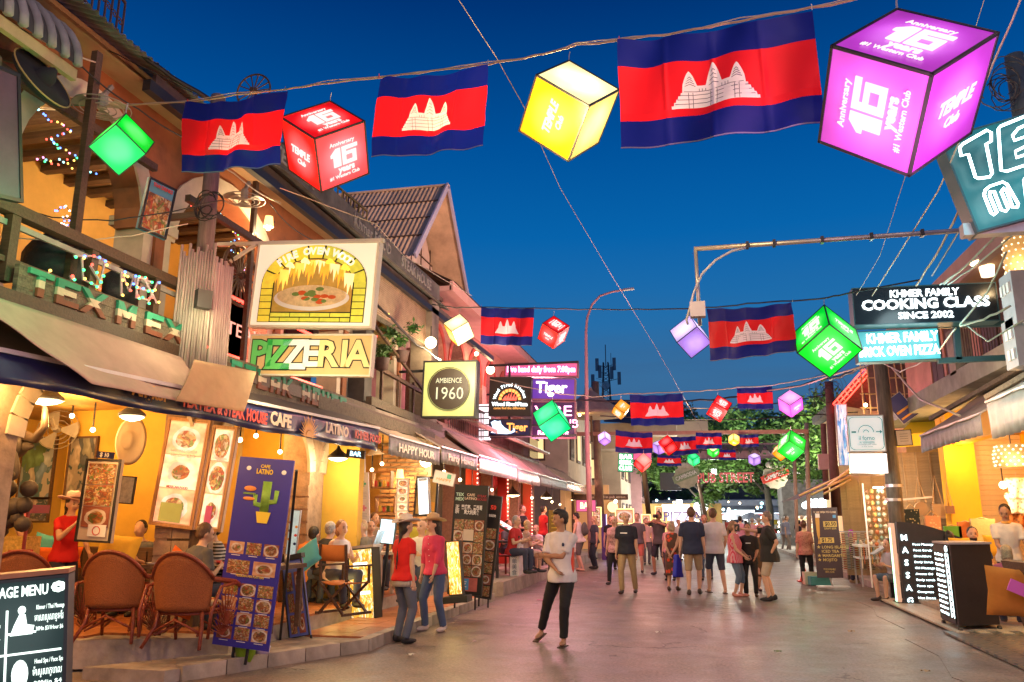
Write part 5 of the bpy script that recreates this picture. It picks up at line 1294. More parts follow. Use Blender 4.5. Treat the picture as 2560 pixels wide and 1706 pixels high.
def foliage(c,r,n,s,seed=0,flat=1.0):
 rnd=random.Random(seed);mb=MB();c=Vector(c)
 cl=[Vector((rnd.gauss(0,.5)*r[0],rnd.gauss(0,.45)*r[1],rnd.gauss(0,.45)*r[2]))for _ in range(max(4,n//200))]
 for i in range(n):
  k=cl[rnd.randrange(len(cl))];R0=min(r)*.2
  p=c+k+Vector((rnd.gauss(0,1),rnd.gauss(0,1),rnd.gauss(0,.7)))*R0
  a=Vector((rnd.gauss(0,1),rnd.gauss(0,1),rnd.gauss(0,.6))).normalized();b=a.orthogonal().normalized().lerp(a.cross(a.orthogonal()).normalized(),rnd.random()).normalized()
  l=s*rnd.uniform(.7,1.5);w=l*.38
  mb.add([p-a*l/2,p+b*w/2,p+a*l/2,p-b*w/2],[(0,1,2,3)])
 return mb
def plant(label,p,r=.25,n=260,s=.09,m=None,potm=None,seed=1):
 t_=T('potted_plant',label,'plant',p)
 MB().lathe([(.1,0),(.14,.2),(.15,.22),(.12,.22)],n=14).build('pot',potm or m_rust,t_,smooth=True)
 foliage((0,0,.2+r*.8),(r,r,r),n,s,seed).build('foliage',m or m_leaf,t_)
 return t_
plant('leafy plant on the terracotta balcony near the concrete pier',(RX-.25,13.5,zl+.05),.35,400,.1,seed=3)
plant('leafy plant on the terracotta balcony further right',(RX-.25,11.2,zl+.05),.4,500,.1,seed=4)
plant('trailing plant on the left balcony below the blinds',QX(1005,905,-5.6),.35,500,.09,seed=5)
plant('small fern on the left ledge beside the pizzeria sign',QX(955,925,-5.6),.3,400,.09,seed=6)
plant('bushy green plant upstairs above the cafe entrance',QX(765,1125,-6.8),.35,500,.12,seed=7)
shh=T('spirit_house','small golden spirit house with red lights on the upper balcony','shrine',QX(960,880,-6.0))
MB().box((0,0,.0),(.5,.5,.08)).box((0,0,.2),(.32,.32,.34)).build('house',M('old_gold',(.35,.25,.1),.5,.3,9,.2),shh)
MB().lathe([(.28,.38),(.2,.46),(.17,.5),(.1,.62),(.04,.8),(.01,.95)],n=12).build('spire',M('old_gold'),shh)
for k in range(8):o=link('bulb',_fb['fairy_bulb'].mesh('bulb',True),FL[[0,3][k%2]],shh,(.2*math.cos(k),-.2,.1+.09*k));o.scale=(.018,)*3
WY=19.3
yc0,yc1=QY(2372,1300,WY),QY(2450,1300,WY)
MB().box(((yc0.x+yc1.x)/2,WY,2.0),(yc1.x-yc0.x,.4,4.4)).build('yellow_pillar',m_yw,RB)
sl_=MB().box((0,0,0),(1.0,.05,.1)).mesh('shutter_slat');sl_.materials.append(M('beige_roller',(.48,.38,.25),.5,.15,3,.05))
for i in range(30):o=link('roller_slat',sl_,None,RB,(yc1.x+.48,WY-.05,.25+i*.106));o.rotation_euler=(R_(12),0,0)
MB().box((yc1.x+1.5,WY,2.0),(1.1,.3,4.4)).build('yellow_wall',m_yw,RB)
MB().box((5.6,14.5,3.9),(.2,10,1.5)).build('yellow_fascia',m_yw,RB)
MB().box((7.4,15.5,2.0),(.2,8,4.0)).build('side_wall',m_yw,RB)
MB().box((6.4,15.4,4.3),(2.4,8.2,.1)).build('yellow_ceiling',M('warm_ceiling',(.7,.45,.12),.7,.1,3,0),RB)
MB().box((yc1.x+.35,WY-.25,3.65),(1.9,.5,.5)).build('yellow_beam',m_yw,RB)
yt=T('market_canopy','bright yellow fabric canopy behind the wooden pole','canopy')
a_=[QY(2238,1080,20.0),QY(2395,1075,20.0)]
q0_,q1_,q2_,q3_=QY(2238,1088,19.6),QY(2400,1075,19.6),QY(2330,1020,21.5),QY(2300,1020,21.5)
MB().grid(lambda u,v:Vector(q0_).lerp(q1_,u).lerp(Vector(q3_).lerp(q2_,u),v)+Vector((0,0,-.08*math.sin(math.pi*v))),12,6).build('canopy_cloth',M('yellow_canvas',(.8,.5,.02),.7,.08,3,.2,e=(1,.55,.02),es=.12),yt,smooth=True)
MB().grid(lambda u,v:Vector(q0_).lerp(q1_,u)-Vector((0,0,v*.28)),12,2).build('canopy_valance',M('yellow_canvas'),yt)
m_wov=M('woven_bamboo',(.4,.27,.15),.8,.25,3,.3,dirt=.15)
def woven(label,x0,x1,y,z0,z1,n):
 t_=T('woven_wall',label,'wall')
 MB().box(((x0+x1)/2,y+.04,(z0+z1)/2),(x1-x0,.04,z1-z0)).build('backing',m_wov,t_)
 h_=(z1-z0)/n;me=MB().box((0,0,0),(x1-x0,.02,h_*.8)).mesh('slat');me.materials.append(m_wov)
 for i in range(n):link('bamboo_slat',me,None,t_,((x0+x1)/2,y+.01*(i%2),z0+(i+.5)*h_))
 for k in range(4):MB().box((x0+(x1-x0)*(k+.5)/4,y-.02,(z0+z1)/2),(.03,.02,z1-z0)).build('batten',m_wov,t_)
 return t_
w0=QY(2098,1190,22.6);w1=QY(2225,1190,22.6)
woven('tan woven bamboo wall behind the purple shirted woman',w0.x,w1.x,22.6,.2,w0.z,34)
w0=QY(2238,1132,20.2);w1=QY(2372,1132,20.2)
woven('darker stained woven bamboo wall behind the hanging bags',w0.x,w1.x,20.2,.2,w0.z,46)
lt=T('lean_to_roof','low bamboo lean-to roof beside the woven wall','roof')
A_,B_=QY(2126,1185,22.4),QY(1998,1247,22.4)
MB().add([A_,B_,B_+Vector((0,5,0)),A_+Vector((0,5,0))],[(0,1,2,3)]).build('thatch',M('dark_thatch',(.06,.045,.05),.8,.3,9,.3),lt)
for k in range(3):
 MB().tube([A_+Vector((0,-.02-.0*k,.05-.1*k)),B_+Vector((-.0,-.02,.07-.1*k))+Vector((.3*k,0,.12*k))],.03,6).build('bamboo_pole',M('gold_bamboo',(.5,.3,.12),.5,.2,5,.1),lt,smooth=True)
MB().tube([QY(2070,1215,22.2),QY(2140,1160,22.2)],.03,6).build('bamboo_pole',M('gold_bamboo'),lt)
MB().box((4.0,24.0,1.3),(.12,.12,2.6)).build('post',m_woodz,lt)
lamp((4.6,21.4,2.5),WARM,60,.1);lamp((5.4,18.6,3.0),WARM,60,.15);lamp((5.9,16.5,3.6),WARM,260,.15);lamp((5.0,14.0,3.3),WARM,110,.15)
awning('tan awning with printed grey valance over the yellow shop',12.9,16.2,M('tan_grey_canvas',(.4,.33,.27),.8,.2,3,.2),m_greyv,xf=4.12,xb=5.3,zf=3.1,zb=3.9,val=.28,txt='')
awning('silver grey scalloped awning at the right edge',9.2,12.4,M('grey_canvas',(.35,.35,.33),.7,.2,3,.2),M('silver_grey_canvas',(.32,.31,.29),.5,.2,6,.3),xf=4.05,xb=5.3,zf=3.2,zb=4.1,val=.5)
for t_,s_ in():
 pass
for k,(a,b)in enumerate((((4.15,12.6,3.3),(5.5,8.0,4.3)),((4.3,16,3.4),(5.6,10.0,4.35)))):MB().bar(a,b,.07).build('roof_arm',m_plank,RB)
rf3=T('flood_lamp','added flood lamp out of view on the right building roof to brighten the gabled tower','lamp',(6.2,11.5,8.2));MB().box((0,0,0),(.3,.4,.3)).build('housing',m_black,rf3);MB().box((-.17,0,0),(.02,.34,.26)).build('lens',m_bulb,rf3);sl9=lamp((5.9,11.6,8.3),(1,.62,.42),10,.2);l9=bpy.data.lights.new('tower_fill_spot','SPOT');l9.energy=9000;l9.color=(1,.6,.4);l9.spot_size=R_(30);l9.spot_blend=.5;l9.shadow_soft_size=.2;sl9.data=l9;sl9.rotation_euler=(Vector((-7,20,9.2))-Vector((5.9,11.6,8.3))).to_track_quat('-Z','Y').to_euler()  # out-of-view flood lamp and spot added to brighten the tower roof
def perf_lamp(label,p,r,h,seed):
 t_=T('perforated_lamp',label,'lamp',p)
 MB().lathe([(r*.9,-h/2),(r,0),(r*.8,h/2)],n=20).build('shade',M('lamp_rattan',(.35,.2,.08),.6,.1,5,0,e=(1,.5,.12),es=.5),t_,smooth=True)
 mb=MB()
 for k in range(6):
  for j in range(14):
   a=(j+.5*(k%2))/14*2*math.pi;z=-h*.42+k*h*.165;rr=r*(.93+.07*(1-abs(z)/(h/2))-.12*max(0,z/(h/2)))+.004
   mb.ell((rr*math.cos(a),rr*math.sin(a),z),(r*.07,)*3,None,6)
 mb.build('glowing_holes',nosamp(E('hole_glow',(1,.8,.5),2.6)),t_)
 MB().cyl((0,0,h/2),(0,0,h/2+.5),.008,n=5).build('cord',m_black,t_)
 lamp(Vector(p)+Vector((-.1,-r-.15,-h*.6)),WARMW,25,.1)
perf_lamp('tall perforated glowing lamp high on the right building',QX(2545,640,4.6),.19,.55,1)
perf_lamp('wide perforated glowing drum lamp under the right awning',QY(2530,1140,13.0),.24,.32,2)
cl_=pendant('caged enamel lamp glowing under the right soffit',QX(2465,655,4.9),.26,80,.4,True,M('white_enamel',(.7,.6,.5),.3,0,1,0),WARMW)
MB().lathe([(.1,-.25),(.12,-.1),(.11,-.04)],n=10).build('glass_cage',E('cage_glow',(1,.75,.45),3),cl_)
globe('bare bulb glaring among the hanging shirts',QY(2508,1213,17.2),.07,60,WARMW)
def hanging(label,p,m,w=.3,h=.4):
 t_=T('hanging_shirt',label,'shirt',p)
 f=lambda u,v:Vector(((u-.5)*w*(1+.9*max(0,.35-abs(v-.15))*1.5),.03*math.sin(u*9+v*3),-v*h))
 o=MB().grid(f,10,8).build('cloth',m,t_,smooth=True);so=o.modifiers.new('t','SOLIDIFY');so.thickness=.012
 MB().tube([(0,0,.1),(0,0,.02),(-w*.4,0,-.03)],.005,4).build('hanger',m_steel,t_);return t_
hs=[((2540,1195),(.7,.62,.5),'white printed shirt hanging above the bare bulb'),((2540,1232),(.65,.55,.45),'white printed shirt hanging below the bare bulb'),((2530,1262),(.3,.1,.02),'brown shirt hanging behind the waiter'),((2545,1290),(.6,.12,.02),'orange scarf hanging behind the waiter')]
for k,(p,c,lb)in enumerate(hs):hanging(lb,QY(*p,17.6+.05*k),cloth('hung_%d'%k,c,'floral',tuple(x*.4 for x in c),14))
def pole(label,pts,r,m,cat='pole',name='utility_pole'):
 t_=T(name,label,cat);MB().tube(pts,r,12).build('shaft',m,t_,smooth=True);return t_
m_pole=M('old_power_pole',(.13,.11,.08),.8,.35,4,.5,tex='woodz',dirt=.4)
pp=pole('thick weathered power pole on the right carrying the small white signs',[QY(2262,1500,18.4),QY(2232,1200,18.4),QY(2198,880,18.4)],[.16,.15,.13],m_pole)
for z_ in(1250,1215):MB().cyl(QY(2234,z_,18.4)-Vector((0,0,.03)),QY(2234,z_,18.4)+Vector((0,0,.03)),.17).build('clamp_band',m_steel,pp)
pp2=pole('dark red-brown power pole tangled with cables beside the tree',[(QY(2092,1290,27)),QY(2072,955,27)],[.15,.13],M('red_brown_pole',(.12,.06,.05),.8,.3,4,.4))
pole('short reddish pole with a meter box beside the dark pole',[QY(2066,1250,28),QY(2058,1060,28)],.09,M('red_brown_pole'))
MB().box(QY(2060,1155,27.8),(.35,.2,.5)).build('meter_box',M('pink_grey_box',(.4,.28,.26),.6,.1,5,0),None,label='pinkish meter box on the short reddish pole',cat='meter box')
pole('power pole with cable tangle at the upper right edge',[(QY(2590,500,9.5)),QY(2535,140,9.5)],[.12,.1],M('blue_grey_pole',(.05,.08,.1),.6,.2,4,.2))
o,w,h=board('direction_sign','white rounded box sign with teal outline lettered il forno and an arrow','sign',((2117,1040),(2210,1037),(2214,1130),(2120,1130)),(0,18.1,0),(0,1,0),M('pale_lit_box',(.6,.66,.66),.4,.05,2,0,e=(.75,.9,.9),es=.5),M('grey_edge',(.4,.42,.42),.5,.1,5,0),.18,.02)
mteal=M('teal_print',(.05,.35,.38),.5,0,1,0)
q=MB();rr=.09;rw,rh=w*.45,h*.44
for a,b in(((-rw+rr,rh),(rw-rr,rh)),((-rw+rr,-rh),(rw-rr,-rh)),((-rw,-rh+rr),(-rw,rh-rr)),((rw,-rh+rr),(rw,rh-rr))):q.bar((a[0],-.02,a[1]),(b[0],-.02,b[1]),.014,.006)
for sx_ in(-1,1):
 for sz in(-1,1):q.tube([(sx_*(rw-rr+rr*math.cos(a*math.pi/12)),-.02,sz*(rh-rr+rr*math.sin(a*math.pi/12)))for a in range(7)],.007,4)
q.tube([(-.14+.14+.15*math.cos(a*math.pi/12),-.02,.02+.15*math.sin(a*math.pi/12))for a in range(13)],.008,4);q.tube([(.05*math.cos(a*math.pi/12),-.02,.02+.05*math.sin(a*math.pi/12))for a in range(13)],.008,4)
q.box((w*.33,-.02,.03),(.1,.006,.018));q.prism([(w*.37,.07),(w*.37,-.01),(w*.43,.03)],lambda u,v:(u,-.018,v),(0,-.006,0));q.box((-w*.33,-.02,.03),(.09,.006,.035))
q.build('logo_lines',mteal,o);text(o,'il forno',0,-.1,.13,mteal,w=w*.42,y=-.02);text(o,'ភោជនីយដ្ឋាន',0,-.19,.07,mteal,w=w*.4,y=-.02)
text(o,'Contemporary Italian\nin Pub Street',0,-h*.33,.045,M('pale_grey_print',(.35,.4,.4),.5,0,1,0),w=w*.5,y=-.02)
o,w,h=board('blank_lit_sign','blank white glowing sign box below the il forno sign','sign',((2124,1134),(2218,1134),(2220,1184),(2127,1184)),(0,18.1,0),(0,1,0),E('white_lit_box',(.95,1,1),2.2),m_steel,.15,.008)
lamp(QY(2170,1215,17.8),(.9,1,1),14,.2)
o,w,h=board('small_notice','small framed cream notice on the right of the pole','sign',((2238,1076),(2278,1074),(2282,1114),(2241,1116)),(0,18.3,0),(0,1,0),M('cream_notice',(.55,.48,.38),.6,.1,5,0),m_black,.03,.015)
for k in range(4):MB().box((0,-.012,.08-k*.05),(w*.5,.004,.006)).build('text_line',m_brk,o)
o,w,h=board('blue_banner','tilted blue and orange triangular banner by the pole','banner',((2232,1000),(2264,972),(2282,1042),(2238,1068)),(0,18.9,0),(0,1,0),M('blue_banner',(.06,.06,.2),.5,.2,3,0),m_steel,.02,.01)
MB().box((0,-.012,-.05),(w*.8,.004,.05)).build('orange_band',m_orp,o);MB().box((0,-.012,-.2),(w*.8,.004,.04)).build('orange_band',m_orp,o)
CYY=12.4
m_tealf=M('dark_teal_frame',(.015,.06,.07),.4,.1,5,0)
o,w,h=board('cooking_class_sign','long black sign with glowing white letters KHMER FAMILY COOKING CLASS SINCE 2002','sign',((2127,722),(2487,705),(2503,803),(2137,814)),(0,CYY,0),(0,1,0),M('black_acrylic',(.01,.014,.016),.2,0,1,0),m_tealf,.3,.015)
text(o,'KHMER FAMILY',0,h*.28,h*.26,m_txtw,w=w*.48,bold=.03,y=-.03,shear=.05);text(o,'COOKING CLASS',0,-h*.0,h*.36,m_txtw,w=w*.88,bold=.035,y=-.03);text(o,'SINCE 2002',0,-h*.3,h*.24,m_txtw,w=w*.38,bold=.03,y=-.03)
o,w,h=board('neon_sign','overexposed cyan neon sign reading KHMER FAMILY BRICK OVEN PIZZA','sign',((2142,830),(2346,820),(2352,898),(2140,908)),(0,CYY+.3,0),(0,1,0),E('cyan_backlight',(.05,.62,.68),1.0,.3),m_tealf,.2,.012)
mcy=nosamp(E('cyan_white_neon',(.75,1,1),6))
text(o,'KHMER FAMILY',.06,h*.22,h*.42,mcy,w=w*.86,bold=.03,y=-.04);text(o,'BRICK OVEN PIZZA',0,-h*.2,h*.42,mcy,w=w*.96,bold=.03,y=-.04)
fr2=T('sign_bracket','black steel arms carrying the cooking class signs','bracket')
for a,b in(((2345,815),(2620,806)),((2345,903),(2620,890)),((2390,815),(2396,900))):MB().bar(QY(*a,CYY+.35),QY(*b,CYY+.35),.08).build('arm',m_tealf,fr2)
lamp(QY(2240,930,11.6),(.35,.95,1),55,.2);lamp(QY(2300,765,11.7),(.7,.95,1),25,.3)
m_tealb=E('dark_teal_panel',(.005,.2,.23),.75,.5,(.004,.01,.012))
TEY=6.6
o,w,h=board('club_neon_sign','large teal neon sign with outlined letters TE cut off by the right edge','sign',((2384,372),(2720,215),(2740,530),(2405,557)),(0,TEY,0),(0,1,0),m_tealb,m_tealf,.2,.015)
mt_=nosamp(E('cyan_tube',(.7,1,1),7));inv=o.matrix_world.inverted()
def neon(par,pts,y=TEY-.1,r=.011,closed=True,sc=2.8,ox=1960,oy=0):
 P=[inv@QY(ox+a/sc,oy+b/sc,y)for a,b in pts]
 if closed:P.append(P[0])
 MB().tube(P,r,6).build('neon_tube',mt_,par,smooth=True)
neon(o,[(1230,1035),(1250,1010),(1420,912),(1450,930),(1450,990),(1415,1010),(1425,1060),(1457,1215),(1440,1240),(1360,1250),(1340,1240),(1290,1080),(1240,1092)])
neon(o,[(1500,905),(1515,885),(1700,810),(1860,740),(1870,800),(1640,900),(1600,950),(1610,985),(1800,920),(1800,970),(1620,1060),(1625,1105),(1860,1030),(1860,1100),(1560,1200),(1520,1195)])
neon(o,[(1400,1365),(1410,1330),(1440,1305),(1530,1275),(1560,1290),(1640,1430),(1635,1450),(1600,1452),(1560,1340),(1535,1318),(1520,1340),(1570,1460),(1555,1480),(1520,1470),(1470,1340),(1440,1345),(1440,1370),(1490,1490),(1470,1505),(1450,1490)])
neon(o,[(1680,1260),(1700,1230),(1780,1230),(1800,1400),(1700,1440)])
lamp(QY(2500,430,6.0),(.2,.95,1),9,.3)
MB().box(QY(2560,568,6.7),(.9,.1,.1)).build('conduit_tray',m_steel,None,label='pale conduit tray under the teal neon sign',cat='bracket')
gp=T('pipe_gantry','galvanised steel pipe arm reaching over the street with drop pipe and junction box','gantry');GY=8.4
MB().tube([QY(1735,623,GY),QY(2620,562,GY)],.026,8).build('arm_pipe',m_steel,gp,smooth=True)
MB().tube([QY(1739,625,GY),QY(1750,815,GY)],.02,8).build('drop_pipe',m_steel,gp,smooth=True)
MB().box(QY(1744,775,GY-.06),(.155,.1,.16)).build('junction_box',M('pale_grey_box',(.5,.48,.5),.5,.1,5,0),gp)
MB().tube([QY(*p,GY-.04)for p in((1865,620),(1830,628),(1790,650),(1755,685),(1735,730),(1725,770),(1716,800),(1720,812))],.013,6).build('cable_loop',M('grey_violet_cable',(.4,.4,.45),.5,.1,5,0),gp,smooth=True)
for x_ in(1868,1935,2055,2178,2305):MB().box(QY(x_,623-(x_-1735)*.069,GY),(.03,.07,.07)).build('tape',m_black,gp)
mbx=T('meter_box','grey electric meter cabinet at the right edge below the perforated lamp','meter box',QX(2545,750,4.4))
MB().box((0,0,0),(.25,.42,.72)).build('cabinet',M('grey_cabinet',(.4,.4,.42),.5,.15,5,.05),mbx)
for k in range(3):MB().box((-.14,-.12+k*.12,.15),(.03,.07,.14)).build('meter',m_white,mbx)
mbx=T('meter_box','lower grey electric meter cabinet with white meters at the right edge','meter box',QX(2550,860,4.4))
MB().box((0,0,0),(.25,.42,.66)).build('cabinet',M('grey_cabinet'),mbx)
for k in range(4):MB().box((-.14,-.13+(k%2)*.14,.12-(k//2)*.28),(.03,.09,.14)).build('meter',m_white,mbx)
rn=T('red_neon_roof','tiled roof corner outlined with red neon tubes behind the poles','roof')
MB().add([QY(2085,1012,27),QY(2165,925,24),QY(2240,925,24),QY(2200,1030,27)],[(0,1,2,3)]).build('roof_slope',M('red_tile',(.25,.06,.05),.7,.4,9,.4),rn)
for k in range(3):MB().tube([QY(2083+10*k,1010+3*k,26.9),QY(2160+8*k,922+5*k,23.9)],.025,6).build('neon_tube',m_redlit,rn)
for k in range(9):
 u=k/8;MB().tube([QY(2083+77*u,1010-88*u,26.8-3*u),QY(2093+75*u,1022-88*u,26.8-3*u)],.018,5).build('neon_tick',m_redlit,rn)
lamp(QY(2130,960,24.5),(1,.08,.05),40,.3)
m_blueb=print_mat('blue_white_lit_print',(1,1,1),[(.7,.85,.95),(.1,.35,.75),(.8,.9,1),(.2,.5,.8),(.75,.9,1)],5,em=1.1,plate=False)
bb_,w,h=board('lit_banner','tall pale blue lit banner with blue pattern half hidden behind the pole','banner',((2090,1010),(2122,1010),(2122,1165),(2094,1165)),(0,26,0),(0,1,0),m_white,m_steel,.15,.02)
pic(bb_,'print',0,0,w-.06,h-.06,m_blueb,-.02)
bsf=T('bamboo_scaffold','frame of upright bamboo poles and brown blinds behind the power pole','frame')
for k in range(7):MB().tube([QY(2160+k*18,1035,22.3),QY(2150+k*17,905,22.3)],.02,5).build('bamboo_pole',M('gold_bamboo'),bsf)
for z_ in(945,985,1020):MB().tube([QY(2150,z_,22.3),QY(2280,z_,22.3)],.018,5).build('bamboo_pole',M('gold_bamboo'),bsf)
MB().box(QY(2300,950,23),(2.6,.1,1.6)).build('blind',M('brown_blind',(.18,.08,.06),.8,.3,5,.2),bsf)
globe('small warm bulb in the bamboo frame',QY(2164,1013,22.0),.05,8)
rb2=T('shop_building','dim two-storey building beyond the right power poles','building')
MB().box((7.5,30,2.9),(4,14,5.4)).build('wall',m_ochre,rb2)
MB().box((7.4,30,5.8),(4.4,14.5,.3)).build('roof',m_dconc,rb2)
MB().box((5.45,30,1.8),(.1,13,2.2)).build('shopfront',M('lit_shopfront',(.6,.4,.2),.6,.3,1,0,e=(1,.6,.25),es=.7),rb2)
# ================================================================ FAR END
fs=T('far_shop_row','long white-lit shop row across the far street with red fascia','building');FY=72
m_shopi=print_mat('lit_shop_interior',(1,1,1),[(.9,.95,1),(.4,.7,.8),(.95,.95,.9),(.3,.4,.35),(.9,.8,.6),(.8,.95,1)],60,em=.8,plate=False)
xa,xb=QY(1690,1300,FY).x,QY(2030,1300,FY).x
MB().box(((xa+xb)/2+1,FY+3,1.6),(xb-xa+6,5,3.2)).build('wall',M('far_wall',(.25,.25,.28),.8,.2,1,0),fs)
o=link('lit_shopfront',uvquad(xb-xa+4,2.3),m_shopi,fs,((xa+xb)/2,FY-.1,.25))
o.location.z=.35
MB().box(((xa+xb)/2,FY-.6,1.75),(xb-xa+3,.5,.5)).build('red_fascia',M('red_awning',(.5,.05,.05),.6,.2,1,0),fs)
MB().box(((xa+xb)/2,FY-.9,2.06),(xb-xa+3,.12,.06)).build('light_strip',nosamp(E('cool_tube',(.8,.9,1),5)),fs)
MB().add([(xa-1,FY-.8,2.2),(xb+1,FY-.8,2.2),(xb+1,FY+2,3.3),(xa-1,FY+2,3.3)],[(0,1,2,3)]).build('metal_roof',m_corrg,fs)
MB().box(QY(1852,1288,FY-1.5),(2.2,.3,.8)).build('lit_sign',E('white_sign_glow',(.9,1,1),3),fs)
rf2=random.Random(9)
for k in range(34):MB().box((xa+1+rf2.random()*(xb-xa-2),FY-1.4-rf2.random(),.5+rf2.random()*1.0),(.3+rf2.random()*.8,.3,.3+rf2.random()*.8)).build('goods_shelf',[m_redp,m_navy,m_leafd,m_wood,m_yep,m_white,m_corrg,m_black][k%8],fs)
lamp((2,FY-4,3.0),(.85,.95,1),400,1.0);lamp((-8,FY-6,3.0),(.9,.93,1),600,1.0);lamp((10,FY-5,3.0),(.9,.95,1),600,1.0)
for k in range(5):
 u_=T('market_umbrella',['green market umbrella at the far left of the shop row','white market umbrella left of the bright far sign','grey market umbrella under the bright far sign','pale market umbrella right of the bright far sign','green market umbrella at the far right of the shop row'][k],'umbrella',(xa+3+k*(xb-xa-5)/4,FY-3,0))
 MB().lathe([(1.2,1.55),(.6,1.95),(.02,2.15)],n=10).build('canopy',[m_leafd,m_white,m_steel,m_white,m_leafd][k],u_,smooth=False);MB().cyl((0,0,0),(0,0,2.1),.03).build('pole',m_steel,u_)
nsn=T('far_neon_shop','dazzling white neon shop front with a heart at the end of the left side','shop');NY=60
for(x0,y0,x1,y1,es)in((1655,1262,1725,1282,5),(1668,1284,1740,1302,4),(1690,1250,1706,1262,4),(1672,1306,1720,1345,2)):
 a,b=QY(x0,y0,NY),QY(x1,y1,NY);MB().box(((a.x+b.x)/2,NY,(a.z+b.z)/2),(b.x-a.x,.3,a.z-b.z)).build('lit_panel',E('violet_white_%d'%es,(.85,.88,1),es*.8),nsn)
hc_=QY(1752,1272,NY);MB().prism([(0,-.6),(.5,0),(.45,.35),(.22,.45),(0,.25),(-.22,.45),(-.45,.35),(-.5,0)],lambda u,v:hc_+Vector((u,0,v)),(0,.2,0)).build('heart',E('heart_glow',(1,.95,1),4),nsn)
text(nsn,'PIZZA',0,0,1.0,m_dkp,bold=.02).location=QY(1705,1293,NY-.4)
MB().box(QY(1700,1330,NY+.6),(6,.2,4)).build('wall',m_ochre,nsn)
lamp(QY(1700,1310,NY-2),(.9,.9,1),900,.8)
rdm=T('far_lit_arcade','white and blue glowing scalloped sign beyond the beer banner','sign');RYY=48
for(x0,y0,x1,y1,c,es)in((2018,1250,2050,1262,(.8,.9,1),2.2),(2050,1246,2065,1252,(.8,.95,1),4),(2022,1262,2120,1266,(.9,.95,1),3)):
 a,b=QY(x0,y0,RYY),QY(x1,y1,RYY);MB().box(((a.x+b.x)/2,RYY,(a.z+b.z)/2),(b.x-a.x,.3,a.z-b.z)).build('lit_panel',E('blue_white_%d'%int(es*10),c,es),rdm)
for k in range(5):MB().ell(QY(2014+k*20,1264,RYY),(.22,.15,.2)).build('dome',E('dome_glow',(.8,.9,1),4),rdm,smooth=True)
text(rdm,'COFFEE',0,0,.5,mcy,bold=.03).location=QY(2055,1256,RYY-.3)
q0_,q1_=QY(1995,1290,RYY+.5),QY(2120,1375,RYY+.5)
sh2=link('lit_stall',uvquad(q1_.x-q0_.x,q0_.z+.0-q1_.z),print_mat('warm_stall_print',(1,1,1),[(.95,.8,.5),(.7,.4,.2),(.9,.9,.8),(.3,.2,.15),(.95,.7,.3)],16,em=1.1,plate=False),rdm,((q0_.x+q1_.x)/2,RYY+.5,(q0_.z+q1_.z)/2))
MB().box(((q0_.x+q1_.x)/2+1.5,RYY+2,1.9),(7,2.6,3.8)).build('building_wall',m_dconc,rdm)
lamp((5.6,RYY-3,2.6),(1,.9,.75),500,.4);lamp((2.5,50,4.2),(.95,1,.9),450,.5);lamp((5.0,40,5.2),(1,.9,.7),420,.4);lamp((-1.2,55,4.0),(1,.92,.8),500,.4)  # fixtureless lights added to brighten the trees and far crossing
def tree(label,base,h,r,n,s,m,seed,cz=.65):
 t_=T('tree',label,'tree',base)
 rnd=random.Random(seed);tb=MB()
 tb.tube([(0,0,0),(.15,0,h*.25),(0,.1,h*.55)],[.3,.24,.15],8)
 for k in range(7):
  a=k*2.4;tb.tube([(0,.05,h*(.35+.03*k)),(r[0]*.35*math.cos(a),r[1]*.35*math.sin(a),h*(.5+.05*k)),(r[0]*.75*math.cos(a),r[1]*.75*math.sin(a),h*(.55+.06*k))],[.1,.06,.02],6)
 tb.build('trunk',m_pole,t_,smooth=True)
 foliage((0,0,h*cz),r,n,s,seed).build('crown',m,t_)
 return t_
m_lf1=M('far_foliage',(.12,.26,.05),.6,.6,.6,0);m_lf2=M('far_foliage_dark',(.03,.08,.03),.6,.6,.6,0)
tree('large leafy tree filling the end of the street behind the green lantern',(4.6,56,0),8.5,(4.2,3.5,2.6),16000,.34,m_lf1,11,.72)
tree('tree with low hanging branches left of the big one',(.4,60,0),7.5,(4.2,3,1.7),11000,.32,m_lf1,12,.66)
tree('dark tree behind the dark power pole',(7.6,42,0),8.2,(2.4,2.4,2.6),9000,.28,m_lf1,13,.68)
tree('sparse tree top rising above the far flags',(.5,66,0),11.5,(3.6,3,2.2),5000,.32,m_lf2,14,.72)
tree('dark tree mass left of the street sign',(-7,78,0),9,(6,4,2.6),9000,.4,m_lf2,15,.6)
db=T('dark_building','dark tiled-roof building behind the PUB STREET letters','building')
MB().box((-1.5,84,4.0),(30,8,8)).build('wall',M('dim_wall',(.06,.06,.08),.8,.3,.5,0),db)
MB().add([(-17,79.5,8.0),(14,79.5,8.0),(12,84,10.2),(-15,84,10.2)],[(0,1,2,3)]).build('roof',m_dconc,db)
for k in range(8):MB().box((-14+k*3.4,79.95,5.4),(1.3,.1,1.5)).build('window',M('dim_window',(.1,.12,.15),.3,.3,1,0,e=(.5,.6,.8),es=.12),db)
ps=T('street_sign','dim red bulb letters PUB STREET strung on dark wires over the street','sign');PYY=46
mpr=M('faint_glow_letters',(.5,.08,.08),.5,.3,9,0,e=(.8,.15,.15),es=.35)  # letters given a faint red glow of their own
c_=(QY(1743,1196,PYY)+QY(1885,1196,PYY))/2;wd=QY(1885,1196,PYY).x-QY(1743,1196,PYY).x
tx=text(ps,'PUB STREET',0,0,.75,mpr,w=wd,bold=.02,ext=.03);tx.location=c_
for k in range(7):MB().tube([QY(1690,1176+k*7,PYY+.1),QY(1990,1172+k*7,PYY+.1)],.015,4).build('wire',m_bcable,ps)
q=MB()
for k in range(40):
 u=random.random();p=c_+Vector(((u-.5)*wd,-.08,random.uniform(-.25,.25)));q.ell(p,(.03,)*3,None,5)
q.build('bulbs',nosamp(E('dim_bulb',(1,.6,.6),1.5)),ps,kind='stuff')
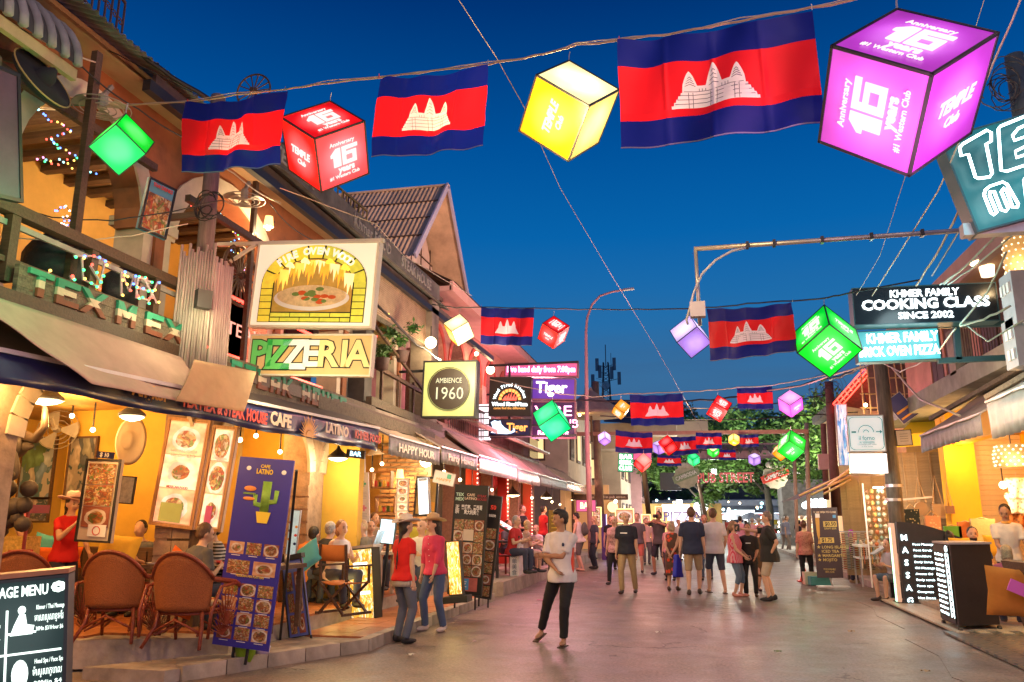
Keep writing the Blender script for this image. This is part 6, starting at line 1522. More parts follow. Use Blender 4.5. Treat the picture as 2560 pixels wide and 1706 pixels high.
def capsign(label,px,py,txt,seed):
 p=QY(px,py,PYY-.3);t_=T('bottle_cap_sign',label,'sign',p)
 n=22;MB().prism([((.62+.05*(i%2))*math.cos(2*math.pi*i/n),(.62+.05*(i%2))*math.sin(2*math.pi*i/n))for i in range(n)],lambda u,v:(u,0,v),(0,.1,0)).build('cap',M('cream_green_cap',(.5,.48,.36),.6,.3,3,.1),t_)
 for a in range(4):MB().ell((-.3+a*.2,0,.62),(.16,.08,.16)).build('foam',M('cream_foam',(.55,.5,.42),.7,.2,5,0),t_,smooth=True)
 MB().box((0,-.04,.05),(1.5,.06,.4),Matrix.Rotation(R_(-20),3,'Y')).build('ribbon',m_redp if seed else M('green_ribbon',(.25,.33,.2),.5,.2,5,0),t_)
 text(t_,txt,0,.05,.3,m_txtwp,y=-.08,w=1.2,roll=R_(20),bold=.02)
capsign('pale bottle-cap shaped beer sign at the left end of the PUB STREET wires',1715,1192,'CAMBODIA',0);capsign('bottle-cap shaped beer sign with red ribbon at the right end of the wires',1938,1192,'CAMBODIA',1)
fl=T('flood_light','dazzling white floodlight above the PUB STREET letters','lamp',QY(1785,1179,PYY+2));MB().ell((0,0,0),(.12,.1,.12)).build('lens',nosamp(E('flood_lens',(.95,1,1),30)),fl);MB().box((0,.2,0),(.3,.1,.3)).build('housing',m_black,fl);lamp(QY(1785,1179,PYY+1.5),(.9,1,.95),900,.2)
for x_,yt_ in((2016,1058),(1986,1150)):
 a,b=QY(x_+9,1405,36),QY(x_,yt_,36)
 pole('pale rusty steel pole at the right holding the beam' if x_>2000 else 'second thinner rusty steel pole left of the beam post',[a,b],.09 if x_>2000 else .075,M('rusty_cream_steel',(.4,.3,.26),.6,.3,3,.1),name='steel_pole')
MB().bar(QY(1430,1086,35.8),QY(2020,1079,35.8),.22,.16).build('cross_beam',M('rust_pink_steel',(.42,.2,.17),.6,.3,3,.1),None,label='long rusty pink steel beam crossing the street behind the flags',cat='beam')
gg=T('pink_roof_gantry','pinkish corrugated gantry roof with dark triangular pennants in the distance','gantry')
for k in range(9):MB().box(QY(1755+k*26,1128,47),(.55,.05,.9)).build('panel',M('mauve_sheet',(.4,.22,.28),.7,.3,3,.1),gg)
for k in range(3):MB().bar(QY(1690,1105+k*22,46.9),QY(2000,1102+k*22,46.9),.06).build('rail',m_black,gg)
for k in range(12):a=QY(1700+k*25,1112,46.6);MB().prism([(-.28,0),(.28,0),(0,-.5)],lambda u,v:a+Vector((u,0,v)),(0,.03,0)).build('pennant',m_blackp,gg)
sl2=T('street_lamp','tall thin pink-lit street lamp post with curved arm left of centre','street lamp');LY=28.5
m_lp=M('pinkish_lamp_post',(.5,.3,.3),.5,.15,3,.05)
MB().tube([QY(1478,1395,LY),QY(1468,1100,LY),QY(1465,830,LY),QY(1468,795,LY),QY(1480,762,LY),QY(1500,740,LY),QY(1530,730,LY),QY(1560,725,LY)],[.1,.085,.05,.045,.042,.04,.038,.036],10).build('post',m_lp,sl2,smooth=True)
MB().bar(QY(1558,725,LY),QY(1585,722,LY),.16,.06).build('lamp_head',m_steel,sl2)
def far_house(label,x,y0,y1,h,mw,mr,wn=3,lit=1,rz=.8):
 t_=T('far_building',label,'building')
 MB().box((x-2.5,(y0+y1)/2,h/2),(5,y1-y0,h)).build('wall',mw,t_)
 MB().add([(x+.5,y0-.3,h),(x+.5,y1+.3,h),(x-3,y1+.3,h+rz*2),(x-3,y0-.3,h+rz*2)],[(0,1,2,3)]).build('roof',mr,t_)
 MB().box((x-2.5,y0-.02,h+.1),(5.2,.1,.3)).build('cornice',m_white,t_)
 for k in range(wn):
  for fl_ in(1,2):
   z=h*(.28 if fl_==1 else .72);y=y0+(y1-y0)*(k+.5)/wn
   f_=MB().box((x+.02,y,z),(.08,(y1-y0)/wn*.5,h*.22)).build('window',m_wood,t_)
   MB().box((x+.06,y,z),(.03,(y1-y0)/wn*.42,h*.18)).build('pane',nosamp(E('warm_window',(1,.7,.3),1.3))if(k+fl_)%2 else M('dark_pane',(.05,.06,.08),.2,0,1,0),f_)
 for k in range(2):
  f_=MB().box((x-1.5-k*1.6,y0-.05,h*.7),(.8,.08,h*.2)).build('window',m_wood,t_);MB().box((x-1.5-k*1.6,y0-.1,h*.7),(.66,.03,h*.17)).build('pane',nosamp(E('warm_window',(1,.7,.3),1.3)),f_)
 return t_
m_crw=M('cream_wall',(.55,.45,.33),.8,.15,1.5,.1,dirt=.15)
far_house('cream building with balcony behind the street lamp',-5.8,38,47,7.2,m_crw,m_corrg,4)
far_house('narrow cream building with white cornice left of the black screen',-4.4,50,58,6.6,m_crw,m_dconc,3)
far_house('pink plastered building at the end of the left side',-3.8,60,68,5.2,m_pp,m_dconc,3)
far_house('dim building under the antenna mast',-16,70,90,10.5,M('dim_cream',(.4,.36,.33),.8,.2,1,0),m_dconc,4)
lamp((-3.2,41,5.0),WARMW,160,.3);lamp((-2.6,52,4.2),WARMW,160,.3);lamp((-4.2,36.0,2.9),(1,.55,.4),90,.3);lamp((-3.0,46,2.8),(1,.6,.5),90,.3)
cr_=T('thatched_umbrella_roof','beige conical roof terrace canopy left of the street lamp','canopy',QY(1478,1035,34))
MB().lathe([(1.5,-.1),(1.45,0),(.1,1.0),(.02,1.15)],n=14).build('canopy',M('beige_thatch',(.45,.33,.22),.8,.25,3,.2),cr_);MB().cyl((0,0,-1.2),(0,0,.2),.05).build('pole',m_woodz,cr_)
for k in range(4):globe(['warm bulb under the conical roof, leftmost','warm bulb under the conical roof, second from left','warm bulb under the conical roof, third from left','warm bulb under the conical roof, rightmost'][k],QY(1440+k*9,1030+(k%2)*8,33),.06,6,WARM,cord=.1)
o,w,h=board('black_screen','blank black screen hanging over the far left pavement','screen',((1650,1182),(1705,1182),(1703,1227),(1650,1226)),(0,48,0),(0,1,0),m_blackp,m_black,.2,.03)
gn,w,h=board('green_neon_sign','white and green neon sign on the cream building balcony','sign',((1542,1132),(1584,1134),(1582,1182),(1548,1180)),(0,37.2,0),(0,1,0),M('green_shade_panel',(.03,.2,.1),.5,.2,3,0,e=(.1,.7,.3),es=.5),m_black,.1,.02)
for k in range(3):text(gn,['BAR','GRILL','CLUB'][k],0,h*(.3-.3*k),h*.3,nosamp(E('green_white_neon',(.85,1,.75),5)),w=w*.85,bold=.03,y=-.03)
rs_,w,h=board('red_neon_sign','pink-red lit box sign beside the green neon sign','sign',((1572,1130),(1630,1132),(1628,1152),(1572,1150)),(0,38.5,0),(0,1,0),m_pnkb,m_black,.1,.02)
lamp(QY(1565,1160,35.5),(.8,1,.7),40,.2)
pole('brown timber pole wrapped in cables behind the street lamp',[QY(1500,1300,36),QY(1488,955,36)],[.2,.16],M('brown_timber_pole',(.25,.15,.1),.8,.3,3,.3))  # plain brown timber colour
pole('steel lattice-banded pole right of the pink cube',[QY(1622,1290,42),QY(1610,1178,42)],.13,m_woodz)
pole('leaning dark pole near the white neon shop',[QY(1765,1300,55),QY(1745,1200,55)],.12,m_woodz)
bdw,w,h=board('shop_board','brown shop board reading wine grilled in pub street','sign',((1430,1236),(1570,1236),(1570,1250),(1430,1250)),(0,37,0),(0,1,0),m_wood,m_wood,.05,0)
text(bdw,'wine grilled in pub street.',.3,0,h*.6,m_crp,w=w*.7)
gf=T('far_cafe','warm lit cafe front past the street lamp','shop')
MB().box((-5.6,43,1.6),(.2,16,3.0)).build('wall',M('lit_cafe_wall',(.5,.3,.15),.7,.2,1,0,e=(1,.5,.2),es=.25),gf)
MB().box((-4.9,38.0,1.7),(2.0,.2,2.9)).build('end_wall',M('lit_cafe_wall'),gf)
for k in range(5):MB().box((-5.45,37+k*3,1.5),(.1,.3,2.8)).build('post',m_woodz,gf)
ck_=T('wall_clock','round lit wall clock in the far cafe','clock',QY(1532,1268,37.8));MB().lathe([(.26,0),(.26,.05)],m=Matrix.Rotation(R_(90),3,'X'),n=20).build('face',E('clock_glow',(.9,.9,.5),1.2),ck_);MB().tube([(.27*math.cos(a*math.pi/10),-.05,.27*math.sin(a*math.pi/10))for a in range(21)],.02,5).build('rim',m_orp,ck_)
globe('warm bulb near the round clock',QY(1539,1254,37),.08,25,WARM)
def litmenu(label,px,y,cols=1,rows=3,lit=True):
 o,w,h=panel_poster('lit_menu_board',label,px,(0,y,0),(0,1,0),cols,rows,nosamp(E('yellow_edge_light',(1,.8,.25),3)),M('cream_board'),[FOODL(0),FOODL(1)],gap=.04,mg=.06,fr=.03,cat='menu board')
 MB().box((0,.06,-h*.6),(w*.3,.05,h*.35)).build('stand',m_black,o);return o
litmenu('tall lit menu cabinet right behind the street lamp post',((1480,1268),(1504,1268),(1504,1318),(1480,1318)),31)
litmenu('square lit menu board behind the blonde woman',((1538,1272),(1585,1272),(1585,1310),(1538,1310)),33,1,1)
litmenu('narrow lit menu board behind the photographer',((1604,1286),(1628,1286),(1628,1345),(1604,1345)),31,1,3)
litmenu('small high lit menu board left of the white neon shop',((1638,1266),(1658,1266),(1658,1300),(1638,1300)),34,1,2)
an=T('antenna_mast','dark telecom lattice mast with panel antennas on the skyline','mast',(-22.5,120,0));
bx=QY(1517,1010,120);
an.location=(bx.x,120,bx.z-2)
q=MB();H_=QY(1517,862,120).z-bx.z+2
for sx_,sy in((-.7,-.7),(.7,-.7),(.7,.7),(-.7,.7)):q.bar((sx_,sy,0),(sx_*.5,sy*.5,H_*.75),.14)
for k in range(9):
 z=k*H_*.08;s_=.7-.035*k
 q.bar((-s_,-s_,z),(s_,-s_,z+.8),.08);q.bar((s_,-s_,z),(-s_,-s_,z+.8),.08);q.bar((-s_,-s_,z),(s_,-s_,z),.08);q.bar((-s_,s_,z),(-s_,-s_,z+.8),.08)
q.bar((0,0,H_*.7),(0,0,H_),.12);q.bar((.8,0,H_*.5),(.8,0,H_*.88),.07)
q.build('lattice',M('mast_steel',(.12,.1,.12),.5,.2,1,0),an)
for sx_,z in((-1.3,.72),(1.3,.72),(-2.0,.5),(2.0,.52),(.9,.6),(-.9,.62)):MB().box((sx_,-.3,H_*z),(.5,.3,1.9)).build('panel_antenna',M('antenna_grey',(.3,.28,.3),.5,.1,1,0),an);MB().bar((sx_,-.1,H_*z),(0,0,H_*z-.4),.07).build('antenna_arm',m_black,an)
MB().cyl((0,-.7,H_*.42),(0,-1.0,H_*.42),.6).build('dish',m_steel,an)
rf=T('flat_roof','dark flat sheet roofs stepping up behind the far flags','roof')
MB().add([QY(1500,1000,50),QY(1590,1000,50),QY(1625,1062,46),QY(1510,1055,46)],[(0,1,2,3)]).build('sheet',M('dark_sheet',(.1,.08,.09),.6,.3,1,.1),rf)
MB().box(QY(1640,1065,48),(2.4,3,1.4)).build('rooftop_room',m_crw,rf)
MB().box(QY(1600,1095,49),(8,3,1.5)).build('upper_wall',m_crw,rf)
rb_=random.Random(5)
sp3=T('far_light_cluster','cluster of white and warm bulbs glittering at the far crossing','lights')
for k in range(150):
 px=rb_.uniform(1560,2120);py=rb_.uniform(1245,1345)if k%3 else rb_.uniform(1290,1330)
 o=link('bulb',_fb['fairy_bulb'].mesh('bulb',True),[m_bulbw,m_bulb,nosamp(E('cyan_bulb',(.5,.95,1),8))][k%3],sp3,QY(px,py,rb_.uniform(62,70)));r=rb_.uniform(.05,.13);o.scale=(r,r,r)
for k,(x0,x1,y0,y1,c,lb)in enumerate(((1722,1750,1300,1345,(1,.85,.6),'warm lit stall front left of the far red fascia'),(1958,1992,1296,1350,(1,.9,.7),'warm lit stall front right of the far red fascia'),(2000,2030,1300,1352,(1,.75,.4),'amber lit stall front behind the steel poles'))):
 a,b=QY(x0,y0,58),QY(x1,y1,58);t_=T('market_stall',lb,'stall',((a.x+b.x)/2,58,0));w_=b.x-a.x
 MB().box((0,.8,a.z/2),(w_,.1,a.z)).build('back_panel',M('stall_glow_%d'%k,c,.6,.4,2,0,e=c,es=.9),t_);MB().box((0,.2,a.z+.1),(w_+.3,1.4,.08)).build('roof',m_redp if k%2 else m_steel,t_);MB().box((0,0,.45),(w_,.6,.9)).build('counter',m_wood,t_)
 for j in range(6):MB().box((-w_/2+w_*(j+.5)/6,0,1.0),(.14,.3,.2+.1*(j%3))).build('goods',[m_redp,m_yep,m_leaf][j%3],t_)
# ================================================================ lanterns, flags, strings
LANT={}
def lit_face_mat(key,col,st):
 n='lantern_'+key
 if n in MATS:return MATS[n]
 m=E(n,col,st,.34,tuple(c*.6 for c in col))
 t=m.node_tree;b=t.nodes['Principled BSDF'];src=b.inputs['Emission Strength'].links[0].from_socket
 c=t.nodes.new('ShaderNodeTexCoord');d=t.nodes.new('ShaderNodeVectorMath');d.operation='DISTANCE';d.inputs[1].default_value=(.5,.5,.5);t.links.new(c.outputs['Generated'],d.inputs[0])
 r=t.nodes.new('ShaderNodeMapRange');r.interpolation_type='SMOOTHSTEP';r.inputs[1].default_value=.5;r.inputs[2].default_value=.8;r.inputs[3].default_value=1.45;r.inputs[4].default_value=.72;t.links.new(d.outputs['Value'],r.inputs[0])  # hot spot of a bulb behind, painted into the panel emission
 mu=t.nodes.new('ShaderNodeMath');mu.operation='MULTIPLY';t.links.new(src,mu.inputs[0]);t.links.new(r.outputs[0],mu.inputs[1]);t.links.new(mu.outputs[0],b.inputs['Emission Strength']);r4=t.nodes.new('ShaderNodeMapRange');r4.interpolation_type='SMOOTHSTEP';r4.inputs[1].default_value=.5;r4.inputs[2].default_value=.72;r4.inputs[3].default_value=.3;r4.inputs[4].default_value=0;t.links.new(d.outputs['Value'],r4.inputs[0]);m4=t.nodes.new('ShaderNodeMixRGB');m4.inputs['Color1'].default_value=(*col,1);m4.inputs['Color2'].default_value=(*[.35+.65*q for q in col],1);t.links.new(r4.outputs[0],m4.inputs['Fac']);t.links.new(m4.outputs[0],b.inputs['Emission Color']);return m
def cubefit(J,a,b,c):
 v=[Vector((q[0]-J[0],J[1]-q[1]))for q in(a,b,c)]
 Mx=np.array([[q.x for q in v],[q.y for q in v]])
 U,Sg,Vt=np.linalg.svd(Mx,full_matrices=False);Q=U@Vt;s=Sg.mean()
 q3=np.cross(Q[0],Q[1]);q3=q3 if q3.sum()>0 else-q3
 F2=ray(*J).normalized();R2=F2.cross(CU).normalized();U2=R2.cross(F2)
 es=[(R2*float(Q[0][i])+U2*float(Q[1][i])+F2*float(q3[i])).normalized()for i in range(3)]
 return es,s,F2
LP={}
def lantern(key,label,J,a,b,c,mats,depth=None,size=.6,deco=(),group=None):
 es,s,F2=cubefit(J,a,b,c)
 B0=np.array([list(q)for q in es]).T;tg=[a,b,c];Cc=np.array([list(CR),list(CU),list(CF)]);f0=np.array(list(ray(*J)))
 def rodr(w):
  th=np.linalg.norm(w)+1e-12;k=w/th;K=np.array([[0,-k[2],k[1]],[k[2],0,-k[0]],[-k[1],k[0],0]])
  return np.eye(3)+math.sin(th)*K+(1-math.cos(th))*K@K
 def res(x):
  Rm=rodr(x[:3])@B0;r=[]
  for i in range(3):
   q=Cc@(f0*math.exp(x[3])+Rm[:,i]);r+=[CX+FPX*q[0]/q[2]-tg[i][0],CY-FPX*q[1]/q[2]-tg[i][1]]
  return np.array(r)
 x=np.array([0,0,0,math.log(FPX/s)])
 for it in range(25):
  r0=res(x);Jm=np.array([(res(x+1e-5*np.eye(4)[i])-r0)/1e-5 for i in range(4)]).T
  st=-np.linalg.solve(Jm.T@Jm+1e-3*np.eye(4)*np.trace(Jm.T@Jm)/4,Jm.T@r0);st=np.clip(st,-.2,.2);x=x+st
  x[3]=np.clip(x[3],math.log(FPX/s)-.25,math.log(FPX/s)+.25)
 Rm=rodr(x[:3])@B0;es=[Vector([float(v)for v in Rm[:,i]]).normalized()for i in range(3)]
 k_=math.exp(x[3])      # depth of the near corner in cube edges
 if depth:size=depth/k_
 dist=k_*size*ray(*J).length;p0=CO+ray(*J)*(k_*size)
 e=list(es)
 flip=e[0].cross(e[1]).dot(e[2])<0
 m=Matrix((e[0],e[1],e[2]if not flip else-e[2])).transposed().to_4x4();m.translation=p0
 zs=-1 if flip else 1
 o=T('cube_lantern',label,'lantern',mat=m,group=group)
 S2=size
 ax=[Vector((1,0,0)),Vector((0,1,0)),Vector((0,0,zs))]
 t_=.017*S2/.6
 fr=MB()
 for i in range(3):
  j,k=(i+1)%3,(i+2)%3
  for u in(0,1):
   for w in(0,1):
    st=ax[j]*(S2*u)+ax[k]*(S2*w)
    cc=st+ax[i]*(S2/2);dm=[t_,t_,t_];dm[i]=S2+t_
    fr.box(cc,dm)
 fr.build('frame',m_black,o)
 for i in range(3):
  for side in(0,1):
   j,k=(i+1)%3,(i+2)%3
   cc=ax[i]*(S2*side)+ax[j]*(S2/2)+ax[k]*(S2/2);dm=[S2-t_]*3;dm[i]=.004
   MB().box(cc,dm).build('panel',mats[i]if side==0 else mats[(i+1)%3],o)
 for(fi,(rs,ri),(us,ui),kind)in deco:
  r_=ax[ri]*rs;u_=ax[ui]*us;n_=-ax[fi]
  cc=ax[ri]*(S2/2)+ax[ui]*(S2/2)-ax[fi]*.008
  def place(ob,x,z,sc=1):
   mm=Matrix((r_,u_,n_)).transposed().to_4x4();mm.translation=cc+r_*x*S2+u_*z*S2+n_*.004
   ob.matrix_local=mm@Matrix.Diagonal((sc,1 if kind else 1,1,1))
  mt=m_decow if S2 else None
  def tx(s_,x,z,sz,w,bold=.02,shear=0,cond=None):
   ob=text(o,s_,0,0,sz*S2,mt,w=w*S2,bold=bold,ext=.002,shear=shear);sc=ob.scale[0];place(ob,x,z,sc)
  if kind=='16':
   mb=MB()
   f=lambda u,v:cc+r_*(u*S2)+u_*(v*S2)
   d_=n_*.007
   mb.prism([(-.2,-.14),(-.05,-.14),(-.05,.2),(-.14,.2),(-.25,.1),(-.25,.05),(-.2,.05)],f,d_)
   for(x0,z0,x1,z1)in((-.02,-.14,.06,.2),(.06,-.14,.27,-.07),(.19,-.07,.27,.03),(.06,.03,.27,.09),(.06,.13,.3,.2)):
    mb.prism([(x0,z0),(x1,z0),(x1,z1),(x0,z1)],f,d_)
   mb.build('numeral',mt,o)
   tx('Anniversary',0,.28,.1,.5);tx('years',.05,-.21,.16,.34,.05);tx('#1 Western Club',0,-.33,.09,.62)
  else:
   tx('TEMPLE',0,.04,.2,.56,.04,.3);tx('Club',0,-.14,.14,.24,.03,.3)
 top=min([p0+es[0]*(i*S2)+es[1]*(j*S2)+es[2]*(k*S2)for i in(0,1)for j in(0,1)for k in(0,1)],key=lambda q:-q.z)
 LP[key]=(top,dist,J)
 inv_=m.inverted()
 MB().tube([inv_@top,inv_@(top+Vector((0,0,.05))),inv_@(top+Vector((.01,0,.1)))],.006,5).build('hook',m_steel,o)
 return o
m_decow=nosamp(E('white_cutout_glow',(1,.9,.85),1.15))
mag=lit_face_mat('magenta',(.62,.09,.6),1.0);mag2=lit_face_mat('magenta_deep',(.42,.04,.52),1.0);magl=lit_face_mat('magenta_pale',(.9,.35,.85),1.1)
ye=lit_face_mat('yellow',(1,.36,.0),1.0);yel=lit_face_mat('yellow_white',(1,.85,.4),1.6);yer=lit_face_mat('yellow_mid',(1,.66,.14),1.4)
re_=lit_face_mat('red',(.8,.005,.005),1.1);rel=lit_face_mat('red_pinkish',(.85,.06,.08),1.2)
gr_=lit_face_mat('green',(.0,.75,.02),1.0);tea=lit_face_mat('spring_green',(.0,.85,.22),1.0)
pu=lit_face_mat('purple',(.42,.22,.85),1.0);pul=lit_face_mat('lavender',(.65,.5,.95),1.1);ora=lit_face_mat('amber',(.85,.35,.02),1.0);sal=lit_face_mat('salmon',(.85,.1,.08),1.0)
G1='cube lanterns hung over the street'
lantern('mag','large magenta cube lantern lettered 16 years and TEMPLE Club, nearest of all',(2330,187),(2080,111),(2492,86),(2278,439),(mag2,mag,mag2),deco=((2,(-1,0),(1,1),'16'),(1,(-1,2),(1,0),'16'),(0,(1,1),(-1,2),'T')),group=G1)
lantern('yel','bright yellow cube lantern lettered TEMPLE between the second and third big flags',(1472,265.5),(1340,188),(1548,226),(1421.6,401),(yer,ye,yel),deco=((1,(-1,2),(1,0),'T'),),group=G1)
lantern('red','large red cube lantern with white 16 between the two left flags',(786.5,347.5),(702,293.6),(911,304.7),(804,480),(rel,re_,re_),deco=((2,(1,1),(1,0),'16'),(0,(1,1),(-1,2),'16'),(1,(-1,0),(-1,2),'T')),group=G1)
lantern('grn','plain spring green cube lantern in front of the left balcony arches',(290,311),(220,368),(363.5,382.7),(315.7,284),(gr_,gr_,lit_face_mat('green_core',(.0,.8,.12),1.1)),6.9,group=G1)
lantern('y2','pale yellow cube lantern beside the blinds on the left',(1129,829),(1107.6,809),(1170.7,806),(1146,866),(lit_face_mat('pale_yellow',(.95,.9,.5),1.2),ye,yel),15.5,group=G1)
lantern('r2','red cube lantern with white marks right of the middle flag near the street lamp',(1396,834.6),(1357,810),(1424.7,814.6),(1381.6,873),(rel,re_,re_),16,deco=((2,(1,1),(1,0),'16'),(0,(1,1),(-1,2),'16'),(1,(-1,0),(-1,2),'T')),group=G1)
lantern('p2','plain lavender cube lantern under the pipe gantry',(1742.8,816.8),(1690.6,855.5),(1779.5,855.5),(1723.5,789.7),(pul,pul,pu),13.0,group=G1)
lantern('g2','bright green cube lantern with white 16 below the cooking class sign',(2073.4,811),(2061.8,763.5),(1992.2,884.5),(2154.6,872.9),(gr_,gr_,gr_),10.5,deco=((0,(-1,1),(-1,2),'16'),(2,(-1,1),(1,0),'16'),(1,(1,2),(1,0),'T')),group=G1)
lantern('te','plain teal cube lantern in front of the pink neon signs',(1397.4,1032.6),(1348.6,1065.6),(1429,1072.8),(1380.2,999),(tea,tea,tea),18,group=G1)
lantern('o3','small amber cube lantern left of the lower left flag',(1560.3,1033.6),(1537.3,1015),(1576,1014),(1553,1050.9),(ora,ora,ora),25,deco=((2,(1,1),(1,0),'T'),(1,(-1,0),(-1,2),'16')),group=G1)
lantern('r3','red cube lantern with two 16 faces between two middle flags',(1818,1028),(1784.6,1007.8),(1830.8,1007.2),(1799.9,1058.9),(re_,re_,re_),22,deco=((2,(-1,0),(1,1),'16'),(1,(-1,0),(-1,2),'16')),group=G1)
lantern('m3','pink and magenta cube lantern left of the dark power pole',(1974.9,1014),(1944.2,996.3),(2006.5,992.9),(1977.8,1043.7),(mag,mag,magl),21,deco=((0,(1,1),(-1,2),'T'),),group=G1)
lantern('v4','small violet cube lantern just right of the street lamp',(1513,1094),(1495,1104),(1529,1104),(1511,1079),(pul,pul,pu),27,group=G1)
lantern('v5','violet cube lantern tucked behind the dark red cube',(1643.5,1115),(1632,1109),(1662,1104),(1646,1140),(pu,pu,pul),29,group=G1)
lantern('r4','plain dark red cube lantern overlapping a violet one',(1683.6,1102.5),(1659.3,1121.2),(1695.7,1122.6),(1669.3,1087.6),(re_,re_,re_),26,group=G1)
lantern('r5','salmon and red cube lantern in front of the cream balcony',(1610.5,1168.5),(1591.8,1148.4),(1629.7,1149.8),(1604.7,1183.7),(sal,re_,lit_face_mat('salmon_top',(.85,.25,.2),1.0)),27,group=G1)
lantern('t5','small teal cube lantern above the left bottle-cap sign',(1731.9,1150.7),(1717.2,1141),(1749.6,1142),(1733,1165.6),(tea,tea,tea),32,group=G1)
lantern('g5','small green and white cube lantern half behind a flag',(1782.6,1129.8),(1765.4,1122),(1800.7,1122),(1782.6,1142),(gr_,gr_,yel),34,deco=((0,(1,1),(-1,2),'T'),),group=G1)
lantern('y4','small yellow cube lantern between two far flags',(1833.7,1099),(1818,1105.4),(1852.4,1105.4),(1833.7,1086.7),(yer,yer,ye),32,deco=((2,(1,1),(-1,0),'T'),),group=G1)
lantern('v6','small violet cube lantern over the PUB STREET letters',(1884.5,1147),(1869.6,1139.8),(1902.3,1141.2),(1885,1163.6),(pu,pu,pul),34,group=G1)
lantern('g4','green cube lantern with white pictures in front of the tree',(1972,1102.5),(1976.3,1076.7),(1941.9,1126.9),(2013.6,1128.3),(gr_,gr_,gr_),20,deco=((0,(-1,1),(-1,2),'T'),(2,(-1,1),(1,0),'16'),(1,(1,2),(1,0),'T')),group=G1)
lantern('y5','yellow cube lantern peeking out behind the lower green one',(1948,1120),(1935,1134),(1970,1146),(1952,1103),(ye,ye,ye),22,group=G1)
for k,col,pw in(('mag',(1,.4,.7),110),('yel',(1,.7,.3),260),('red',(1,.2,.12),60),('grn',(.1,1,.3),30),('g2',(.3,1,.3),25),('y2',(1,.8,.5),200),('r2',(1,.3,.2),90),('te',(.3,1,.6),25),('r3',(1,.35,.3),120),('m3',(1,.4,.8),120),('r5',(1,.4,.3),150),('y4',(1,.75,.4),250),('g4',(.3,1,.3),50)):
 tp,d,J=LP[k];lamp(tp+Vector((0,-.45,-1.25))if k=='mag' else tp+Vector((0,-.5,-1.1)),col,pw,.2)
# ---- flags
m_fb=M('flag_blue',(.004,.01,.19),.55,.08,4,.1);m_fr=M('flag_red',(.75,.008,.02),.55,.08,4,.1)
m_fe=M('flag_emblem',(.9,.76,.84),.6,.08,6,.05);m_fl=M('flag_emblem_lines',(.12,.08,.16),.6,0,1,0)
for m_ in(m_fb,m_fr,m_fe):
 t=m_.node_tree;tl_=t.nodes.new('ShaderNodeBsdfTranslucent');ms=t.nodes.new('ShaderNodeMixShader');ms.inputs[0].default_value=.45 if m_!=m_fe else .5
 tl_.inputs[0].default_value=(.003,.01,.22,1)if m_==m_fb else((.8,.01,.02,1)if m_==m_fr else(.9,.8,.9,1))
 t.links.new(t.nodes['Principled BSDF'].outputs[0],ms.inputs[1]);t.links.new(tl_.outputs[0],ms.inputs[2]);t.links.new(ms.outputs[0],t.nodes['Material Output'].inputs[0])
def emblem_profile(x):
 h=0.0
 base=1-abs(x)
 st=.38*min(1,(1-abs(x))/.28)
 h=max(h,math.ceil(st*14)/14)
 if abs(x)<.7:h=max(h,.52)
 for c,w,t in((0,.2,1.0),(-.56,.17,.84),(.56,.17,.84)):
  d=abs(x-c)
  if d<w:h=max(h,.5+(t-.5)*(1-(d/w)**1.5))
 return h
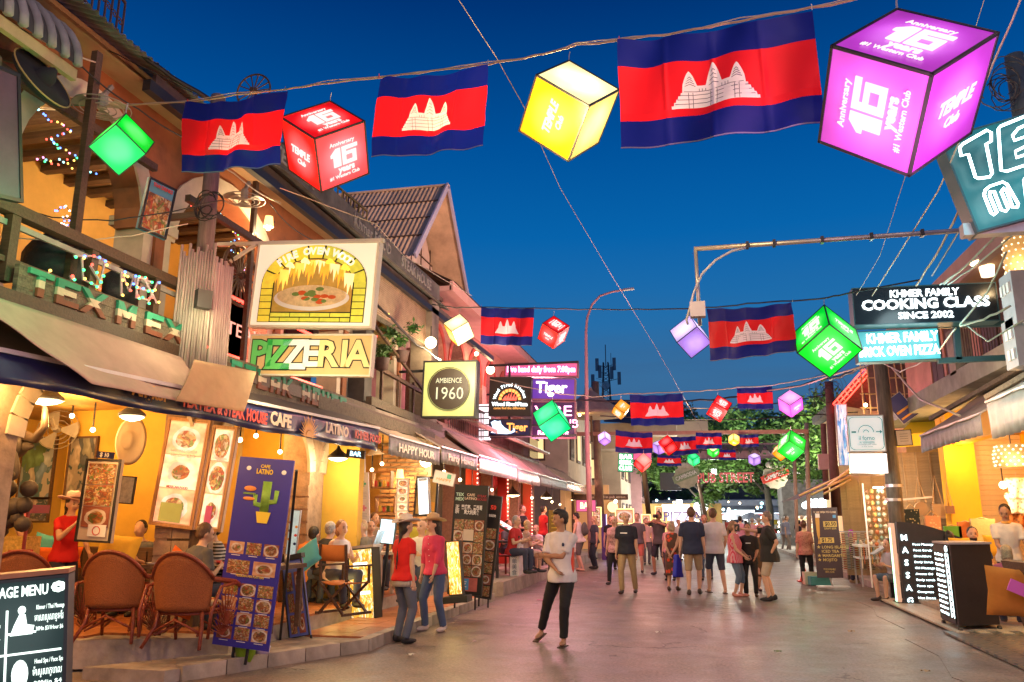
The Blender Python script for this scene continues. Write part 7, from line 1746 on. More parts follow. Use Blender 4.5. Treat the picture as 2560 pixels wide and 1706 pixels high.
def flag(key,label,TL,TR,BR,BL,dep,seed=0,group='national flags hung over the street',amp=.028):
 d0,d1=dep
 P=[CO+ray(*TL)*d0,CO+ray(*TR)*d1,CO+ray(*BR)*d1,CO+ray(*BL)*d0]
 cen=(P[0]+P[1]+P[2]+P[3])/4;wd=(P[1]-P[0]).length
 nrm=(P[1]-P[0]).cross(P[0]-P[3]).normalized()
 if nrm.dot(CO-cen)<0:nrm=-nrm
 rnd=random.Random(seed);ph=rnd.uniform(0,6);A_=amp*wd;sg_=rnd.uniform(.015,.03)
 def f(u,v,off=0.0):
  p=P[0].lerp(P[1],u).lerp(P[3].lerp(P[2],u),v)
  p=p+nrm*(A_*math.sin(u*9+ph+v*1.5)*(.4+.6*v)+A_*.6*math.sin(u*17+v*4+ph)+off)
  for cu_ in(.25,.5,.75):p=p+nrm*(wd*.006*math.exp(-((u-cu_)/.012)**2))
  p=p+nrm*wd*.012*_nz.noise(Vector((u*6+ph,v*5,ph)))
  p=p+Vector((0,0,-wd*(sg_*math.sin(math.pi*u)*(1-v*.5))+wd*.006*math.sin(u*21+ph)))
  return p-cen
 o=T('flag',label,'flag',cen,group=group)
 hx,hy=.225,.4
 etop=lambda u:.68-(emblem_profile((u-.5)/hx)*hy if abs(u-.5)<hx else 0)
 for nm,ff,m,nu,nv in(('red_field',lambda u,v:f(u,.25+(etop(u)-.25)*v),m_fr,270,5),('red_field',lambda u,v:f(u,.68+.07*v),m_fr,64,1),('temple_emblem',lambda u,v:f(.5+(2*u-1)*hx*.999,etop(.5+(2*u-1)*hx*.999)*(1-v)+.68*v),m_fe,120,5)):
  MB().grid(ff,nu,nv).build(nm,m,o,smooth=True)
 for nm,v0,v1,m in(('blue_stripe',0,.25,m_fb),('blue_stripe',.75,1,m_fb)):
  MB().grid(lambda u,v:f(u,v0+(v1-v0)*v),64,8).build(nm,m,o,smooth=True)
 ln=MB()
 def seg(xa,ya,xb,yb,w=.0026,side=1):
  n=5
  if max(dep)>12.5:return
  for i in range(n):
   a=(xa+(xb-xa)*i/n,ya+(yb-ya)*i/n);b=(xa+(xb-xa)*(i+1)/n,ya+(yb-ya)*(i+1)/n)
   pa,pb=f(.5+a[0]*hx,.68-a[1]*hy,side*.003),f(.5+b[0]*hx,.68-b[1]*hy,side*.003)
   dr=(pb-pa).normalized();pe=dr.cross(nrm)*(w*wd*.6)
   ln.add([pa-pe,pb-pe,pb+pe,pa+pe],[(0,1,2,3)])
 for y in(.1,.2,.3):seg(-(.97-y*.55),y,(.97-y*.55),y)
 seg(-.7,.38,.7,.38)
 for x in(-.6,-.5,-.08,.08,.5,.6):seg(x,0,x,.36)
 for x in(-.35,-.28,-.2,.2,.28,.35):seg(x,.28+.1,x,.45)
 for c,t in((0,1.0),(-.55,.78),(.55,.78)):
  for k in range(4):y=.5+(t-.5)*k/5;w_=.12*(1-k/5);seg(c-w_,y,c,y+.05);seg(c,y+.05,c+w_,y)
 if ln.v:ln.build('emblem_lines',m_fl,o)
 MB().grid(lambda u,v:f(u,.985+.012*v,.003),40,1).build('hem',M('flag_hem',(.2,.2,.3),.8,.1,5,0),o)
 for t_,q in((0,P[0]),(1,P[1])):MB().tube([q-cen,q-cen+Vector((0,0,.04))],.004,4).build('tie',m_redp if t_==0 else m_steel,o)
 return o
inv_d=lambda k:(ray(*LP[k][2]).length/LP[k][1],LP[k][2][0])
def dline(ks):
 xs_=[inv_d(k)[1]for k in ks];ds=[inv_d(k)[0]for k in ks];A2=np.polyfit(xs_,ds,1);return lambda x:1/max(float(np.polyval(A2,x)),.02)
D1=dline(['mag','yel','red','grn']);D2=dline(['y2','r2','p2','g2'])
flag('f1','leftmost big flag in front of the left house, green light on its edge',(468,258),(713,226),(696,411),(454,433),(D1(468),D1(713)),1)
flag('f2','second big flag, between the red and the yellow cube lanterns',(947.5,196),(1220,163),(1209,368),(931.5,394),(D1(947),D1(1220)),2)
flag('f3','largest flag, between the yellow and the magenta cube lanterns',(1548,104),(2030,25),(2062,305),(1553,375),(D1(1548),D1(2030)),3)
flag('f4','flag of the second string beside the blinds, orange at its left edge',(1203,769),(1336,771.5),(1329.4,864.8),(1201.4,861.3),(15.5,15.5),4)
flag('f5','large flag under the pipe gantry between lavender and green lanterns',(1763.3,771.6),(1981.8,755),(1993.4,876.8),(1773.7,902.7),(12.2,11),5)
flag('f6','flag right of the small amber lantern',(1574.6,987),(1706,982.9),(1710.3,1061.8),(1577.5,1064.6),(21,21),6)
flag('f7','small flag left of the pink and magenta lantern',(1841.5,971),(1930.4,966.2),(1933.9,1023.6),(1844.9,1021.6),(24,24),7)
flag('f8','flag right of the small violet lantern near the street lamp',(1538.7,1075),(1631.4,1081.9),(1632,1134),(1538.2,1131.2),(28,28),8)
flag('f9','flag partly behind the dark red cube',(1676.5,1092.5),(1739.6,1090.5),(1747.3,1134),(1683.6,1139.8),(31,31),9)
flag('f10','flag above the small green and white lantern',(1739.6,1081),(1803.6,1081.9),(1804.7,1122),(1740.5,1122.6),(30,30),10)
flag('f11','far flag right of the small yellow lantern',(1844.3,1086.7),(1895.4,1085.9),(1897.4,1116.9),(1853,1119),(34,34),11)
flag('f12','smallest far flag under the yellow lantern',(1795,1124),(1838.6,1124.9),(1840,1150.7),(1797,1149.9),(38,38),12)
flag('f13','low far flag below the violet and dark red cubes',(1643.5,1137),(1700.9,1139),(1704.3,1165.6),(1642.6,1165),(34,34),13)
# ---- cables
def pxw(label,pts,r,m,name='cable',n=5):
 P=[CO+ray(x,y)*d for x,y,d in pts]
 Q=[]
 rnd=random.Random(len(label))
 for i in range(len(P)-1):
  for j in range(4):Q.append(P[i].lerp(P[i+1],j/4)+Vector((0,0,rnd.uniform(-1,1)*r*.9)))
 Q.append(P[-1])
 return MB().tube(Q,r,n).build(name,m,None,smooth=True,label=label,cat='cable')
d1=lambda x:D1(x)
m_gold=M('gold_cable',(.55,.38,.22),.5,.2,5,0)  # plain golden base colour
L1=[(-200,240),(0,205+60),(150,275),(317,264),(468,256),(590,238),(713,224),(815,208),(947,194),(1080,178),(1220,160),(1310,146),(1412,122),(1440,113),(1548,101),(1700,82),(1850,52),(2028,20),(2130,2),(2300,-60)]
pxw('front pale cable carrying the largest flags and lanterns',[(x,y,d1(x)*1.005)for x,y in L1],.008,m_gold)
pxw('thin second wire twisted along the front cable',[(x,y-3+5*math.sin(x*.02),d1(x)*1.01)for x,y in L1],.004,m_wcable)
L2=[(1080,762),(1140,770),(1203,769),(1336,771),(1410,773),(1560,774),(1690,772),(1763,770),(1870,760),(1982,753),(2070,745),(2130,733),(2300,700)]
pxw('cable of the second string of flags',[(x,y,15.5 if x<1400 else max(10.3,15.5-(x-1400)/700*5.2))for x,y in L2],.011,m_bcable)
pxw('cable holding the lower left flag and lanterns',[(x,y,21.3)for x,y in((1225,950),(1400,985),(1480,992),(1575,985),(1706,981),(1793,975),(1842,969),(1930,964),(2000,950),(2110,930))],.014,m_wcable)
pxw('thick tangled cable crossing to the dark power pole',[(x,y,26)for x,y in((1210,985),(1380,1000),(1560,1005),(1700,1003),(1800,1000),(1900,980),(2000,965),(2070,945))],.03,m_bcable)
pxw('lowest black cable crossing behind the flags',[(x,y,27)for x,y in((1500,1040),(1700,1050),(1900,1047),(2075,1035),(2200,1028))],.018,m_bcable)
pxw('second black cable crossing just above it',[(x,y,27)for x,y in((1700,1020),(1850,1022),(2000,1000),(2075,985))],.02,m_bcable)
pxw('thin diagonal wire from the top down to the far flags',[(1140,-10,8),(1243,148,8.3),(1310,268,9),(1400,470,12),(1530,690,16),(1640,870,22),(1760,1085,30)],.005,m_wcable)
pxw('thick black cable along the left roof edge',[(150,-40,8.6),(280,80,8.8),(400,170,9),(525,250,9.2)],.028,m_bcable)
pxw('thin black cable under the thick roof cable',[(270,125,8.9),(380,180,9),(540,262,9.3)],.006,m_bcable)
pxw('green wire from the left edge to the green lantern',[(-60,180,8.0),(40,230,8.1),(140,262,8.2),(317,264,D1(317))],.008,M('green_wire',(.08,.3,.15),.5,0,1,0))  # the wire itself is green
pxw('wire sagging across the left balcony',[(-30,500,7.6),(130,545,7.8),(280,552,8),(430,530,8.3),(560,500,8.6)],.007,m_bcable)
pxw('pale wire sagging lower across the left balcony',[(-30,590,7.4),(100,600,7.5),(200,602,7.7),(330,590,8),(470,560,8.4)],.006,m_wcable)
pxw('cable bundle swinging from the pizza sign to the corner column',[(900,715,10.6),(960,780,11.2),(1040,860,13),(1100,900,15)],.02,m_bcable)
pxw('pale wire from the parapet to the cube string',[(700,470,9),(940,560,10),(1010,640,12),(1180,740,15)],.006,m_wcable)
for k,(pts,lb,rr,mm_)in enumerate(([((2560,-20,5),(2440,260,5.5),(2345,480,7),(2180,740,11)),'white twisted wire hanging down from the upper right',.007,m_wcable],[((2470,-30,6),(2420,130,6.3)),'thin wire above the magenta lantern',.003,m_wcable],
  [((2400,520,8),(2340,640,9),(2290,715,10)),'brown drop cable right of the cooking sign',.012,m_wcable],[((2420,540,8),(2330,690,10)),'dark drop cable behind the cooking sign',.01,m_bcable],
  [((2270,420,7),(2200,640,9),(2140,740,11)),'hair-thin wire below the magenta lantern',.003,m_wcable],[((2480,600,8),(2420,660,9),(2360,712,10)),'pale green cable fan above the cooking sign',.01,M('pale_green_cable',(.4,.5,.42),.5,0,1,0)],
  [((2530,590,8),(2440,665,9),(2370,712,10)),'second pale green cable of the fan',.01,M('pale_green_cable')],[((2490,590,8),(2400,680,9),(2350,712,10)),'third pale green cable of the fan',.01,M('pale_green_cable')],
  [((2515,630,8),(2470,730,9),(2400,812,10)),'cable draping over the cooking class sign',.012,M('pale_green_cable')],[((2525,765,9),(2460,800,9.5),(2400,815,10)),'wavy pale cable right of the cooking sign',.014,M('pale_green_cable')],
  [((2420,815,10),(2470,855,9.6),(2560,800,9)),'sagging pale cable below the cooking sign',.01,M('pale_green_cable')],
  [((2390,820,10.5),(2340,890,12),(2250,930,15),(2190,900,17)),'pale cable looping to the power pole',.012,m_wcable],[((2230,920,17),(2300,1000,15),(2400,1040,13)),'cable swag from the power pole over the yellow canopy',.02,m_wcable],
  [((2190,905,18),(2130,930,20),(2075,950,24)),'bundle from pole to pole',.04,m_bcable],[((2160,915,18),(2000,965,22),(1850,985,26)),'pale bundle running left from the power pole',.02,m_wcable])):
 pxw(lb,pts,rr,mm_)
def tangle(label,c,r,n,seed,d):
 rnd=random.Random(seed);t_=T('cable_tangle',label,'cables',QY(*c,d));
 for k in range(n):
  rr=r*rnd.uniform(.5,1.1);a0=rnd.uniform(0,6);tl_=rnd.uniform(-.5,.5);cx_,cz_=rnd.uniform(-.4,.4)*r,rnd.uniform(-.6,.6)*r
  MB().tube([(cx_+rr*math.cos(a0+j*.45),tl_*rr*math.sin(j*.45),cz_+rr*math.sin(a0+j*.45)*1.1)for j in range(12)],.007,4).build('cable_loop',m_bcable,t_)
tangle('tangle of cable loops at the top of the upper right pole',(2515,210),.22,10,1,9.3)
tangle('tangle of black cables at the top of the dark power pole',(2072,985),.4,12,2,26.5)
tangle('coil of wire on the roof left of the antenna mast',(1490,985),.5,7,3,36)
tangle('coiled cables on the bamboo post top',(520,520),.14,6,5,7.5)
for(x,y)in((1425,120),(815,212),(317,268)):pass
# ================================================================ street furniture
m_bkp=M('black_green_acrylic',(.01,.022,.02),.3,.1,2,0,e=(.02,.05,.05),es=.5)
nn=yawn(34)
MY=(0,5.35,0)
o,w,h=board('massage_menu_sign','black light box at the lower left corner lettered MASSAGE MENU in white','sign',((-190,1468),(187,1436),(150,1730),(-225,1790)),(-2.75,5.35,0),nn,m_bkp,m_blackp,.3,.02)
wl=nosamp(E('greenish_white_letters',(.85,1,.92),2.2))
R0_=w/2
text(o,"'S MASSAGE MENU",R0_-w*.14,h*.385,h*.125,wl,al='RIGHT',w=w*.56,bold=.02)
q=MB();cx_=R0_-w*.07
for a in range(8):q.ell((cx_+.025*math.cos(a*.785),-.012,h*.4+.02*math.sin(a*.785)),(.017,.002,.015),None,8)
q.build('flower_mark',wl,o)
MB().box((R0_-w*.42,-.012,-.05),(.012,.006,h*.62)).build('divider',wl,o);MB().box((R0_-w*.5,-.012,-h*.13),(w*.92,.006,.012)).build('divider',wl,o)
for(zc,t1,t2,t3,fig)in((.15,'Khmer / Thai Massage','មាសាស្សាខ្មែរ','30Min $3/1Hour $6',0),(-.3,'Head Spa / Face Spa','ម៉ាស្សាក្បាល','30Min $4',1)):
 text(o,t1,R0_-w*.02,(zc+.09)*h,h*.055,wl,al='RIGHT',w=w*.2);text(o,t2,R0_-w*.03,(zc+.0)*h,h*.085,wl,al='RIGHT',w=w*.2);text(o,t3,R0_-w*.03,(zc-.09)*h,h*.05,wl,al='RIGHT',w=w*.19)
 q=MB();fx_=R0_-w*.32
 if fig==0:
  q.ell((fx_,-.012,(zc+.08)*h),(.022,.003,.026),None,10);q.prism([(-.06,-.1),(.06,-.1),(.07,-.05),(.03,-.04),(.02,.02),(-.01,.03),(-.04,-.04)],lambda u,v:(fx_+u,-.01,zc*h+v+.01),(0,-.004,0));q.box((fx_,-.012,(zc-.11)*h),(.16,.004,.012))
 else:q.ell((fx_,-.012,zc*h),(.045,.003,.085),None,14)
 q.build('figure',wl,o)
for zc,s_ in((.12,'Massage'),(-.0,'/1Hour')):text(o,s_,R0_-w*.46,zc*h,h*.06,wl,al='RIGHT')
MB().box((0,.15,h/2+.02),(w,.32,.03)).build('lid',M('orange_lid',(.4,.14,.06),.4,.2,5,0),o)
lamp(o.matrix_world@Vector((0,-.4,0)),(.8,1,.95),5,.3)
m_rat=M('red_brown_rattan',(.22,.04,.015),.35,.3,40,.5)
m_ratw=M('woven_rattan_back',(.32,.09,.02),.5,.35,90,.9)
def rattan(label,p,rz,cush=None,group='rattan armchairs at the terrace edge'):
 t_=T('rattan_armchair',label,'armchair',p,rz,group)   # faces +y ; back toward -y
 def bk(u,v):
  a=math.pi*(-.16-.68*u);x=.33*math.cos(a);y=.30*math.sin(a)*(1+.12*v)
  return(x*(1+.12*v),y-.02*v,.36+v*(.56*math.sin(math.pi*(.18+.64*u))))
 o=MB().grid(bk,18,10).build('backrest',m_ratw,t_,smooth=True);so=o.modifiers.new('t','SOLIDIFY');so.thickness=.02
 rim=[bk(i/18,1)for i in range(19)];arm=[(-.40,.32,.34),(-.43,.30,.56),(-.42,.12,.63)]
 full=[(-x,y,z)for x,y,z in arm]+[(p_[0]*1.02,p_[1],p_[2]+.02)for p_ in rim]+arm[::-1]
 MB().tube(full,.028,8).build('arm_rail',m_rat,t_,smooth=True)
 MB().tube([(p_[0]*1.06,p_[1]-.02,p_[2]+.03)for p_ in rim],.02,6).build('rim_binding',m_rat,t_,smooth=True)
 sr=[(.33*math.cos(a),.30*math.sin(a)+.03,.36)for a in[i*math.pi/10 for i in range(21)]]
 MB().tube(sr,.022,6).build('seat_rail',m_rat,t_,smooth=True);MB().tube([(x,y,.33)for x,y,z in sr],.016,6).build('seat_rail',m_rat,t_,smooth=True)
 for sx_ in(-1,1):
  for(x,y,x2,y2)in((.3,.26,.33,.32),(.24,-.2,.32,-.34)):
   MB().tube([(sx_*x,y,.36),(sx_*(x+.02),y*1.05,.2),(sx_*x2,y2,0)],[.022,.021,.018],8).build('leg',m_rat,t_,smooth=True)
  MB().tube([(sx_*.28,.24,.1),(sx_*.1,.1,.22),(sx_*.24,-.25,.12)],.014,6).build('stretcher',m_rat,t_,smooth=True)
  fanm=MB()
  for k in range(11):
   a=math.pi*k/10;fanm.tube([(sx_*.41,.0,.2),(sx_*.42,.26*math.cos(a),.3+.27*math.sin(a))],.006,4)
   fanm.tube([(sx_*.38,.0,.1),(sx_*.36,.2*math.cos(a),.18+.14*math.sin(a))],.006,4)
  fanm.build('cane_fan',m_rat,t_)
  MB().tube([(sx_*.42,.3,.1),(sx_*.43,.3,.5),(sx_*.43,.15,.62),(sx_*.42,-.18,.6),(sx_*.4,-.3,.36),(sx_*.38,-.3,.1)],.018,6).build('side_hoop',m_rat,t_,smooth=True)
 MB().tube([(-.27,-.24,.14),(0,-.3,.28),(.27,-.24,.14)],.014,6).build('stretcher',m_rat,t_,smooth=True)
 cs_=MB().ell((0,.03,.42),(.3,.27,.06),None,14).build('seat_cushion',cloth('striped_cushion',(.6,.5,.25),'vstripe',(.6,.15,.03),3),t_,smooth=True)
 return t_
c1=G(235,1610,.31);c2=G(425,1622,.31)
rattan('left of the two large rattan armchairs, half behind the massage menu box',(c1.x,c1.y+.35,.31),R_(12))
rattan('right of the two large rattan armchairs, next to the blue banner',(c2.x,c2.y+.3,.31),R_(4))
rattan('rattan armchair behind the massage menu box at the left edge',(c1.x-1.15,c1.y+.1,.31),R_(40))
def cushion(label,p,s,rot,m):
 t_=MB()
 def f(u,v,k):
  x,z=u*2-1,v*2-1;th=.34*(1-x**4)**.5*(1-z**4)**.5;pin=1-.12*(1-abs(x))*0-.08*(1-abs(x))*abs(z)-.08*(1-abs(z))*abs(x)
  return Vector((x*s*pin,k*th*s,z*s*pin))
 t_.grid(lambda u,v:f(u,v,1),14,14);t_.grid(lambda u,v:f(1-u,v,-1),14,14)
 o=t_.build('cushion',m,None,smooth=True,label=label,cat='cushion');o.location=p;o.rotation_euler=rot;return o
mc={k:cloth('cushion_'+k,c)for k,c in dict(orange=(.7,.13,.01),yellow=(.8,.48,.04),teal=(.08,.4,.45),lime=(.4,.35,.03)).items()}
tt=G(330,1450,.9)
def table(label,p,w,d,h=.72,m=None,rz=0,group=None,cat='table'):
 t_=T('table',label,cat,p,rz,group);m=m or m_wood
 MB().box((0,0,h),(w,d,.05)).build('table_top',m,t_)
 for sx_ in(-1,1):
  for sy in(-1,1):MB().box((sx_*(w/2-.06),sy*(d/2-.06),h/2-.02),(.06,.06,h-.02)).build('leg',m,t_)
 return t_
tb1=table('wooden table beyond the two rattan armchairs',(c1.x+.5,c1.y+1.5,.31),1.9,.8)
tp2=QY(525,1440,9.5);tb2=table('dark table in front of the grey shirted man',(tp2.x,tp2.y,.31),.9,.7)
cushion('long orange cushion on the bench behind the left rattan chair',QY(125,1393,9.6),.3,(0,0,0),mc['orange']).scale=(1.7,.6,.45)
cushion('large yellow cushion between the two rattan armchairs',QY(290,1392,8.9),.27,(R_(-12),R_(6),R_(8)),mc['yellow'])
cushion('turquoise cushion behind the waitress in the cowboy hat',QY(112,1372,9.9),.2,(0,R_(10),0),mc['teal'])
cushion('orange cushion behind the grey shirted man',QY(445,1412,8.9),.17,(0,R_(30),0),mc['orange'])
cushion('small orange cushion in the right rattan armchair',QY(450,1495,8.1),.2,(R_(-20),R_(12),R_(10)),mc['orange'])
cushion('lime cushion behind the seated man in white',QY(1030,1350,14.0),.24,(0,R_(10),0),mc['lime'])
cushion('turquoise cushion on the canvas chair behind the blue menu stand',QY(770,1390,10.8),.2,(R_(-30),R_(-35),0),mc['teal'])
bn=T('bench','long rattan bench with orange trim behind the left tables','bench',(c1.x-.75,c1.y+2.5,.31))
MB().box((0,0,.4),(1.7,.5,.1)).build('seat',m_rat,bn);MB().box((0,.22,.7),(1.7,.08,.5)).build('backrest',m_ratw,bn)
for x in(-.8,.8):MB().box((x,0,.18),(.08,.45,.36)).build('leg',m_rat,bn)
def cup(label,p,r,h,m,name='glass',cat='glass'):
 o=MB().lathe([(r*.8,0),(r,h),(r*.9,h),(r*.7,.01)],n=12).build(name,m,None,smooth=True,label=label,cat=cat);o.location=p;return o
m_beer=M('beer_amber',(.6,.35,.08),.2,.1,5,0)
zt=.31+.745
cup('glass jar on the table beside the yellow cushion',(c1.x+.35,c1.y+1.3,zt),.05,.12,m_steel,'jar','jar')
cup('amber glass on the table in front of the grey shirted man',(tp2.x-.15,tp2.y-.1,zt),.035,.13,m_beer)
pn=T('popcorn_cabinet','small red and glass popcorn cabinet at the far left','cabinet',QY(42,1400,8.6)-Vector((0,0,.25)))
MB().box((0,0,.2),(.42,.3,.04)).box((0,0,.86),(.46,.34,.1)).build('cabinet_frame',M('maroon_paint',(.25,.03,.04),.4,.1,5,0),pn)
for x in(-.2,.2):MB().box((x,-.13,.52),(.03,.03,.62)).build('post',M('maroon_paint'),pn)
MB().box((0,.05,.38),(.36,.2,.3)).build('popcorn',M('popcorn_yellow',(.75,.5,.12),.8,.4,30,.8),pn,kind='stuff')
pl_2,w_,h_=board('popcorn_label','x','x',((22,1376),(80,1374),(80,1392),(22,1394)),(0,8.4,0),(0,1,0),M('cream_board'),M('red_awning',(.5,.05,.05),.6,.2,1,0),.02,.01)
pl_2['label']='red and cream label band across the popcorn cabinet';pl_2['category']='label';text(pl_2,'POPCORN',0,0,h_*.7,m_redp,w=w_*.8)
MB().lathe([(.03,0),(.055,.05),(.05,.1),(.015,.18),(.02,.22)]).build('vase',M('pink_glaze',(.5,.15,.2),.3,.1,5,0),None,smooth=True,label='pink bulb vase on the sideboard',cat='vase').location=QY(60,1300,9.6)
m_pl=M('white_plate',(.65,.6,.55),.3,.05,5,0)
its=[('white plate',.11,.02,m_pl,'plate'),('clear tumbler',.035,.12,m_steel,'glass'),('amber bottle',.03,.22,m_beer,'bottle'),('small red dish',.06,.03,m_redp,'dish'),('green bottle',.03,.23,m_leafd,'bottle')]
for k in range(12):
 nm,r_,h_,m_,ct_=its[k%5];wh=['near end','middle','far end'][k//4%3]
 cup('%s at the %s of the %s'%(nm,wh,'long table behind the rattan chairs'),(c1.x-.3+(k%6)*.32,c1.y+1.3+.35*(k//6),zt),r_,h_,m_,ct_,ct_)
for k in range(8):
 nm,r_,h_,m_,ct_=its[(k+2)%5]
 cup('%s on the %s'%(nm,['table in front of the seated man in white','bar table nearest on the second terrace'][k//4]),((-5.2+(k%4)*.17,13.5+.1*(k%2),1.065)if k<4 else(-5.2+(k%4)*.2,18.15+.1*(k%2),1.31)),r_,h_,m_,ct_,ct_)
m_blv=M('royal_blue_vinyl',(.035,.03,.32),.4,.1,2,.1)
nb=(0,1,0)
o,w,h=panel_poster('menu_banner','tall leaning royal blue banner with rows of dish photographs',((598,1140),(734,1153),(672,1629),(533,1612)),(0,8.2,0),nb,3,1,m_blv,m_blv,[FOODS(0)],fr=0,t=.02,skip=((0,0),(0,1),(0,2)))
z=h/2
rows=[(.50,3,.075),(.60,2,.085),(.715,3,.075),(.79,3,.075),(.865,3,.075),(.94,3,.075)]
k=0
for(v,n,hh_)in rows:
 cw=w*.94/n
 for c in range(n):
  bx_=pic(o,'dish_photo',-w*.47+cw*(c+.5),h/2-v*h+.02,cw*.86,h*hh_*.86,FOODS(k%4),-.004)
  MB().box((-w*.47+cw*(c+.5),-.003,h/2-v*h-h*.03),(cw*.5,.003,.006)).build('caption_line',m_txtwp,o);k+=1
text(o,'CAFE',0,h*.455,.05,m_yep,y=-.006,bold=.02);text(o,'LATINO',0,h*.425,.075,m_yep,y=-.006,bold=.03,w=w*.3)
text(o,'MEXICAN MIX PLATTERS',0,-h*.135,.035,m_yep,y=-.006,w=w*.5)
cac=MB()
for pts_,r_ in(([(w*.08,-.007,h*.2),(w*.08,-.007,h*.375)],.055),([(w*.08,-.007,h*.26),(w*.26,-.007,h*.27),(w*.27,-.007,h*.33)],.03),([(w*.08,-.007,h*.24),(-w*.1,-.007,h*.25),(-w*.11,-.007,h*.3)],.028)):cac.tube([Vector(p_)for p_ in pts_],r_,8)
for i_,v_ in enumerate(cac.v):cac.v[i_]=(v_[0],-.004+(v_[1]+.007)*.06,v_[2])
cac.build('cactus_print',M('cactus_green_print',(.2,.42,.06),.5,.3,14,0),o,smooth=True)
MB().prism([(-.09,.05),(.09,.05),(.06,-.07),(-.06,-.07)],lambda u_,v_:(w*.08+u_,-.006,h*.185+v_),(0,-.006,0)).build('pot_print',m_yep,o)
bg_=MB();bg_.ell((-w*.22,-.008,h*.33),(.075,.004,.03),None,12);bg_.build('burger_bun',M('bun_print',(.7,.25,.06),.5,.2,12,0),o,smooth=True)
MB().ell((-w*.22,-.008,h*.275),(.075,.004,.02),None,12).build('burger_bun',M('bun_print'),o,smooth=True);MB().box((-w*.22,-.01,h*.303),(.15,.004,.018)).build('burger_filling',M('lettuce_print',(.15,.3,.05),.5,.3,30,0),o)
for(x,z_)in((-w*.3,.44),(w*.35,.43)):MB().ell((x,-.006,h*z_),(.03,.003,.025)).build('round_mark',m_txtwp,o)
o['label']='tall leaning royal blue banner with rows of dish photographs lettered CAFE LATINO'
a,b,c,d=[hit(q_,(0,8.2,0),nb)for q_ in((598,1140),(734,1153),(672,1629),(533,1612))]
st=T('banner_stand','black tubular stand holding the blue banner','stand')
MB().bar(QY(580,1658,8.26),a.lerp(b,.3)+Vector((0,.06,0)),.025).build('upright',m_black,st);MB().bar(QY(613,1662,8.26),a.lerp(b,.7)+Vector((0,.06,0)),.025).build('upright',m_black,st)
MB().bar(G(700,1600,.12),b+Vector((.0,.08,-.1)),.03).build('rear_leg',m_black,st);MB().bar(G(660,1600,.12),a+Vector((0.2,.3,-.3)),.03).build('rear_leg',m_black,st)
MB().lathe([(.09,0),(.13,.22),(.135,.24),(.12,.24),(.08,.03)],n=4*4).build('plant_pot',M('lime_plastic',(.35,.6,.03),.4,.1,5,0),None,smooth=True,label='lime green pot behind the blue banner legs',cat='pot').location=QY(612,1654,8.4)
cup('small lilac bowl beside the lime green pot',G(655,1640,.12),.09,.1,M('lilac_ceramic',(.5,.4,.6),.3,.1,5,0),'bowl','bowl')
o,w,h=panel_poster('menu_stand','small blue A-frame board of drinks beside the large blue banner',((703,1402),(755,1396),(775,1586),(723,1600)),(0,9.9,0),nb,2,3,m_black,M('light_blue_vinyl',(.12,.16,.5),.4,.1,2,0),[FOODS(1),FOODS(2)],fr=.012,t=.03,mg=.03,top=.12)
text(o,'COCKTAILS',0,h*.43,.035,m_yep,y=-.02,w=w*.6)
for(x,xx)in((-1,735),(1,778)):MB().bar((x*w*.48,.03,-h/2),(x*w*.48-0.02,.04,-h/2-.2),.022).build('leg',m_black,o)
MB().box((0,.02,h/2+.03),(w*1.1,.1,.06)).build('header',m_black,o)
o,w,h=board('menu_card','pale teal lit menu card leaning above the small blue A-frame','menu board',((725,1270),(738,1280),(756,1386),(716,1392)),(0,10.1,0),nb,M('teal_card',(.45,.6,.6),.5,.35,9,0,e=(.5,.8,.85),es=.35),m_steel,.02,.01)
for k in range(6):MB().ell(((-.05+.09*(k%2)),-.012,.13-.055*k),(.022,.003,.018)).build('drink_photo',[m_redp,m_orp,m_navy][k%3],o)
m_bub=nosamp(print_mat('bubbling_amber',(1,1,1),[(.95,.55,.05),(1,.85,.3),(.8,.35,.03),(1,.95,.7),(.9,.5,.06)],16,em=1.3,plate=False))
o,w,h=board('lit_sign_panel','tall glowing amber beer sign on a black base beside the cowgirls','sign',((880,1372),(945,1370),(926,1548),(866,1556)),(0,10.7,0),(.25,1,0),m_bub,m_black,.18,.02)
ob=link('lit_face',uvquad(w-.05,h-.05),m_bub,o,(0,-.012,0))
MB().box((0,-.02,h*.27),(w*.55,.006,h*.06)).build('light_bar',E('hot_white',(1,.95,.8),4),o);MB().box((0,-.02,-h*.12),(w*.7,.006,h*.04)).build('light_bar',E('hot_white'),o)
MB().box((0,.09,h/2+.02),(w+.04,.22,.04)).build('cap',m_steel,o)
for k in range(3):MB().ell((-w/2-.01,.09,h*(.25-.27*k)),(.012,)*3,None,6).build('stud_light',m_bulb,o)
MB().cyl((0,.09,-h/2),(0,.09,-h/2-.1),.03).build('neck',m_black,o)
MB().box((0,.05,-h/2-.16),(.42,.36,.14)).build('base',m_black,o)
lamp(o.matrix_world@Vector((0,-.45,0)),(1,.7,.2),22,.3)
o,w,h=board('lit_sign_panel','second glowing amber sign half hidden behind the woman in pink','sign',((1120,1352),(1157,1352),(1150,1486),(1116,1492)),(0,12.6,0),nb,m_bub,m_black,.12,.015)
link('lit_face',uvquad(w-.04,h-.04),m_bub,o,(0,-.012,0));MB().box((0,.05,-h/2-.06),(.4,.3,.1)).build('base',m_black,o)
lamp(o.matrix_world@Vector((0,-.4,0)),(1,.7,.2),14,.3)
o,w,h=board('lit_menu_stand','cyan-white glowing menu lectern behind the white cowboy hat','menu stand',((946,1296),(990,1300),(985,1362),(952,1358)),(0,12.3,0),nb,E('cyan_paper_glow',(.75,.95,1),2.0),M('dark_teal_frame',(.015,.06,.07),.4,.1,5,0),.05,.012)
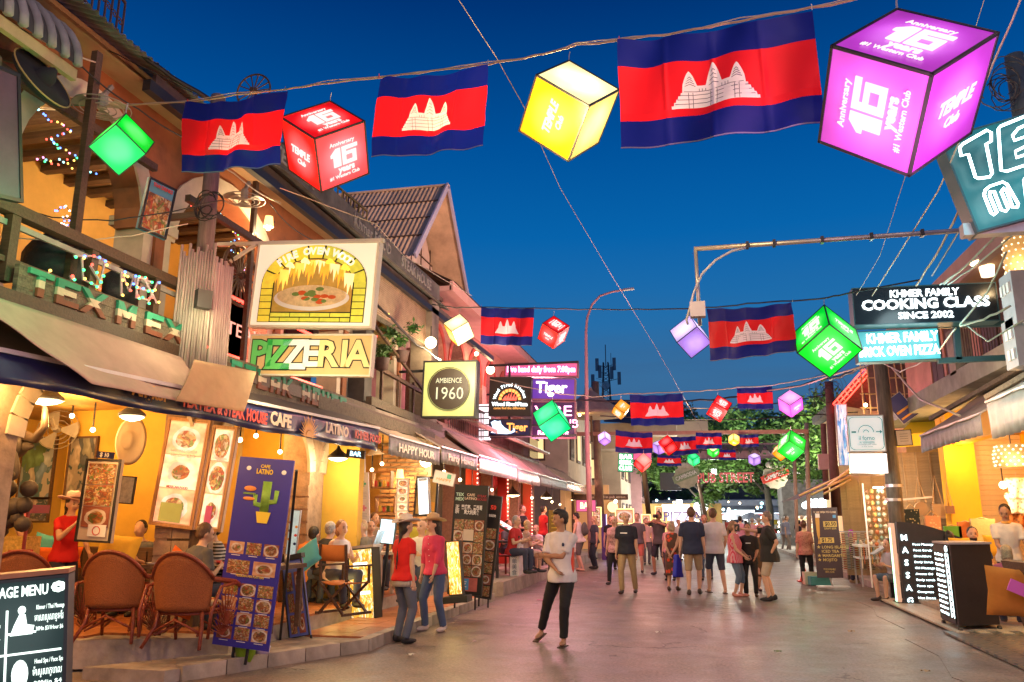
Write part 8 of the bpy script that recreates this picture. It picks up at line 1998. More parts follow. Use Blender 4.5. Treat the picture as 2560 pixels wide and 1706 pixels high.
MB().bar((0,.1,-h/2),(0,.1,-1.2),.04).build('post',m_black,o);MB().box((-.12,-.05,-.28),(.02,.4,.6),Matrix.Rotation(R_(15),3,'Y')).build('side_card',M('pale_blue_card',(.5,.65,.75),.5,.3,12,0),o)
lamp(o.matrix_world@Vector((0,-.3,.1)),(.75,.95,1),8,.15)
m_can=M('orange_canvas',(.5,.16,.03),.8,.15,4,.3)
def director(label,p,rz,group='canvas folding chairs on the terrace'):
 t_=T('folding_chair',label,'chair',p,rz,group)
 for sx_ in(-1,1):
  MB().bar((sx_*.27,-.2,.45),(sx_*.27,-.24,.95),.03).build('back_post',m_wood,t_);MB().bar((sx_*.28,-.24,.66),(sx_*.28,.24,.66),.05,.025).build('armrest',m_wood,t_)
  MB().bar((sx_*.27,.2,.42),(sx_*.27,.2,.66),.03).build('arm_post',m_wood,t_)
  MB().bar((sx_*.26,-.22,.02),(-sx_*.25,-.22,.43),.03).build('leg',m_wood,t_);MB().bar((sx_*.26,.2,.02),(-sx_*.25,.2,.43),.03).build('leg',m_wood,t_)
  MB().bar((sx_*.27,-.26,.03),(sx_*.27,.26,.03),.035).build('foot_rail',m_wood,t_)
 o=MB().grid(lambda u,v:(-.27+.54*u,-.225-.05*math.sin(math.pi*u),.72+.22*v),8,2).build('backrest',m_can,t_,smooth=True);so=o.modifiers.new('t','SOLIDIFY');so.thickness=.012
 o=MB().grid(lambda u,v:(-.27+.54*u,-.2+.42*v,.44-.03*math.sin(math.pi*u)),8,2).build('seat',m_can,t_,smooth=True);so=o.modifiers.new('t','SOLIDIFY');so.thickness=.012
 return t_
dA=G(800,1540,.31);dB=G(735,1515,.31)
director('orange canvas folding chair left of the glowing amber sign',(dA.x+.25,dA.y+.2,.31),R_(-25))
director('orange canvas folding chair with the turquoise cushion',(dB.x+.15,dB.y+.6,.31),R_(-15))
tb3=table('terrace table with beers in front of the diners',(-5.85,12.4,.31),1.3,.8)
for k,(dx,dy)in enumerate(((-.5,-.2),(-.38,.1),(-.1,-.15),(.2,.12),(.42,-.2))):cup(['full beer mug at the left end of the diners table','second beer mug on the diners table','beer mug in the middle of the diners table','beer mug near the brown haired woman','beer mug at the right end of the diners table'][k],(-5.85+dx,12.4+dy,1.065),.04,.14,m_beer,'beer_mug','beer mug')
tb4=table('white clothed table in front of the seated man in white',(-4.95,13.6,.31),.8,.7,m=M('table_cloth',(.6,.5,.4),.8,.1,4,.2))
o,w,h=panel_poster('menu_poster','narrow vertical poster of five dishes on the brick pier',((993,1196),(1024,1196),(1019,1300),(988,1300)),(0,15.2,0),nb,1,5,m_steel,M('cream_board'),[FOODL(0),FOODL(1)],gap=.015,fr=.012,t=.03,mg=.02)
o,w,h=board('lit_menu_sign','blank white glowing vertical menu panel in a dark frame','sign',((1046,1196),(1072,1192),(1072,1287),(1044,1287)),(0,15.0,0),nb,E('hot_white_panel',(1,.95,.85),2.6),m_black,.12,.01)
MB().box((0,-.012,h*.44),(w*.8,.004,h*.08)).build('header_print',M('grey_print',(.4,.4,.38),.6,.4,14,0),o)
lamp(o.matrix_world@Vector((0,-.4,0)),(1,.9,.75),12,.3)
o,w,h=board('notice_board','dark framed board with a small red notice behind the lit white menu','sign',((1038,1190),(1096,1194),(1093,1292),(1036,1290)),(0,15.4,0),nb,m_ochre,m_black,.04,.04)
MB().box((w*.22,-.01,-h*.25),(w*.35,.006,h*.22)).build('red_notice',m_orp,o)
o,w,h=board('spa_sign','white signboard on a post with green and pink crosses','sign',((902,1184),(925,1180),(920,1306),(892,1306)),(0,13.2,0),nb,m_white,m_white,.03,0)
for z_,c in((.27,M('green_cross',(.1,.45,.3),.6,0,1,0)),(-.22,M('pink_cross',(.7,.25,.35),.6,0,1,0))):
 MB().box((0,-.012,z_*h),(.1,.006,.035)).box((0,-.0125,z_*h),(.035,.006,.1)).build('cross',c,o)
for k in range(9):MB().box((0,-.01,h*(.1-.03*k)if k<5 else-h*(.3+.03*(k-4))),(w*.6,.003,.006)).build('text_line',M('pale_grey_print',(.35,.4,.4),.5,0,1,0),o)
MB().cyl((0,.02,h/2),(0,.02,h/2+.5),.035).build('post',m_white,o);MB().cyl((0,.02,-h/2),(0,.02,-1.6),.035).build('post',m_white,o)
MB().prism([(-.1,0),(.22,0),(.06,.14)],lambda u,v:(u+.16,.0,h/2+.3+v),(0,.1,0)).build('lamp_hood',M('cream_board'),o)
o,w,h=board('hanging_sign','small white and green hanging sign under the grey valance','sign',((1086,1172),(1138,1188),(1135,1216),(1084,1208)),(0,14.6,0),nb,m_white,m_steel,.03,.008)
MB().box((w*.22,-.012,h*.2),(w*.2,.006,h*.35)).build('green_patch',M('green_cross'),o);text(o,'HAPPY',0,-h*.15,h*.3,m_orp,w=w*.7)
o,w,h=board('bar_sign','small dark screen sign with blue lettering under the navy valance','sign',((868,1123),(914,1128),(910,1148),(865,1144)),(0,12.0,0),nb,m_brk,m_black,.04,.006)
text(o,'BAR',0,0,h*.8,nosamp(E('blue_white_neon',(.5,.8,1),2.5)),bold=.03)
m_pb=M('black_vinyl',(.012,.012,.013),.4,.1,3,0)
o,w,h=panel_poster('menu_poster','tall black poster with Chinese lettering and dish photographs',((1137,1210),(1222,1216),(1204,1492),(1120,1486)),(0,13.3,0),nb,3,5,m_black,m_pb,[FOODS(3),FOODS(1),FOODS(2),FOODS(0)],gap=.012,mg=.03,t=.04,fr=.015,top=.3,bottom=.15,skip=((1,1),))
text(o,'TEX\nMEX',-w*.33,h*.385,.075,M('mint_print',(.5,.75,.6),.5,0,1,0),y=-.02,bold=.03);text(o,'CAFE\nLATINO',0,h*.39,.06,m_crp,y=-.02,bold=.02);text(o,'STEAK\nHOUSE',w*.33,h*.385,.055,M('dark_red_print',(.35,.03,.05),.5,0,1,0),y=-.02,bold=.02)
text(o,'柬埔寨、墨西哥',w*.05,h*.29,.085,m_txtwp,y=-.02,w=w*.62,bold=.02);text(o,'意大利美食',w*.05,h*.245,.085,m_txtwp,y=-.02,w=w*.45,bold=.02);text(o,'正\n宗',-w*.38,h*.268,.075,m_txtwp,y=-.02,bold=.02)
MB().box((0,-.02,h*.04),(w*.3,.006,h*.1)).build('price_card',M('cream_board'),o)
MB().box((-w*.02,-.02,-h*.4),(w*.75,.006,h*.12)).build('red_white_patch',M('pink_red_print',(.6,.15,.12),.5,.4,4,0),o)
MB().box((-w*.04,-.028,-h*.4),(w*.3,.006,h*.1)).build('blue_square',M('pay_blue',(.08,.3,.6),.5,0,1,0),o);text(o,'支',-w*.04,-h*.4,.12,m_txtwp,y=-.036,bold=.02)
for x in(-.3,.3):MB().bar((x*w,.03,-h/2),(x*w,.08,-h/2-.22),.025).build('leg',m_black,o)
o,w,h=panel_poster('menu_poster','second black poster behind the Chinese one with a column of dishes',((1212,1236),(1246,1242),(1238,1500),(1196,1496)),(0,13.7,0),nb,1,6,m_black,m_pb,[FOODS(1),FOODS(2),FOODS(3)],gap=.02,mg=.03,t=.04,fr=.015,top=.3)
text(o,'50',0,h*.38,.1,m_redp,y=-.02,bold=.03);text(o,'BEER',0,h*.3,.06,m_txtwp,y=-.02)
for x in(-.3,.3):MB().bar((x*w,.03,-h/2),(x*w,.08,-h/2-.14),.025).build('leg',m_black,o)
lc=T('lectern','black lectern with tilted lit menu and white narrow side panel','menu stand',G(1290,1470)+Vector((-.1,0,0)))
MB().box((.12,0,.62),(.22,.5,1.2)).build('side_panel',m_white,lc);text(lc,'口\n菜\n单\n美\n食',.12,.62,.13,M('grey_text',(.2,.25,.3),.5,0,1,0),y=-.27)
MB().add([(-.75,-.25,1.75),(.22,-.25,1.2),(.22,.25,1.25),(-.75,.25,1.8)],[(0,1,2,3)]).build('menu_face',E('tilted_menu_glow',(1,.97,.9),1.2),lc);MB().bar((-.78,-.26,1.73),(.24,-.26,1.17),.06).build('edge',m_black,lc);MB().box((-.68,.1,.85),(.12,.4,1.7)).build('side_leg',m_black,lc)
for k in range(5):MB().box((-.5+k*.13,-.1,1.62-.074*k),(.07,.2,.02),Matrix.Rotation(R_(30),3,'Y')).build('dish_photo',[m_orp,m_redp][k%2],lc)
for k,(x,y,lb)in enumerate(((-4.9,18.2,'high black bar table on the second terrace, nearest'),(-4.8,20.8,'black bar table on the second terrace, beside the blonde diner'),(-4.8,24.0,'black bar table beside the backpack man'))):table(lb,(x,y,.28),.9,.8,1.0 if k==0 else .75,m_blackp)
st_=T('stool','round dark stool on the second terrace','stool',(-4.55,21.9,.28));MB().cyl((0,0,.42),(0,0,.47),.18).build('seat',m_wood,st_)
for k in range(4):MB().bar((.12*math.cos(k*1.57),.12*math.sin(k*1.57),.42),(.17*math.cos(k*1.57),.17*math.sin(k*1.57),0),.025).build('leg',m_wood,st_)
for(x,y,lb)in((-4.5,19.6,'red wooden chair pulled up to the bar table'),(-4.6,22.6,'second red wooden chair on the far terrace')):
 t_=T('red_chair',lb,'chair',(x,y,.28),R_(70),'red chairs on the second terrace')
 mrc=M('red_wood',(.2,.02,.02),.4,.2,5,.1)
 MB().box((0,0,.45),(.42,.42,.04)).build('seat',mrc,t_)
 for sx_ in(-.19,.19):
  for sy in(-.19,.19):MB().bar((sx_,sy,.0),(sx_,sy,.45 if sy>0 else .9),.035).build('leg',mrc,t_)
 for z_ in(.6,.72,.84):MB().box((0,-.19,z_),(.36,.02,.05)).build('back_slat',mrc,t_)
ysg=T('drinks_board','mustard drinks menu on a thin black stand behind the man in white jersey','menu board',QY(1392,1318,21))
MB().box((0,0,0),(.42,.03,.85)).build('panel',M('mustard_board',(.25,.16,.02),.6,.2,5,0),ysg);
for k in range(6):MB().box((0,-.02,.28-k*.1),(.28,.006,.015)).build('text_line',m_yep,ysg)
for x in(-.22,.22):MB().bar((x,.02,.5),(x,.02,-1.5),.03).build('post',m_black,ysg)
sofa=T('orange_sofa','orange vinyl sofa bench behind the backpack man','sofa',(-5.0,30.5,.28))
MB().box((0,0,.3),(1.2,3.0,.35)).build('seat',M('orange_vinyl',(.6,.16,.05),.4,.1,4,.05),sofa);MB().box((-.5,0,.75),(.2,3.0,.7)).build('backrest',M('orange_vinyl'),sofa)
pv=T('lit_post','short violet-lit post at the kerb beside the blonde woman','post',G(1512,1400));MB().box((0,0,.9),(.2,.2,1.8)).build('body',m_dkp,pv);MB().box((.11,-.05,.9),(.02,.06,1.75)).build('light_tube',nosamp(E('violet_tube',(.6,.5,1),3)),pv)
lamp(pv.location+Vector((.3,-.3,1)),(.5,.35,1),18,.2)
# ================ right hand furniture
o,w,h=board('beer_sign_board','tall brown standing beer sign with prices 0.50 and 1.75 and cocktail names','sign',((2029,1268),(2093,1270),(2108,1444),(2042,1446)),(0,20.4,0),nb,M('dark_brown_vinyl',(.05,.03,.035),.4,.1,3,0),M('dark_brown_vinyl'),.03,0)
text(o,'11 AM OPEN TO CLOSE',0,h*.43,.06,m_crp,w=w*.85,bold=.02)
MB().prism([(-.32,.33),(-.17,.33),(-.2,.07),(-.24,.0),(-.18,-.06),(-.3,-.06),(-.26,.0),(-.3,.07)],lambda u,v:(u*w*1.1-.02,-.008,v*h+.06),(0,-.004,0)).build('beer_glass',m_beer,o);MB().box((-w*.29,-.016,h*.37+.02),(w*.17,.004,h*.06)).build('beer_foam',m_txtwp,o)
mpl=M('gold_plate_print',(.6,.45,.12),.5,.1,5,0);mgl=M('gold_letters',(.6,.48,.15),.5,0,1,0)
MB().box((w*.17,-.008,h*.26),(w*.52,.004,h*.08)).build('price_plate',mpl,o);text(o,'$0.50',w*.18,h*.26,.12,m_brk,w=w*.42,bold=.02);text(o,'DRAFT BEER',w*.17,h*.195,.06,mgl,w=w*.46)
MB().box((0,-.008,h*.03),(w*.54,.004,h*.075)).build('price_plate',mpl,o);text(o,'$1.75',0,h*.03,.12,m_brk,w=w*.4,bold=.02)
for k,s_ in enumerate(('★ LONG ISLAND','    ICED TEA','★ MARGARITA','★ MOJITO')):text(o,s_,-w*.42,-h*(.07+.06*k),.09,mgl,al='LEFT',bold=.01)
text(o,'FOOD AVAILABLE\nUNTIL CLOSE',0,-h*.4,.06,mgl,w=w*.45)
MB().box((w*.36,-.008,h*.37),(w*.12,.004,w*.12)).build('blue_square',M('pay_blue'),o)
MB().cyl((0,.05,-h/2),(.05,.05,-h/2-.2),.02).build('stem',m_steel,o);MB().box((.05,.05,-h/2-.2),(.7,.35,.03)).build('foot',m_steel,o)
pbx=T('teal_box','teal and cream cardboard box at the foot of the beer sign','box',G(2050,1465));MB().box((0,.1,.12),(.5,.4,.2),R_(8)).build('carton',M('teal_carton',(.08,.3,.3),.7,.1,5,0),pbx);MB().box((-.1,.3,.16),(.5,.3,.3),R_(8)).build('inner_carton',M('cream_board'),pbx)
tc_=T('traffic_cone','small red cone behind the woman with the bun','cone',G(2012,1455));MB().lathe([(.16,.0),(.12,.02),(.02,.42)]).build('cone',m_redp,tc_);MB().box((0,0,.02),(.36,.36,.03)).build('base',m_redp,tc_)
mp0=(0,17.0,0)
mo_,w,h=frame4(((2270,1345),(2365,1380),(2372,1516),(2268,1506)),mp0,nb)
a0=QY(2262,1510,17.0);a1=QY(2400,1516,17.0)
mb_=T('massage_board','black LED massage price board with a curved top and glowing edge strip','sign')
zt_=QY(2270,1305,17.0).z;X0,X1=a0.x,a1.x+.35
poly=[(X0,.06),(X1,.06),(X1,zt_-.38)]+[(X1-(X1-X0)*u,zt_-.38+.38*math.sin(u*math.pi/2))for u in[i/8 for i in range(1,9)]]
MB().prism(poly,lambda x,z:(x,17.0,z),(0,.12,0)).build('panel',m_blackp,mb_)
MB().box((X0-.1,17.0,(zt_)/2),(.07,.2,zt_-.05)).build('edge_strip',M('peach_edge',(.7,.5,.4),.5,.1,5,0,e=(1,.7,.5),es=.3),mb_)
mb2=MB()
for k in range(60):mb2.box((X0-.15,16.95,.1+k*(zt_-.2)/60),(.02,.02,.016))
mb2.build('led_dots',nosamp(E('green_led',(.3,1,.6),5)),mb_,kind='stuff')
MB().box(((X0+X1)/2,17.05,.05),(X1-X0+.3,.4,.06)).build('base',m_black,mb_)
for i,ch in enumerate('MASSAGE'):
 q=text(mb_,ch,X0+.1,zt_-.3-i*.23,.15,mcy,y=16.98,bold=.02)
names=['Foot Massage','Foot Scrub','Shoulders','Body Scrub','Oil Massage','Aroma Oil','Body scrub','Face spa','Compress','Hot Stone','Khmer','4 Hands','Extension','Manicure']
for i,s_ in enumerate(names):
 z_=zt_-.42-i*.108
 if z_<.15:break
 text(mb_,s_,X0+.24,z_,.05,mcy,al='LEFT',y=16.985,w=.1+.022*len(s_));text(mb_,'1Hour',X0+.68,z_,.045,mcy,al='LEFT',y=16.985);text(mb_,'$%d'%(4+i%5),X0+.9,z_,.045,mcy,al='LEFT',y=16.985)
MB().box((X1-.2,16.97,zt_-.52),(.26,.02,.24)).build('white_screen',E('screen_white',(.9,1,.95),2.5),mb_)
ct=T('menu_cart','black wheeled menu cart with white lettered end panel and grey top','cart')
cA=QD(2345,1385,0)
e0,e1,e2=G(2352,1540,.12),G(2400,1570,.12),G(2492,1568,.12)
e1=G(2398,1566,.12);e2=G(2500,1562,.12);e0=G(2355,1548,.12)
hC=1.12
x_dir=(e2-e1).normalized();y_dir=(e0-e1)
if y_dir.length>.9:y_dir=y_dir.normalized()*.9
b4=[e1,e2,e2+y_dir,e1+y_dir]
MB().add([Vector(p)for p in b4]+[Vector(p)+Vector((0,0,hC))for p in b4],[(0,1,2,3),(7,6,5,4),(0,4,5,1),(1,5,6,2),(2,6,7,3),(3,7,4,0)]).build('cabinet',M('black_stained_ply',(.025,.02,.02),.5,.3,4,.15),ct)
t4=[Vector(p)+(Vector(p)-sum(b4,Vector())/4)*.06 for p in b4]
MB().add([p+Vector((0,0,hC))for p in t4]+[p+Vector((0,0,hC+.03))for p in t4],[(0,1,2,3),(7,6,5,4),(0,4,5,1),(1,5,6,2),(2,6,7,3),(3,7,4,0)]).build('top',M('grey_lilac_top',(.35,.32,.34),.5,.2,4,0),ct)
for p in b4:MB().lathe([(.01,-.02),(.05,-.02),(.05,.02),(.01,.02)],Vector(p)*.96+(e1+e2)*.02-Vector((0,0,.06)),12,m=Matrix.Rotation(R_(90),3,'Y')).build('caster',m_black,ct)
yd=-y_dir.normalized();nC=Vector((0,0,1)).cross(yd)
mm_=Matrix((yd,-nC if nC.dot(CO-e1)>0 else nC,Vector((0,0,1)))).transposed().to_4x4()
cen=e1+y_dir*.5;sgn=1 if nC.dot(CO-e1)>0 else-1
base_=MB().box((0,0,0),(.001,.001,.001))
menu=T('x','x','x',mat=Matrix.Translation(cen+nC*sgn*.005)@mm_)
menu.name='menu_panel';del menu['label'];del menu['category'];menu.parent=ct
wl_=y_dir.length
MB().box((-wl_*.05,-.006,hC/2),(wl_*.9,.006,hC*.96)).build('panel_board',m_pb,menu)
for i,s_ in enumerate(('Foot Massage','Foot Scrub','Khmer Massage','Oil Massage','Body Scrub','Facial','Hot Stone','Back Massage','Body Wraps','Manicure','Pedicure','Waxing')):
 text(menu,s_,-wl_*.42,hC*(.86-.068*i),.05,mcy,al='LEFT',y=-.014,w=wl_*.48);text(menu,'$%d'%(5+i%4),wl_*.3,hC*(.86-.068*i),.05,mcy,al='CENTER',y=-.014)
MB().box((wl_*.22,-.012,hC*.48),(.008,.004,hC*.8)).build('divider',mcy,menu);MB().box((wl_*.37,-.012,hC*.48),(.008,.004,hC*.8)).build('divider',mcy,menu)
MB().tube([(wl_*.3+.05*math.cos(a*.4),-.014,hC*.94+.04*math.sin(a*.4))for a in range(17)],.005,4).build('round_logo',mcy,menu)
sf=T('lounge_sofa','grey cushioned wooden lounge sofa cut off by the right edge','sofa',(4.05,10.9,.06),R_(4))
MB().box((.9,.2,.42),(1.9,.9,.16)).build('seat_cushion',M('slate_fabric',(.12,.17,.2),.9,.1,6,.3),sf);MB().box((.9,.2,.26),(2.0,.95,.14)).build('seat_frame',m_wood,sf)
for x in(0.0,1.8):MB().box((x,-.2,.1),(.09,.09,.2)).build('leg',m_wood,sf)
MB().box((-.12,.3,.62),(.08,.9,.85),Matrix.Rotation(R_(-12),3,'Y')).build('side_frame',m_wood,sf)
cushion('large orange suede cushion at the end of the lounge sofa',QY(2530,1482,11.2)+Vector((.05,0,0)),.31,(R_(0),R_(4),R_(-14)),M('orange_suede',(.5,.19,.03),.95,.12,6,.2)).scale=(1.05,.7,.95)
pnp=T('pink_paper','pink folded card on the lounge sofa at the right edge','card',QY(2556,1475,10.9));MB().box((0,0,0),(.3,.02,.14),Matrix.Rotation(R_(25),3,'Y')).build('card',M('bright_pink_card',(.6,.12,.5),.6,.05,5,0),pnp)
sf2=T('teal_sofa','teal and brown low sofa behind the menu cart','sofa',(5.75,13.6,.1));MB().box((0,0,.45),(1.6,.8,.25)).build('seat',M('teal_fabric',(.06,.2,.22),.9,.1,5,.2),sf2);MB().box((0,0,.2),(1.6,.8,.22)).build('base',m_wood,sf2);MB().box((0,.35,.8),(1.6,.16,.5)).build('backrest',M('teal_fabric'),sf2)
tb5=table('table behind the menu cart where the bearded man sits',(5.2,15.2,.1),1.2,.7)
stl=T('souvenir_stall','white-topped metal souvenir stall covered with trinkets','stall',(4.35,20.6,.1))
MB().box((0,0,.9),(1.5,.8,.05)).build('top',m_white,stl);MB().box((0,0,.62),(1.5,.8,.03)).build('shelf',m_white,stl)
for sx_ in(-.72,.72):
 for sy in(-.38,.38):MB().bar((sx_,sy,0),(sx_,sy,.9),.035).build('leg',m_steel,stl)
rnd=random.Random(3);tm_=[M('trinket_%d'%i,c,.5,.2,9,0)for i,c in enumerate([(.6,.5,.35),(.5,.15,.05),(.65,.6,.5),(.25,.12,.06),(.6,.35,.1),(.2,.3,.25)])]
for i in range(70):
 x,y=rnd.uniform(-.7,.7),rnd.uniform(-.35,.35);r=rnd.uniform(.025,.05)
 link('trinket',MB().lathe([(r*.6,0),(r,r),(r*.5,r*2),(r*.2,r*2.4)],n=7).mesh('trinket',True),tm_[i%6],stl,(x,y,.93))
for i in range(26):MB().tube([(-.7+i*.055,-.42,.88),(-.7+i*.055,-.43,.4+.1*(i%3))],.014,5).build('hanging_bracelet',tm_[i%6],stl)
rk=T('trinket_rack','tall lit rack of necklaces and masks left of the power pole','rack',QY(2212,1420,20.0));rk.location.z=.1
for k in range(10):
 for j in range(5):link('trinket',MB().ell((0,0,0),(.05,.03,.055),None,7).mesh('trinket',True),tm_[(k*3+j)%6],rk,(-.22+j*.11+rnd.uniform(-.02,.02),rnd.uniform(-.05,.05),.95+k*.13))
for x in(-.3,.3):MB().bar((x,0,0),(x,0,2.3),.03).build('post',m_white,rk)
for x,z_ in((-.1,2.2),(.12,1.9)):MB().cyl((x,-.1,z_),(x+.22,-.1,z_),.018).build('tube_light',m_bulbw,rk)
lamp(rk.location+Vector((-.1,-.7,1.9)),(1,.85,.6),60,.15)
rk2=T('garment_rack','low rack of striped scarves beside the stall','rack',QY(2135,1420,21.2));rk2.location.z=.1
MB().bar((-.6,0,1.2),(.5,0,1.2),.03).build('rail',m_steel,rk2)
for k in range(12):MB().box((-.55+k*.09,0,.75),(.07,.02,.85)).build('scarf',[cloth('scarf_a',(.6,.5,.35),'hstripe',(.1,.05,.04),7),cloth('scarf_b',(.5,.1,.06),'hstripe',(.6,.5,.3),6),cloth('scarf_c',(.1,.12,.1),'hstripe',(.55,.5,.4),9)][k%3],rk2)
def bag(label,p,w,h,m,strap=.5,round_=False):
 t_=T('hanging_bag',label,'bag',p)
 if round_:MB().lathe([(w/2,-.04),(w/2,.04)],m=Matrix.Rotation(R_(90),3,'X'),n=22).build('body',m,t_)
 else:MB().box((0,0,0),(w,.09,h)).build('body',m,t_)
 MB().tube([(-w*.42,0,h*.45),(-.01,0,h*.5+strap),(w*.42,0,h*.45)],.012,5).build('strap',M('tan_strap',(.5,.3,.12),.6,.1,5,0),t_)
bag('round tan bag hanging by long straps',QY(2303,1272,19.3),.28,.28,M('tan_leather',(.4,.26,.14),.6,.1,9,.1),.55,True)
bag('square tan bag hanging by long straps',QY(2346,1278,19.2),.24,.3,M('tan_leather'),.6)
bag('small brown bag hanging beside the yellow pillar',QY(2375,1275,19.0),.16,.16,M('brown_leather',(.2,.09,.04),.6,.1,9,.1),.5)
bag('floral bag hanging below the round tan bag',QY(2332,1310,19.1),.3,.34,cloth('floral_bag',(.65,.3,.15),'floral',(.6,.55,.3),18),.1)
bag('black floral bag hanging next to the pole',QY(2280,1300,19.1),.3,.45,cloth('floral_bag2',(.02,.03,.03),'floral',(.4,.35,.2),20),.1)
bag('large yellow straw tote on the sofa behind the bearded man',QY(2458,1325,17.5),.42,.42,M('straw',(.65,.5,.2),.8,.1,20,.3),.02)
bag('green cloth bag behind the bearded man',QY(2382,1333,17.6),.3,.26,cloth('green_bag',(.12,.35,.03)),.02)
bag('orange cloth bag behind the bearded man',QY(2415,1325,17.6),.28,.3,cloth('orange_bag',(.65,.18,.04)),.02)
rl2=MB().bar(QY(2250,1250,19.3),QY(2330,1243,19.3),.04).build('display_rail',m_white,None,label='white display rail above the hanging bags',cat='rail')
cushion('yellow patterned cushion on the massage sofa',QY(2405,1372,16.6),.2,(R_(-15),0,0),mc['yellow']);cushion('cream yellow cushion at the right of the massage sofa',QY(2490,1365,16.6),.2,(R_(-15),0,R_(10)),mc['yellow'])
ms=T('tilted_menu_stand','black tilted magazine stand beside the seated bare-legged person','menu stand',G(2235,1500))
MB().bar((0,0,0),(0,0,.95),.1).build('post',m_black,ms);MB().box((-.12,0,1.02),(.5,.4,.03),Matrix.Rotation(R_(-32),3,'Y')).build('magazine',M('grey_print',(.4,.4,.38),.6,.4,14,0),ms)
MB().box((.2,.1,.5),(.12,.5,1.0)).build('side_panel',m_blackp,ms)
MB().box((0,0,0),(.08,.05,.006)).build('litter',m_white,None,label='scrap of white paper on the road near the walking bald man',cat='litter').location=G(1487,1455,.02)
MB().box((0,0,0),(.12,.06,.006)).build('litter',M('pink_scrap',(.6,.1,.3),.6,0,1,0),None,label='pink scrap on the road left of the man in the white jersey',cat='litter').location=G(1350,1500,.02)
sb_=T('street_lamp','added street lamp post behind the camera for general fill light','street lamp',(-1.5,-5.0,0))  # lamp post added out of view to fill the whole street
MB().tube([(0,0,0),(0,0,8.1),(0.6,0.4,8.9),(1.4,.8,9.0)],[.09,.07,.05,.04],8).build('post',m_lp,sb_);MB().box((1.5,.85,8.95),(.5,.2,.1)).build('lamp_head',m_bulbw,sb_)
lamp((.1,-4.1,8.6),(1,.66,.5),1000,.3);lamp((1.2,-1.5,3.4),(1,.62,.5),420,.2,'added_fill_light')  # second light has no fixture, added as fill for road and flags
rfl=T('flood_lamp','added fill flood lamp on the right roof outside the picture','lamp',(4.9,5.2,8.3));MB().box((0,0,0),(.3,.4,.3)).build('housing',m_black,rfl);MB().box((-.17,.0,0),(.02,.34,.26)).build('lens',m_bulbw,rfl)  # flood lamp added out of view to fill the left upper fronts
lamp((4.6,5.5,8.3),(1,.6,.45),180,.25)
lamp((-3.6,8.0,2.4),WARM,50,.2);lamp((-3.3,13.5,2.6),(1,.6,.35),90,.2);lamp((3.2,12.5,3.2),(1,.6,.35),110,.2);lamp((-.5,17,5.5),(1,.5,.42),190,.3);lamp((.5,27,5.2),(1,.6,.45),260,.3)  # lights without fixtures, added as fill along the street
lamp((3.8,1.5,3.4),(1,.5,.55),260,.35,'front_fill_light')  # unseen fill light ahead of the sign, brightens the flag fronts
lamp((-5.2,3.6,3.0),(1,.6,.25),60,.2,'cafe_bulb')
lamp((4.6,9.5,2.9),(1,.7,.42),70,.2,'cafe_bulb')
# ================================================================ people
BK=(.02,.015,.012);BR=(.12,.06,.03);GY_=(.4,.38,.36);BL_=(.5,.36,.18)
def g(x,y,z=0):p=G(x,y,z);return(p.x,p.y,z)
def hgt(px,ytop,ybot,z=0,k=1.0):
 p=G(px,ybot,z);return QY(px,ytop,p.y).z-z
# --- foreground
def waist(r,q):
 MB().lathe([(.18,0),(.19,.0),(.195,.1),(.18,.1)],q['P']+Vector((0,0,-.14)),20,1,.78).build('checked_shirt_tail',cloth('check_cloth',(.62,.58,.5),'vstripe',(.25,.22,.2),22),r,smooth=True)
p=g(1408,1613)
person('man in white football jersey and black trousers walking and looking back over his shoulder',p,1.7,-14,2,0,((-.44,.22),(.06,-.12)),((-.0,-.2,.98,-1,.1,-.3),(-.2,-.14,1.16,.9,-.1,-.5)),(-52,4),skin='T',hair='tuft',hairc=BK,
       shirt=(.7,.66,.66),sleeve=.75,pants=(.012,.012,.014),leg=.97,shoes=None,vox=.013,heel=(.35,0),hem=-.2,
       extra=lambda r,q:(MB().box(q['P']+Vector((.17,-.03,.16)),(.03,.05,.36)).build('red_side_stripe',m_redp,r),MB().ell(q['P']+q['d']*.38+Vector((.08,-.135,0)),(.02,.01,.025)).build('crest',m_navy,r)))
p=g(1005,1608)
person('waitress in red polo, white cowboy hat and jeans seen from behind with a long braid',p,1.6,150,0,0,((-.13,.05),(.12,0)),((-.2,-.02,.84),(.27,-.02,.83)),(-10,5),skin='L',hair='braid',hairc=BK,
       shirt=(.62,.012,.01),sleeve=.5,pants=(.1,.12,.17),leg=1.0,shoes=(.012,.012,.015),vox=.013,fem=True,hat=(.68,.6,.5),hem=-.1,
       extra=lambda r,q:waist(r,q))
p=g(1085,1578)
person('laughing waitress in pink shirt, straw cowboy hat and jeans facing the camera',p,1.62,-22,4,-2,((-.14,-.05),(.17,.02)),((-.23,-.08,.8),(.12,-.2,.84)),(-28,6),skin='L',hair='long',hairc=BK,
       shirt=(.62,.05,.12),sleeve=1.35,pants=(.06,.1,.2),leg=1.0,shoes=(.6,.5,.45),vox=.013,fem=True,hat=(.55,.38,.2),mouth=True,hem=-.1,
       extra=lambda r,q:[MB().ell(q['P']+q['d']*(.5-.09*k)+Vector((0,-.135,0)),(.008,.006,.008)).build('button',m_txtwp,r)for k in range(5)])
person('waitress in red polo and pink cowboy hat inside the left restaurant',(QY(158,1400,9.1).x,9.1,.31),1.58,70,6,0,((-.1,0),(.1,0)),((-.1,-.35,1.35,-.5,.2,-1),(.15,-.38,.95)),(0,10),hair='pony',hairc=BK,shirt=(.62,.012,.01),sleeve=.55,pants=(.03,.03,.05),vox=.018,fem=True,hat=(.62,.42,.38))
SIT=.5
